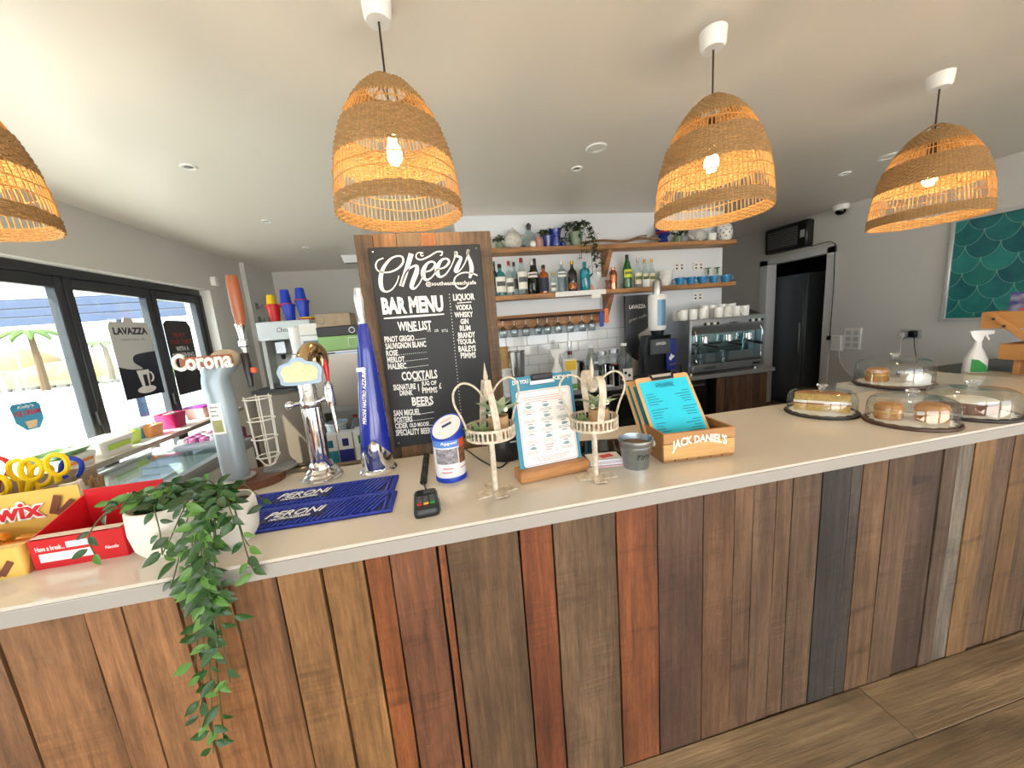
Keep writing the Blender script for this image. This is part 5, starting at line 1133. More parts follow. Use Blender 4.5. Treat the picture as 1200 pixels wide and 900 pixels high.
p = wx(560, 340, 3.54); h = wx(560, 230, 3.54).z - ZW; e = thing('carton', 'yellow and white drink carton on the back worktop', 'carton', (p.x, 3.54, ZW)); MB().box((0, 0, h / 2), (.125, .09, h), .004).build('box', lw, e); MB().box((0, -.0465, h * .8), (.12, .002, h * .3)).build('yellow_band', mat('carton_yellow', (232, 190, 40), .5), e); MB().box((0, -.0465, h * .12), (.12, .002, h * .16)).build('green_band', mat('carton_green', (110, 160, 60), .5), e)
p = wx(560, 230, 3.75); h = wx(560, 112, 3.75).z - ZW; e = thing('bottle', 'clear tall bottle with red band behind the yellow carton', 'bottle', (p.x, 3.75, ZW)); MB().lathe([(0, 0), (.05, 0), (.052, h * .5), (.03, h * .62), (.024, h * .95)], 16).build('glass_body', GC, e); MB().lathe([(.026, h * .86), (.026, h), (0, h)], 14).build('cap', capw, e); MB().lathe([(.0255, h * .7), (.0255, h * .78)], 14).build('band', capr, e)
for x, yt, yb, y, l in ((630, 250, 345, 3.62, 'steel canister beside the yellow carton'), (810, 265, 360, 3.55, 'short steel cup, left of the pair by the milk bottle'), (862, 278, 345, 3.49, 'short steel cup, right of the pair by the milk bottle')):
    p = wx(x, yb, y); h = wx(x, yt, y).z - ZW; e = thing('steel_cup', l, 'cup', (p.x, y, ZW)); MB().lathe([(0, 0), (.05, 0), (.053, h), (.049, h), (.047, .008), (0, .008)], 20).build('body', chrome, e); MB().tube(spline([(.05, 0, h * .8), (.085, 0, h * .75), (.085, 0, h * .35), (.05, 0, h * .25)], 4), .006, 6).build('handle', chrome, e)
def milk(x, yt, yb, y, l, w=.13):
    p = wx(x, yb, y); h = wx(x, yt, y).z - ZW; e = thing('milk_bottle', l, 'milk bottle', (p.x, y, ZW), 0, 'plastic milk bottles')
    MB().stack([(w, w * .8, .03, 0), (w, w * .8, .03, h * .5), (w * .8, w * .7, .03, h * .68), (w * .4, w * .4, .02, h * .86), (w * .34, w * .34, .02, h * .94)], None, 4).build('body', milkp, e); MB().cyl((0, 0, h * .93), w * .2, h * .07, 14).build('cap', white_pl, e)
    MB().tube(spline([(w * .3, 0, h * .78), (w * .55, 0, h * .7), (w * .5, 0, h * .5)], 4), .01, 6).build('handle', milkp, e); lb = MB().box((0, -w * .405, h * .22), (w * .85, .002, h * .3)).build('label', lw, e)
    for dx, dz in ((-.02, .02), (.025, -.01)): MB().ball((dx, -w * .41, h * .22 + dz), .016, 8, 6, M=None).build('patch', black_matt, lb)
milk(705, 140, 300, 3.68, 'translucent milk bottle behind the right crown planter'); milk(925, 125, 345, 3.58, 'milk bottle with black patched label by the advert panel', .15); milk(738, 250, 350, 3.52, 'short milk bottle with cream beside the steel canister', .11)
for x, yt, yb, y, c, l in ((775, 180, 300, 3.72, (60, 62, 70), 'dark glass storage jar near the milk bottles'), (855, 165, 300, 3.70, (170, 70, 54), 'glass storage jar with red contents near the milk bottles')):
    p = wx(x, yb, y); h = wx(x, yt, y).z - ZW; e = thing('storage_jar', l, 'jar', (p.x, y, ZW)); MB().lathe([(0, 0), (.055, 0), (.06, .01), (.06, h * .82), (.05, h * .88)], 18).build('jar', glass, e); MB().lathe([(0, .006), (.054, .006), (.054, h * .55), (0, h * .56)], 16).build('contents', mat('jar_' + str(c[0]), c, .6), e); MB().lathe([(.052, h * .87), (.056, h * .88), (.056, h), (0, h)], 18).build('lid', steel, e)
# ------------------------------------------------------------------ window side: signs, ledge, freezer
FX = Matrix(((0, 0, 1, 0), (1, 0, 0, 0), (0, 1, 0, 0), (0, 0, 0, 1)))       # xy drawing -> upright, facing +X, x along +Y
navy_p = mat('sign_navy', (22, 26, 44), .4); sgrey = mat('sign_pale', (206, 206, 202), .4)
e = thing('window_sign', 'pale coffee sign with a cup hung on the window', 'sign', (-2.79, 3.97, 1.25))
tab = [(-.225, 0), (.225, 0), (.225, .66), (.2, .70), (.06, .70), (.04, .74), (-.04, .74), (-.06, .70), (-.2, .70), (-.225, .66)]
MB().prism(tab, .008, FX).build('board', sgrey, e)
sw = spline([(-.225, .30, 0), (-.12, .27, 0), (0, .26, 0), (.03, .27, 0), (-.05, .33, 0), (-.03, .39, 0), (.08, .41, 0), (.225, .42, 0)], 5)
MB().prism([(q.x, q.y) for q in sw] + [(.225, .0), (-.225, .0)], .002, T(.008, 0, 0) @ FX).build('navy_swirl', navy_p, e)
cp = MB().prism([(-.05, .25), (.09, .25), (.065, .08), (-.02, .08)], .002, T(.0105, 0, 0) @ FX).build('cup_print', white_pl, e)
MB().add([(.11 * math.cos(a) + .02, .035 * math.sin(a) + .065, 0) for a in [2 * math.pi * k / 20 for k in range(20)]], [tuple(range(20))], T(.0115, 0, 0) @ FX).build('saucer_print', white_pl, cp)
MB().tube([(.0112, .09 + .035 * math.sin(a), .18 + .045 * math.cos(a)) for a in [math.pi * k / 8 for k in range(9)]], .008, 4).build('cup_handle', white_pl, cp)
MB().box((.0128, .03, .15), (.001, .045, .11)).build('cup_badge', navy_p, cp)
txt('LAVAZZA', e, navy_p, T(.0085, 0, 0) @ FX, .05, (-.185, .19, .585, .65), .04); txt('TORINO, ITALIA, 1895', e, gp, T(.0085, 0, 0) @ FX, .02, (-.13, .14, .53, .546), 0)
e = thing('window_sign', 'black drinks sign with red and white lettering on the window', 'sign', (-2.79, 4.60, 1.18))
MB().prism([(-.2, 0), (.2, 0), (.2, .74), (.15, .80), (-.15, .80), (-.2, .76)], .008, FX).build('board', mat('sign_charcoal', (40, 40, 42), .5), e)
redp = mat('sign_red', (150, 34, 30), .5)
for s, z, h, mt in (('BEAT', .62, .05, redp), ('YOUR THIRST', .545, .05, redp), ('WITH A', .47, .05, white_pl), ('REFRESHING', .40, .05, white_pl), ('DRINK', .33, .05, white_pl)):
    w = {'BEAT': .09, 'WITH A': .10, 'DRINK': .09}.get(s, .17); txt(s, e, mt, T(.0085, 0, 0) @ FX, .04, (-w, w, z, z + h), .02)
e = thing('window_sticker', 'blue ice cream sticker low on the glass door', 'sticker', (-2.80, 2.985, 1.2))
MB().prism([(-.03, 0), (.05, .0), (.09, .06), (.09, .16), (.07, .185), (-.075, .185), (-.09, .165), (-.08, .06)], .003, FX).build('sheet', mat('sticker_blue', (66, 152, 196), .5), e)
txt("Kelly's", e, white_pl, T(.0035, 0, 0) @ FX, .03, (-.05, .05, .145, .172), .02, .2); txt('ICE CREAM', e, mat('sticker_red', (206, 60, 70), .5), T(.0035, 0, 0) @ FX, .03, (-.075, .08, .10, .135), .03)
MB().prism([(-.02, .01), (.03, .01), (.045, .06), (-.03, .06)], .001, T(.0035, 0, 0) @ FX).build('cone_print', mat('cone_peach', (230, 196, 160), .5), e)
led = thing('window_ledge', 'pale shelf along the glass doors crowded with tubs', 'shelf', (-2.645, 3.2, .86))
MB().box((0, 0, .02), (.30, 3.5, .04), .004).build('board', mat('ledge_white', (222, 216, 204), .4), led); MB().box((.151, 0, .02), (.004, 3.5, .04)).build('edge_strip', mat('ledge_edge', (150, 140, 128), .5), led)
for y in (-1.6, -.5, .6, 1.65): MB().box((-.05, y, -.43), (.05, .05, .862), .003).build('leg', mat('ledge_leg', (150, 146, 140), .5), led)
ZL = .90
def tub(px, py, w, d, h, l, mt, lidm=None, rz=0, fill=None, tap=.85, z=ZL, nm='tub', x=None):
    p = Zp(px, py, z); X_ = x if x is not None else max(-2.70, min(-2.56, p.x)); yy = Xp(px, py, X_).y
    e = thing(nm, l, nm.replace('_', ' '), (X_, yy, z), rz)
    if fill or lidm: MB().stack([(w * tap, d * tap, .015, 0), (w, d, .02, h)], None, 4, (1, 0 if fill else 1)).build('body', mt, e)
    else: MB().stack([(w * tap, d * tap, .015, 0), (w, d, .02, h * .9), (w * .9, d * .9, .02, h)], None, 4).build('body', mt, e)
    if lidm: MB().stack([(w * 1.04, d * 1.04, .02, h), (w * 1.05, d * 1.05, .022, h + .012), (w * .95, d * .95, .02, h + .02)], None, 4).build('lid', lidm, e)
    if fill:
        for k in range(9): MB().stack([(w * .3, d * .28, .01, 0), (w * .34, d * .3, .02, .02), (w * .2, d * .2, .01, .035)], T((k % 3 - 1) * w * .27, (k // 3 - 1) * d * .27, h * (.68 + .1 * math.sin(k * 2))) @ RZ(k * 37) @ RX(12 * math.sin(k))).build('packet', fill[k % len(fill)], e)
    return e
limec = thin_glass('lime_plastic', (196, 220, 90), .2); orac = thin_glass('orange_plastic', (240, 170, 110), .2); pinkc = thin_glass('pink_plastic', (240, 190, 190), .2)
f1 = [mat('packet_yellow', (232, 206, 60), .4), mat('packet_white', (236, 232, 224), .4), mat('packet_lime', (176, 206, 70), .4)]; f2 = [mat('packet_orange', (230, 140, 70), .4), mat('packet_peach', (240, 190, 150), .4)]; f3 = [mat('packet_magenta', (176, 30, 90), .4), mat('packet_grey', (120, 112, 110), .4), mat('packet_yellow', (232, 206, 60))]
tub(148, 520, .16, .16, .11, 'lime green sweet tub on the window ledge', mat('lime_tub', (184, 212, 80), .35), None, 0, f1); tub(176, 510, .15, .17, .10, 'orange sweet tub beside the lime tub', mat('orange_tub', (232, 150, 90), .35), None, 0, f2)
tub(202, 498, .17, .20, .15, 'magenta and yellow snack basket on the ledge', mat('magenta_tub', (186, 24, 92), .35), None, 0, f3); tub(236, 486, .20, .22, .12, 'pink tub with purple lid at the far ledge end', mat('pink_tub', (220, 170, 168), .4), mat('purple_lid', (140, 40, 140), .4))
tub(160, 486, .07, .09, .10, 'small blue and white packet behind the orange tub', mat('packet_blue', (90, 150, 210), .4), white_pl, x=-2.72)
wb = tub(120, 514, .2, .3, .14, 'white wrapped multipack on the sunny ledge', mat('packet_white', (236, 232, 224)), None, 0, x=-2.62, nm='multipack'); MB().box((.103, 0, .07), (.004, .2, .04)).build('print', mat('packet_lime', (176, 206, 70)), wb)
wb = tub(72, 542, .2, .3, .10, 'white carton under the green tray on the ledge', mat('packet_white', (236, 232, 224)), None, 0, x=-2.62, nm='carton'); MB().box((.103, 0, .05), (.004, .2, .02)).build('print', f2[0], wb)
p = wb.location; e = thing('tray', 'shallow green and orange tray tilted on the white carton', 'tray', (p.x + .0, p.y, p.z + .103)); MB().stack([(.14, .22, .02, 0), (.2, .28, .03, .035)], None, 4, (1, 0)).build('pan', mat('tray_green', (120, 160, 110), .3), e); MB().box((0, .02, .012), (.1, .14, .012), .004).build('contents', f2[0], e)
# freezer
e = thing('freezer', 'grey chest freezer with sliding glass lids below the ledge', 'freezer', (-2.07, 2.55, -.012)); fw, fd = .76, 1.7; fg = mat('freezer_grey', (150, 154, 158), .35, .3); fw_m = mat('freezer_white', (224, 228, 228), .4)
for s_ in (-1, 1): MB().box((s_ * (fw / 2 - .03), 0, .40), (.06, fd, .80), .01).build('side_wall', fw_m, e); MB().box((0, s_ * (fd / 2 - .03), .40), (fw - .12, .06, .80), .004).build('end_wall', fw_m, e)
MB().box((0, 0, .12), (fw - .12, fd - .12, .24)).build('bottom', fw_m, e)
for s_ in (-1, 1): MB().stack([(.085, fd + .03, .012, .80), (.085, fd + .03, .012, .85), (.06, fd, .01, .872)], T(s_ * (fw / 2 - .035), 0, 0)).build('rim_rail', fg, e); MB().stack([(fw - .1, .10, .012, .80), (fw - .1, .10, .012, .86), (fw - .1, .07, .01, .885)], T(0, s_ * (fd / 2 - .04), 0)).build('rim_end', fg, e)
for y, z in ((-.38, .845), (.36, .858)):
    ld = MB().box((0, y, z), (fw - .16, .78, .005)).build('lid_glass', thin_glass('lid_glass', (240, 246, 246)), e)
    for s_ in (-1, 1): MB().box((0, y + s_ * .385, z), (fw - .16, .025, .012), .002).build('lid_frame', fg, ld)
for i in range(3):
    for j in range(6): MB().stack([(.17, .2, .02, 0), (.17, .2, .02, .2)], T(-.2 + i * .2, -.62 + j * .245, .245)).build('ice_carton', [fw_m, mat('carton_ice_blue', (206, 222, 230), .4), mat('carton_cream', (232, 226, 206), .4)][(i * 2 + j) % 3], e)
cab = thing('low_cupboard', 'low dark cupboard under the shrink wrapped drinks', 'cupboard', (-2.2, 3.78, -.012)); MB().box((0, 0, .36), (.5, .5, .72), .006).build('body', mat('cupboard_brown', (70, 54, 46), .6), cab); MB().box((.253, 0, .37), (.012, .46, .66), .004).build('door', mat('cupboard_brown', (70, 54, 46)), cab)
e = thing('drinks_pack', 'shrink wrapped tray of purple drink cans behind the freezer', 'drinks pack', (-2.2, 3.78, .708), 0); MB().box((0, 0, .02), (.44, .42, .04), .004).build('tray', mat('card_brown_red', (150, 70, 64), .7), e)
for i in range(5):
    for j in range(4): MB().lathe([(0, 0), (.036, 0), (.04, .01), (.04, .11), (.03, .125), (0, .125)], 12, (-.17 + i * .085, -.13 + j * .088, .025)).build('can', mat('can_purple', (126, 70, 110), .3, .3) if (i + j) % 3 else mat('can_silver', (206, 196, 206), .25, .7), e)
p = Xp(248, 330, XL); e = thing('alarm_sensor', 'small white sensor box on the left wall above the reveal', 'sensor', (XL + .002, p.y, p.z)); MB().box((.03, 0, 0), (.06, .08, .11), .008).build('box', white_pl, e); MB().tube([(.03, .04, .01), (.03, .1, .02)], .004, 5).build('wire', grey_pl, e)
for k in range(8):
    px, py = 287 + (k % 2) * 7, 357 + (k // 2) * 17; p = Xp(px, py, -2.64); e = thing('coat_hook', '%s grey hook on the alcove wall, %s column' % (['topmost', 'second', 'third', 'lowest'][k // 2], ['left', 'right'][k % 2]), 'hook', (-2.639, 6.15 + .35 * (k % 2), p.z), 0, 'hooks on the alcove wall'); MB().box((.008, 0, 0), (.016, .07, .10), .004).build('plate', grey_pl, e); MB().tube(spline([(.014, 0, .0), (.06, 0, -.02), (.07, 0, .02)], 4), .008, 6).build('peg', grey_pl, e)
p = Zp(411, 300, ZC); e = thing('exit_light', 'small white emergency light on the alcove ceiling', 'light fitting', (p.x, p.y, ZC)); MB().stack([(.2, .1, .02, -.10), (.24, .12, .02, -.02), (.26, .14, .02, 0)]).build('body', white_pl, e); MB().box((0, 0, -.102), (.16, .06, .006), .002).build('lens', grey_pl, e)
# ------------------------------------------------------------------ alcove: drinks machine, steel appliance, buckets, boxes
x0, x1 = Yp(308, 453, 5.0).x, Yp(366, 453, 5.0).x; zt = Yp(335, 454, 5.0).z
e = thing('cabinet', 'dark brown cabinet with black top in the back alcove', 'cabinet', ((x0 + x1) / 2 - .05, 5.3, -.012)); wcb = x1 - x0 + .12
MB().box((0, 0, zt / 2), (wcb, .6, zt - .06), .005).build('body', mat('cabinet_umber', (92, 80, 68), .45), e); MB().box((0, -.01, zt - .02), (wcb + .04, .64, .05), .004).build('top', black_pl, e)
d = MB().box((0, -.308, zt / 2), (wcb - .06, .016, zt - .14), .003).build('door', mat('cabinet_door', (104, 92, 80), .35), e); MB().tube([(.2, -.318, zt * .6), (.2, -.335, zt * .62), (.2, -.335, zt * .78), (.2, -.318, zt * .8)], .007, 6).build('handle', steel, d)
for sx in (-1, 1): MB().cyl((sx * (wcb / 2 - .06), -.24, -.0), .03, .04, 10).build('caster', black_pl, e)
zc_ = zt + .006 - .012; mx0, mx1 = Yp(300, 386, 4.98).x, Yp(364, 386, 4.98).x; mz1 = Yp(330, 376, 4.98).z; mz0 = Yp(330, 398, 4.98).z; mw_ = mx1 - mx0; cx = (mx0 + mx1) / 2
e = thing('hot_drinks_machine', 'white topped hot drinks machine in the back alcove', 'drinks machine', (cx, 5.25, zc_)); hz = mz0 - zc_; ht = mz1 - zc_
MB().box((0, .1, hz / 2), (mw_ * .92, .3, hz), .006).build('body', mat('machine_pale', (176, 176, 172), .35, .3), e)
for s_ in (-1, 1): MB().box((s_ * mw_ * .42, -.12, hz / 2), (mw_ * .08, .28, hz), .006).build('side', mat('machine_pale', (176, 176, 172)), e)
MB().box((0, -.02, (hz + ht) / 2), (mw_, .5, ht - hz), .012).build('header', mat('header_white', (214, 222, 226), .35), e); txt('Choco Shop', e, black_pl, T(.08, -.272, (hz + ht) / 2 - .01) @ FRONT, .05, (-.16, .16, -.03, .045), 0, .2)
MB().box((0, -.1, .03), (mw_ * .8, .3, .06), .006).build('drip_tray', black_pl, e)
for k in (-1, 1):
    sp_ = MB().box((k * .11, -.1, hz - .10), (.15, .16, .18), .02).build('dispenser', steel if k < 0 else black_pl, e); MB().lathe([(.03, 0), (.02, -.06), (0, -.06)], 12, (k * .11, -.14, hz - .19)).build('nozzle', black_pl, sp_)
p = Yp(392 / 1 - 60, 440, 5.1); e = thing('paper_cup', 'white paper cup on the drinks machine tray', 'cup', (cx + .1, 5.12, zc_ + .061)); MB().lathe([(0, 0), (.04, 0), (.055, .13)], 16).build('cup', white_pl, e); MB().lathe([(.055, .128), (.059, .132), (.055, .136)], 16).build('rim', white_pl, e)
# toy buckets
bR, bY, bB = mat('toy_red', (206, 30, 28), .35), mat('toy_yellow', (240, 200, 20), .35), mat('toy_blue', (20, 60, 190), .35)
def bucket_(x, z, h, r, mt, rimm, inv, l):
    e = thing('toy_bucket', l, 'bucket', (x, 5.2, z), 0, 'toy buckets on the drinks machine')
    pr = [(0, 0), (r * .72, 0), (r, h)] if not inv else [(r, 0), (r * .72, h), (0, h)]
    MB().lathe(pr, 20).build('pail', mt, e); zz = h - .012 if not inv else 0
    MB().lathe([(r, zz - .0), (r * 1.13, zz), (r * 1.13, zz + .03), (r, zz + .03), (r, zz)], 20).build('rim', rimm, e)
zb = zc_ + ht + .001
def ux(px): return Yp(px, 365, 5.2).x
def uz(py): return Yp(335, py, 5.2).z
h1 = uz(357) - uz(375); h2 = uz(344) - uz(357)
rr = (ux(330) - ux(312)) / 2 * .85
bucket_(ux(321), zb, h1, rr, bR, bR, False, 'red toy bucket on the left of the drinks machine'); bucket_(ux(320), zb + h1 + .002, h2 * 1.05, rr * .8, bY, bR, True, 'yellow toy bucket upturned on the red one')
bucket_(ux(339), zb, h1, rr, bB, bB, False, 'blue toy bucket, lower one of the middle stack'); bucket_(ux(337), zb + h1 + .002, h2 * 1.45, rr * .9, bB, bR, True, 'blue toy bucket with red rim, upturned on the middle stack')
bucket_(ux(356), zb + .04, h1, rr, bB, bB, False, 'blue toy bucket, lower one of the right stack'); bucket_(ux(355), zb + .042 + h1, h2 * 1.25, rr * .9, bB, bR, True, 'blue toy bucket with red rim, upturned on the right stack')
e = thing('bucket_lids', 'red and yellow plastic sieve under the right bucket stack', 'toy sieve', (ux(358), 5.2, zb)); MB().cyl((0, 0, 0), rr * 1.25, .018, 20).build('rim', bR, e); MB().cyl((.02, -.01, .019), rr * 1.2, .018, 20).build('plate', bY, e)  # these discs are toy bucket lids, yellow lying on red
# steel appliance on a stand
sx0, sx1 = Yp(341, 411, 4.3).x, -.62; zs1, zs0 = 1.53, .83
e = thing('steel_appliance', 'boxy stainless steel appliance on a stand in the alcove', 'appliance', ((sx0 + sx1) / 2, 4.6, -.012)); sw_ = sx1 - sx0
MB().box((0, 0, (zs0 + zs1) / 2), (sw_, .6, zs1 - zs0), .01).build('body', steel, e); MB().box((.01, -.308, (zs0 + zs1) / 2 + .01), (sw_ - .04, .018, zs1 - zs0 - .10), .006).build('door', mat('warm_steel', (176, 166, 154), .32, .8), e)
MB().box((0, -.31, zs1 - .025), (sw_, .02, .045), .004).build('control_strip', steel, e); MB().box((-.1, -.322, zs1 - .025), (.12, .006, .016)).build('label_strip', black_pl, e); MB().box((.1, -.322, zs1 - .025), (.3, .004, .01)).build('blue_strip', mat('strip_blue', (90, 130, 170), .4), e)
for x in (-1, 1):
    for y in (-1, 1): MB().box((x * (sw_ / 2 - .03), y * .26, zs0 / 2), (.04, .04, zs0), .004).build('leg', steel, e)
MB().box((0, 0, .20), (sw_ - .02, .58, .03), .004).build('lower_shelf', mat('shelf_tan', (168, 140, 108), .5), e)
zA = zs1 - .011; zB = .205
def ax(px, py=395, y=4.45): return Yp(px, py, y).x
def az(px, py, y=4.45): return Yp(px, py, y).z
e = thing('paint_tub', 'white plastic tub with wire handle on the steel appliance', 'tub', (ax(349), 4.42, zA)); h = az(349, 385) - zA; MB().lathe([(0, 0), (.065, 0), (.072, h), (.076, h + .002), (.076, h + .015), (0, h + .015)], 20).build('pail', white_pl, e); MB().tube([(.075 * math.cos(a), -.02, h * .9 + .03 - .05 * abs(math.sin(a))) for a in [math.pi * k / 12 for k in range(13)]], .003, 5).build('handle', steel, e)
for k, (za, zb_, l) in enumerate(((zA, az(364, 393), 'lower blue and white catering box on the appliance'), (az(364, 393), az(364, 379), 'upper white catering box stacked on the blue and white one'))):
    e = thing('carton', l, 'carton', (ax(365), 4.47, za + (.002 if k else 0)), 0, 'cartons on the steel appliance'); h = zb_ - za - .004; MB().box((0, 0, h / 2), (.19, .2, h), .004).build('box', white_pl, e); MB().box((.01, -.1015, h * .5), (.15, .003, h * .4)).build('label', mat('label_blue', (50, 130, 200), .5) if k == 0 else lw, e)
zz = zA
for px0, px1, pt, l, mt, nm, c in ((375, 424, 393, 'pale green plastic crate on the steel appliance', mat('crate_green', (150, 190, 120), .5), 'crate', 'crate'), (375, 424, 382, 'flat black case on the green crate', mat('case_black', (40, 40, 42), .4), 'case', 'case'), (376, 416, 367, 'brown cardboard box on top of the black case', mat('cardboard', (178, 156, 132), .8, noise=(20, .3)), 'cardboard_box', 'box')):
    h = az(400, pt) - zz - .003; w = ax(px1) - ax(px0); e = thing(nm, l, c, ((ax(px0) + ax(px1)) / 2, 4.5, zz)); MB().box((0, 0, h / 2), (w, .3, h), .006).build('shell', mt, e)
    if nm == 'crate': MB().tube([(.1, -.153, h * .15), (.1, -.16, h * .8), (.25, -.16, h * .8)], .006, 6).build('handle', white_pl, e)
    elif nm == 'case': MB().tube([(.15 + .03 * math.cos(a), -.153, h / 2 + .03 * math.sin(a)) for a in [2 * math.pi * k / 14 for k in range(14)]], .006, 5, True).build('emblem', white_pl, e)
    else: MB().tube([(-.13 + .045 * math.cos(a), -.153, h * .55 + .045 * math.sin(a)) for a in [2 * math.pi * k / 16 for k in range(16)]], .003, 5, True).build('stamp', gp, e); MB().box((0, 0, h + .001), (.05, .3, .002)).build('tape', mat('tape_tan', (196, 170, 130), .4), e)
    zz += h + .002
def bxs(px0, px1, pt, l, c, c2, y=4.42):
    w = Yp(px1, 520, y).x - Yp(px0, 520, y).x; h = Yp(px0, pt, y).z - zB; e = thing('supply_box', l, 'box', ((Yp(px0, 520, y).x + Yp(px1, 520, y).x) / 2, y, zB), 0, 'supply boxes on the lower shelf'); mt = mat('supply_%d' % c[0], c, .5); MB().box((0, 0, h / 2), (w - .006, .16, h), .003).build('box', paper, e); MB().box((0, -.0815, h * .22), (w - .01, .003, h * .42)).build('colour_band', mt, e); MB().box((0, -.082, h * .68), (w * .4, .004, h * .26), 0, T(0, 0, 0) @ RY(-12) if 0 else None).build('picture', mat('supply_pic_%d' % c2[0], c2, .4), e)
bxs(381, 398, 509, 'white and teal glove box on the lower shelf', (50, 140, 160), (30, 110, 130)); bxs(398.5, 416.5, 506, 'white and navy glove box on the lower shelf', (40, 44, 130), (36, 40, 110)); bxs(417, 436, 502, 'white supply box with green ring beside the blue tap', (226, 228, 228), (60, 140, 70))
p = Yp(395, 500, 4.65); e = thing('plastic_bucket', 'translucent pale bucket behind the glove boxes', 'bucket', (p.x, 4.66, zB)); MB().lathe([(0, 0), (.1, 0), (.125, .42), (.13, .425), (.125, .43)], 20).build('pail', mat('bucket_pale_blue', (190, 204, 214), .4), e); MB().lathe([(.126, .40), (.136, .405), (.126, .42)], 20).build('rim', white_pl, e)
p = Yp(418, 500, 4.68); e = thing('water_jug', 'clear plastic jug behind the white supply box', 'jug', (p.x, 4.68, zB)); MB().stack([(.2, .16, .05, 0), (.2, .16, .05, .32), (.08, .07, .03, .42), (.06, .06, .025, .45)], None, 4).build('body', thin_glass('jug_plastic', (200, 212, 222), .2), e); MB().cyl((0, 0, .45), .03, .03, 12).build('cap', capr, e)
p = Yp(382, 520, 4.52); e = thing('cleaner_bottle', 'white cleaning bottle left of the glove boxes', 'bottle', (p.x - .02, 4.55, zB)); MB().stack([(.08, .06, .02, 0), (.08, .06, .02, .24), (.03, .03, .012, .29)], None, 4).build('body', white_pl, e); MB().cyl((0, 0, .285), .018, .04, 10).build('cap', mat('cap_yellow', (220, 200, 70), .4), e)
# ------------------------------------------------------------------ right wall
FXR = Matrix(((0, 0, -1, 0), (-1, 0, 0, 0), (0, 1, 0, 0), (0, 0, 0, 1)))     # upright, facing -X, x along -Y
e = thing('door_heater', 'black air heater with grille above the doorway', 'heater', (XR, 4.62, 2.42)); MB().box((-.07, 0, .19), (.14, .66, .37), .02).build('case', black_pl, e); MB().box((-.142, .04, .19), (.008, .48, .27), .003).build('grille', mat('grille_grey', (70, 70, 72), .5), e)
for k in range(7): MB().box((-.149, .04, .085 + .035 * k), (.008, .47, .008), .001).build('louvre', mat('louvre_grey', (104, 104, 106), .4), e)
MB().box((-.143, -.27, .19), (.008, .06, .1), .002).build('control', mat('control_pale', (170, 172, 174), .4), e)
p = Xp(992, 243, XR); e = thing('security_camera', 'white dome security camera high on the right wall', 'camera', (XR - .0, p.y, ZC - .06)); MB().lathe([(0, .06), (.085, .06), (.085, .02), (.07, 0), (0, 0)], 22, (-.09, 0, 0)).build('housing', white_pl, e); MB().lathe([(.056, 0), (.052, -.03), (.03, -.055), (0, -.062)], 20, (-.09, 0, 0)).build('dome', mat('smoked_dome', (14, 14, 16), .05), e)
q = Vector((XR - .035, 4.0, 2.40)); cb_ = thing('heater_cable', 'black cable running down beside the doorway frame', 'cable', q); MB().tube([(0, .3, .02), (0, .05, .03), (0, -.02, -.02), (.005, -.03, -.6), (.005, -.025, -1.25)], .006, 6).build('cable', black_pl, cb_); MB().box((0, -.025, -1.27), (.05, .05, .06), .006).build('plug', black_pl, cb_)
def wx_(px, py): return Xp(px, py, XR - .001)
p = wx_(1000, 397); e = thing('switch_panel', 'white multi gang switch panel beside the doorway', 'switch', (XR - .001, p.y, p.z)); MB().box((-.012, 0, 0), (.024, .19, .28), .004).build('plate', white_pl, e)
for i in range(3):
    for j in range(2): MB().box((-.026, -.045 + .09 * j, -.08 + .08 * i), (.006, .06, .055), .002).build('rocker', mat('rocker_grey', (196, 196, 196), .4), e)
p = wx_(983, 402); e = thing('control_box', 'small white control box left of the switch panel', 'control box', (XR - .001, p.y, p.z)); MB().box((-.03, 0, 0), (.06, .13, .21), .006).build('box', white_pl, e); MB().tube(spline([(-.02, -.02, -.10), (-.03, -.06, -.25), (-.04, -.2, -.42), (-.05, -.4, -.50)], 5), .006, 6).build('conduit', white_pl, e)
p = wx_(1068, 391); e = thing('power_socket', 'double wall socket with a black plug above the tall dome', 'socket', (XR - .001, p.y, p.z)); MB().box((-.008, 0, 0), (.016, .19, .10), .003).build('plate', mat('socket_steel', (190, 192, 194), .35, .4), e); MB().box((-.04, -.035, 0), (.05, .065, .075), .008).build('black_plug', black_pl, e); MB().box((-.035, .055, -.01), (.04, .05, .06), .008).build('white_plug', white_pl, e); MB().tube(spline([(-.04, -.05, -.04), (-.05, -.07, -.15), (-.06, -.11, -.32)], 4), .004, 5).build('black_lead', black_pl, e); MB().tube(spline([(-.04, .055, -.04), (-.05, .06, -.12), (-.05, .05, -.24)], 4), .004, 5).build('white_lead', white_pl, e)
# picture of teal scales
y0, y1, z0, z1 = 1.55, 2.87, 1.33, 2.36
e = thing('framed_picture', 'framed teal fish scale picture on the right wall', 'picture', (XR, (y0 + y1) / 2, z0)); pw, ph = y1 - y0, z1 - z0; fm = mat('picture_frame', (206, 206, 204), .3, .4)
for s_ in (-1, 1): MB().box((-.02, s_ * (pw / 2 - .015), ph / 2), (.04, .03, ph), .004).build('frame_side', fm, e)
for z in (.015, ph - .015): MB().box((-.02, 0, z), (.04, pw - .06, .03), .004).build('frame_rail', fm, e)
MB().box((-.008, 0, ph / 2), (.012, pw - .06, ph - .06)).build('backing', mat('scale_teal_deep', (16, 88, 92), .4), e)
tl = [mat('scale_teal_%s' % 'abcde'[i], c, .28, noise=(9, .6), c2=c3) for i, (c, c3) in enumerate((((22, 112, 112), (12, 76, 84)), ((32, 128, 118), (18, 92, 96)), ((18, 98, 106), (40, 140, 130)), ((40, 142, 132), (24, 104, 108)), ((14, 86, 96), (30, 118, 116))))]
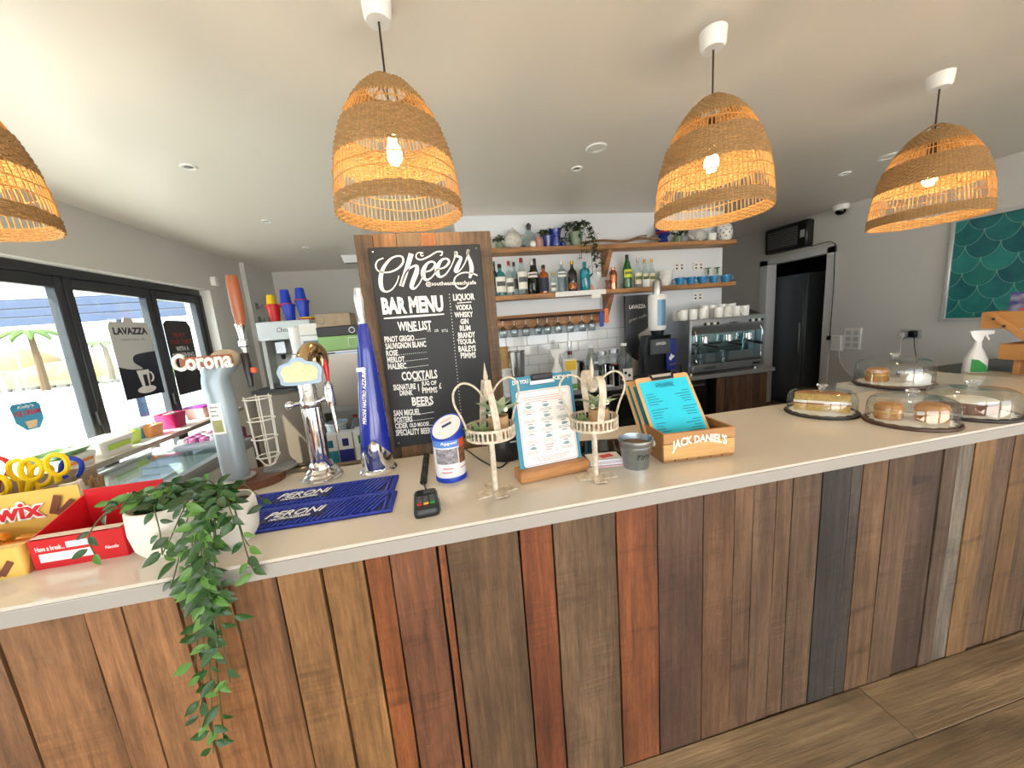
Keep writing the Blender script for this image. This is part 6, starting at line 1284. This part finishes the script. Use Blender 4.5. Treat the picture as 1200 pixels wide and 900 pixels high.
lit = mat('scale_outline', (120, 170, 160), .5); sw_, st = .235, .135; rs_ = random.Random(9); row = 0; z = ph + .02
while z > .0:
    n = int(pw / sw_) + 2
    for k in range(n):
        xx = -pw / 2 + (k + (.5 if row % 2 else 0)) * sw_; pts = []
        for q in range(13): a = math.pi + math.pi * q / 12; pts.append((xx + sw_ / 2 * math.cos(a), z - .02 + sw_ * .62 * math.sin(a)))
        pts += [(xx + sw_ / 2, z + st * .6), (xx - sw_ / 2, z + st * .6)]
        L0, H0 = pw / 2 - .03, ph - .03; cl_ = [(max(-L0, min(L0, a)), max(.03, min(H0, b))) for a, b in pts]
        if max(a for a, b in cl_) - min(a for a, b in cl_) < .02 or max(b for a, b in cl_) - min(b for a, b in cl_) < .02: continue
        dep = -.0145 - .0012 * (z / st)
        o = MB().prism(cl_, .0035, T(dep, 0, 0) @ FXR).build('scale', tl[rs_.randrange(5)], e, 0)
        MB().tube([(dep - .0036, -a, b) for a, b in cl_[:13]], .0022, 4).build('scale_edge', lit, o)
    z -= st; row += 1
# ------------------------------------------------------------------ side counter with rack
ZD = 1.05
e = thing('side_counter', 'dark walnut side counter beyond the cake domes', 'counter', (4.42, 1.62, -.012)); wal = mat('walnut_top', (66, 44, 36), .35, noise=(10, .5, (1, 8, 1))); MB().box((0, 0, ZD - .01), (1.8, 1.0, .045), .004).build('top', wal, e); MB().box((0, 0, .505), (1.74, .94, 1.01), .004).build('body', wal, e)
for k in range(3): d = MB().box((-.58 + k * .58, -.475, .5), (.55, .018, .92), .004).build('door', wal, e); MB().box((-.36 + k * .58, -.49, .75), (.02, .02, .14), .004).build('handle', steel, d)
for k in range(1): MB().box((-.875, 0, .5), (.018, .9, .92), .004).build('end_panel', wal, e)
zq = ZD + .001
p = Zp(1141, 438, zq); spray((p.x, p.y, zq), Yp(1141, 388, p.y).z - zq, 'white spray bottle with green label by the wall picture', mat('spray_green', (40, 150, 60), .5), -35)
p = Zp(1168, 441, zq); e = thing('cork_plate', 'flat pale round board on the side counter', 'board', (p.x, p.y, zq)); MB().lathe([(0, 0), (.15, 0), (.155, .008), (.15, .014), (0, .014)], 28).build('disc', mat('pale_board', (176, 164, 148), .6), e); MB().lathe([(.12, .014), (.125, .017), (.13, .014)], 28).build('groove', mat('pale_board', (176, 164, 148)), e)
p = (3.59, 1.26, zq); e = thing('metal_bowl', 'shallow steel bowl behind the right cake dome', 'bowl', p); MB().lathe([(0, 0), (.04, 0), (.08, .025), (.10, .05), (.096, .052), (.077, .028), (.035, .006), (0, .006)], 28).build('bowl', chrome, e); MB().lathe([(.098, .049), (.102, .052), (.098, .055)], 28).build('rim', chrome, e)
oak = mat('oak_rack', (196, 140, 76), .45, noise=(8, .5, (1, 9, 9)), c2=(166, 110, 54))
xf = 3.72; yu = Xp(1150, 375, xf).y; zu0, zu1 = Xp(1152, 385, xf).z, Xp(1150, 366, xf).z; yl = Xp(1171, 410, xf).y; zl0, zl1 = Xp(1171, 421, xf).z, Xp(1171, 403, xf).z
RO = Vector((xf + .16, yu - .35, zq))
e = thing('snack_rack', 'two tier folding wooden snack rack at the right edge', 'rack', RO, -90)
def trayp(x0, x1, z0_, z1_, nm):
    z0_ -= zq; z1_ -= zq
    for y in (-.16, .16): MB().box(((x0 + x1) / 2, y, (z0_ + z1_) / 2), (x1 - x0, .014, z1_ - z0_), .002).build(nm + '_side', oak, e)
    for x in (x0 + .007, x1 - .007): MB().box((x, 0, (z0_ + z1_) / 2), (.014, .306, z1_ - z0_), .002).build(nm + '_end', oak, e)
    MB().box(((x0 + x1) / 2, 0, z0_ + .008), (x1 - x0 - .03, .306, .012)).build(nm + '_base', oak, e)
xlo = -.35 + (yu - yl); trayp(-.35, .27, zu0, zu1, 'upper_tray'); trayp(xlo, xlo + .55, zl0, zl1, 'lower_tray')
for y in (-.176, .176):
    a = (-.30, y, zu1 - zq - .03); b = (.12, y, .0)
    MB().stack([(.04, .012, .004, 0), (.04, .012, .004, math.hypot(b[0] - a[0], a[2]))], T(b[0], y, .014) @ RY(-math.degrees(math.atan2(b[0] - a[0], a[2])))).build('brace', oak, e)
    for t_ in (.96, .84): MB().cyl((0, 0, 0), .008, .006, 10, M=T(b[0] + (a[0] - b[0]) * t_, y + (-.006 if y < 0 else .012), a[2] * t_) @ RX(90)).build('bolt', black_pl, e)
for x in (xlo + .08, xlo + .45): MB().box((x, 0, (zl0 - zq) / 2), (.03, .3, zl0 - zq), .002).build('foot', oak, e)
def RL(x, y, z): return (RO.x + y, RO.y - x, z)
cn = [((40, 40, 120), (200, 196, 214)), ((190, 40, 44), (70, 50, 130)), ((60, 60, 150), (220, 210, 200))]
for k in range(3):
    c = thing('crisp_packet', ['blue and red crisp packet leaning at the left of the rack', 'red crisp packet in the middle of the upper rack', 'blue and white crisp packet at the right of the rack'][k], 'crisps', RL(-.21 + k * .17, -.06 + .03 * k, zu0 + .016), -80 - 12 * k, 'crisp packets on the rack'); a_, b_ = cn[k]; H_ = .21
    MB().stack([(.15, .004, .001, 0), (.15, .05, .02, .05), (.15, .055, .02, .13), (.155, .004, .001, H_)], RX(-14)).build('bag', mat('crisp_%d' % k, a_, .25, .2, noise=(18, .7), c2=b_), c)
    MB().box((0, 0, H_ + .004), (.155, .004, .014), 0, RX(-14)).build('crimped_seal', mat('crisp_seal', (70, 70, 150), .3, .4), c)
    for q in range(3): MB().box((-.04 + q * .035, -.029, .07), (.014, .003, .06), 0, RX(-14) @ RY(18)).build('stripe_print', mat('crisp_red', (206, 60, 60), .4) if k < 2 else lw, c)
c = thing('snack_box', 'black snack box inside the lower rack tray', 'box', RL(xlo + .3, 0, zl0 + .016), -90); MB().box((0, 0, .075), (.2, .16, .15), .004).build('box', black_pl, c); MB().box((0, -.081, .09), (.12, .002, .05)).build('label', lw, c)
# ------------------------------------------------------------------ confectionery boxes at the left end
ky = mat('carton_red', (200, 24, 34), .4); kw = mat('carton_inner', (212, 196, 176), .8); gold = mat('carton_gold', (226, 186, 92), .4)
e = thing('sweet_box', 'red chocolate bar display box with white panels', 'sweet box', (-1.035, 1.215, ZT), 0); w, d, h, hh = .215, .175, .085, .155
MB().box((0, -d / 2, h / 2), (w, .003, h)).build('front_panel', ky, e)
for s_ in (-1, 1): MB().prism([(-d / 2, 0), (d / 2, 0), (d / 2, hh * .9), (-d / 2, h)], .003, T(s_ * w / 2 - .0015, 0, 0) @ side).build('side_panel', ky, e)
MB().box((0, d / 2, hh / 2), (w, .003, hh)).build('header_panel', ky, e); MB().box((0, 0, .002), (w - .004, d - .004, .003)).build('base', kw, e); MB().box((0, -d / 2 + .012, h + .004), (w - .01, .022, .002), M=None).build('folded_lip', kw, e)
MB().box((-.03, -d / 2 - .0022, .032), (.12, .0016, .024)).build('white_panel', paper, e); MB().box((.0, -d / 2 - .0022, .062), (.05, .0016, .018)).build('pale_badge', mat('pale_badge', (206, 214, 226), .5), e)
txt('Have a break...', e, paper, T(0, -d / 2 - .0018, 0) @ FRONT, .012, (-.095, -.03, .052, .066), .01); txt('KitKat', e, paper, T(0, d / 2 - .0022, 0) @ FRONT, .04, (-.0, .085, .09, .125), .03, .2); txt('Nestle', e, paper, T(.075, -d / 2 - .0018, 0) @ FRONT, .012, (-.016, .016, .03, .04), .01, .2)
e = thing('sweet_box', 'gold chocolate bar display box at the left edge', 'sweet box', (-1.29, 1.205, ZT), 3); w, d, h, hh = .27, .19, .082, .165
MB().stack([(w, .03, .012, 0, 0, -d / 2 + .01), (w, .03, .012, h, 0, -d / 2 + .01)], None, 4, (1, 1)).build('front_panel', gold, e)
for s_ in (-1, 1): MB().prism([(-d / 2, 0), (d / 2, 0), (d / 2, hh * .7), (-d / 2 + .02, h * .9)], .003, T(s_ * w / 2 - .0015, 0, 0) @ side).build('side_panel', mat('carton_gold_deep', (190, 130, 70), .5), e)
MB().box((0, d / 2, hh / 2 + .01), (w, .003, hh), 0, RX(-2)).build('header_panel', gold, e); MB().box((0, 0, .002), (w - .004, d - .004, .003)).build('base', kw, e)
txt('Twix', e, mat('twix_white', (244, 238, 232), .5), T(-.03, d / 2 - .0035, 0) @ FRONT, .05, (-.09, .08, .085, .150), .08, .08, None, .0012); txt('Twix', e, mat('twix_red', (206, 30, 40), .5), T(-.03, d / 2 - .0052, 0) @ FRONT, .05, (-.083, .074, .091, .144), .03, .08)
chm = mat('milk_chocolate', (112, 62, 42), .4)
for k, (x, z, a) in enumerate(((.075, .12, 22), (.098, .105, 48))): MB().box((0, 0, 0), (.02, .004, .062), .002, T(x, d / 2 - .004, z) @ RY(a)).build('bar_print', chm, e)
for k, (x, z, a) in enumerate(((.08, .03, 8), (.1, .028, 36))): MB().box((0, 0, 0), (.016, .003, .045), .002, T(x, -d / 2 - .0062, z) @ RY(a)).build('bar_print', chm, e)
for i in range(5):
    for j in range(3): MB().stack([(.13, .028, .006, 0), (.12, .032, .01, .01), (.11, .02, .006, .02)], T(-.07 + .14 * (i % 2), -.055 + .045 * j, .02 + .018 * (i // 2)) @ RZ(5 * math.sin(i * 3 + j))).build('wrapped_bar', mat('bar_wrapper', (216, 140, 40), .25, .5), e)
for i in range(4):
    bx2 = MB().stack([(.15, .028, .006, 0), (.15, .03, .01, .01), (.14, .02, .006, .018)], None)
    c = thing('chocolate_bar', '%s red wrapped chocolate bar in the red box' % ['front', 'second', 'third', 'rear'][i], 'chocolate bar', (-1.035, 1.155 + .037 * i, ZT + .006), 0, 'bars in the red box'); bx2.build('wrapper', mat('bar_red', (196, 30, 40), .25, .3), c); MB().box((0, 0, .019), (.09, .012, .001)).build('print', paper, c)
# box of beach toys behind, cups
e = thing('toy_box', 'cardboard box of red and yellow plastic spades behind the gold box', 'box', (-1.50, 1.47, ZT), 6); cbm = mat('cardboard', (178, 156, 132)); w, d, h = .34, .22, .15
for s_ in (-1, 1): MB().box((0, s_ * d / 2, h / 2), (w, .004, h)).build('box_side', cbm, e); MB().box((s_ * w / 2, 0, h / 2), (.004, d, h)).build('box_end', cbm, e)
MB().box((0, 0, .003), (w, d, .004)).build('box_base', cbm, e); MB().box((-.03, -d / 2 - .003, h * .62), (.06, .002, .07)).build('white_label', paper, e)
for k in range(9):
    x = -.13 + .033 * k; mt = [bR, bR, bR, bY, bY, bY, bY, bB, bY][k]; c = thing('toy_spade', '%s plastic spade handle in the cardboard box, number %s from the left' % ({0: 'red', 1: 'yellow', 2: 'blue'}[0 if mt is bR else 1 if mt is bY else 2], ['one', 'two', 'three', 'four', 'five', 'six', 'seven', 'eight', 'nine'][k]), 'toy spade', (-1.50 + x, 1.47 + .03 * math.sin(k * 2), ZT + .006), 0, 'plastic spades in the box')
    ti = RY(14 + 4 * math.sin(k * 3)) @ RX(-8 * math.cos(k)); H_ = .18 + .02 * math.sin(k * 1.7)
    MB().tube([(0, 0, .0), (0, 0, H_ - .03)], .009, 8, M=ti).build('shaft', mt, c)
    MB().tube(spline([(0, 0, H_ - .03), (.026, 0, H_ - .01), (.026, 0, H_ + .03), (0, 0, H_ + .045), (-.026, 0, H_ + .03), (-.026, 0, H_ - .01)], 4, True), .008, 6, True, ti).build('grip', mt, c)
p = Yp(84, 570, 1.45); e = thing('napkin_cup', 'white cup stuffed with napkins behind the red box', 'cup', (p.x, 1.45, ZT)); MB().lathe([(0, 0), (.03, 0), (.042, .11)], 18).build('cup', white_pl, e)
for k in range(4): MB().stack([(.05, .012, .004, .05), (.055, .016, .006, .10), (.03, .01, .004, .145)], RZ(40 * k) @ RX(8)).build('napkin', paper, e)
p = Yp(100, 560, 1.47); e = thing('straw_glass', 'clear tumbler of brown wooden stirrers behind the red box', 'tumbler', (p.x, 1.49, ZT)); MB().lathe([(0, 0), (.034, 0), (.042, .15)], 18).build('glass', glass, e)
for k in range(10): a = k * .63; MB().box((0, 0, .07), (.008, .002, .13), 0, T(.018 * math.cos(a), .018 * math.sin(a), .005) @ RZ(k * 50) @ RX(6)).build('stirrer', mat('stirrer_wood', (170, 136, 104), .7), e)
# ------------------------------------------------------------------ trailing plants in white pots
potw = mat('rough_white_plaster', (232, 226, 214), .8, bump=(28, 1.0)); pots = mat('smooth_white_pot', (228, 226, 220), .4)
vine = mat('vine_leaf', (42, 82, 28), .4, noise=(30, .5), c2=(24, 54, 18)); vine2 = mat('vine_leaf_light', (84, 130, 44), .4, noise=(30, .5), c2=(64, 104, 44)); vine3 = mat('vine_leaf_dull', (50, 78, 40), .4, noise=(30, .5)); vst = mat('vine_stem', (74, 84, 42), .6)
def lush(loc, l, potm, r, h, paths, nl, seed, Lm=.035):
    rg = random.Random(seed); e = thing('trailing_plant', l, 'plant', loc)
    MB().lathe([(0, 0), (r * .72, 0), (r * .92, h * .2), (r, h * .55), (r * .97, h * .97), (r * .93, h), (r * .87, h), (r * .85, h * .86)], 32).build('pot', potm, e)
    MB().lathe([(0, h * .86), (r * .86, h * .86)], 20).build('soil', mat('dark_soil', (50, 40, 32), .9), e)
    lms = []
    for mt in (vine, vine, vine2, vine3):
        lm = leaf_mesh(Lm, Lm * .46, .22).mesh('leaf'); lm.materials.append(mt); lms.append(lm)
    cnt = 0; tot = sum(pp[1] for pp in paths)
    for pts, wgt in paths:
        P = spline(pts, 8); MB().tube(P, .0016, 5).build('stem', vst, e); n = int(nl * wgt / tot)
        for k in range(n):
            u = (k + rg.random()) / n; i = min(len(P) - 2, int(u * (len(P) - 1))); p = P[i].lerp(P[i + 1], rg.random()); t = (P[i + 1] - P[i]).normalized()
            o = bpy.data.objects.new('leaf', lms[rg.randrange(4)]); col.objects.link(o); o.parent = e
            sd_ = 1 if k % 2 else -1; dirv = (t * rg.uniform(.2, .7) + Vector((sd_ * rg.uniform(.5, 1), rg.uniform(-.9, .15), rg.uniform(-.35, .25)))).normalized()
            nrm = Vector((rg.uniform(-.4, .4), -1, rg.uniform(-.1, .8))).normalized(); xax = dirv.cross(nrm)
            if xax.length < .1: xax = Vector((1, 0, 0))
            xax.normalize(); zax = xax.cross(dirv); s_ = rg.uniform(.65, 1.1); off = p + dirv * .006
            o.matrix_local = Matrix(((xax.x * s_, dirv.x * s_, zax.x * s_, off.x), (xax.y * s_, dirv.y * s_, zax.y * s_, off.y), (xax.z * s_, dirv.z * s_, zax.z * s_, off.z), (0, 0, 0, 1)))
    return e
rg = random.Random(21)
A = (-.815, 1.135, ZT); ra, ha = .088, .14
pa = []
for k in range(9):
    a = -2.9 + k * .62; q = (math.cos(a) * .11, math.sin(a) * .05 - .01)
    pa.append(([(q[0] * .2, q[1] * .2, ha * .85), (q[0] * .5, q[1] * .5, ha + .03 + .015 * rg.random()), (q[0], q[1], ha + .02 + .02 * rg.random())], 1.0))
pa.append(([(-.03, -.02, ha), (-.08, -.06, ha + .02), (-.125, -.08, ha - .03), (-.13, -.075, ha - .09)], .8))
pa.append(([(0, -.02, ha), (.03, -.08, ha + .02), (.05, -.11, ha - .04), (.05, -.12, ha - .1)], .9))
lush(A, 'rough white pot with bushy green leaves at the counter edge', potw, ra, ha, pa, 120, 5, .04)
B = (-.655, 1.115, ZT); rb_, hb = .072, .125
pb = []
def W(px, py, y): q = Yp(px, py, y); return (q.x - B[0], q.y - B[1], q.z - B[2])
for px, py, yy, wgt in ((250, 882, .90, 4.0), (262, 862, .915, 3.2), (236, 840, .92, 3.0), (270, 800, .90, 1.8), (228, 780, .92, 1.6), (255, 760, .90, 1.6), (282, 745, .93, .9)):
    top = W(235 + (px - 250) * .5, 650, .95); mid = W((px + 240) / 2, (660 + py) / 2 - 10, .925)
    pb.append(([(0, 0, hb * .86), (top[0] * .5, -.07, hb + .045), (top[0], top[1], .05), W(238 + (px - 250) * .6, 690, .93), mid, W(px, py, yy)], wgt))
for px, py, yy, wgt in ((300, 672, .95, .8), (292, 640, .98, .7), (200, 690, .95, .7), (190, 650, 1.0, .6), (310, 590, 1.1, .45), (215, 600, 1.0, .9), (260, 590, 1.0, 1.0), (240, 575, 1.1, .9), (275, 610, .99, .8), (225, 640, .97, 1.0), (255, 640, .97, 1.0)):
    q = W(px, py, yy); pb.append(([(0, 0, hb * .86), (q[0] * .4, q[1] * .4, hb + .05), (q[0] * .85, q[1] * .9, max(q[2] + .03, .02)), q], wgt))
lush(B, 'smooth white pot whose green vines trail down the planks', pots, rb_, hb, pb, 298, 8, .046)
flush_texts()
bpy.context.view_layer.update()
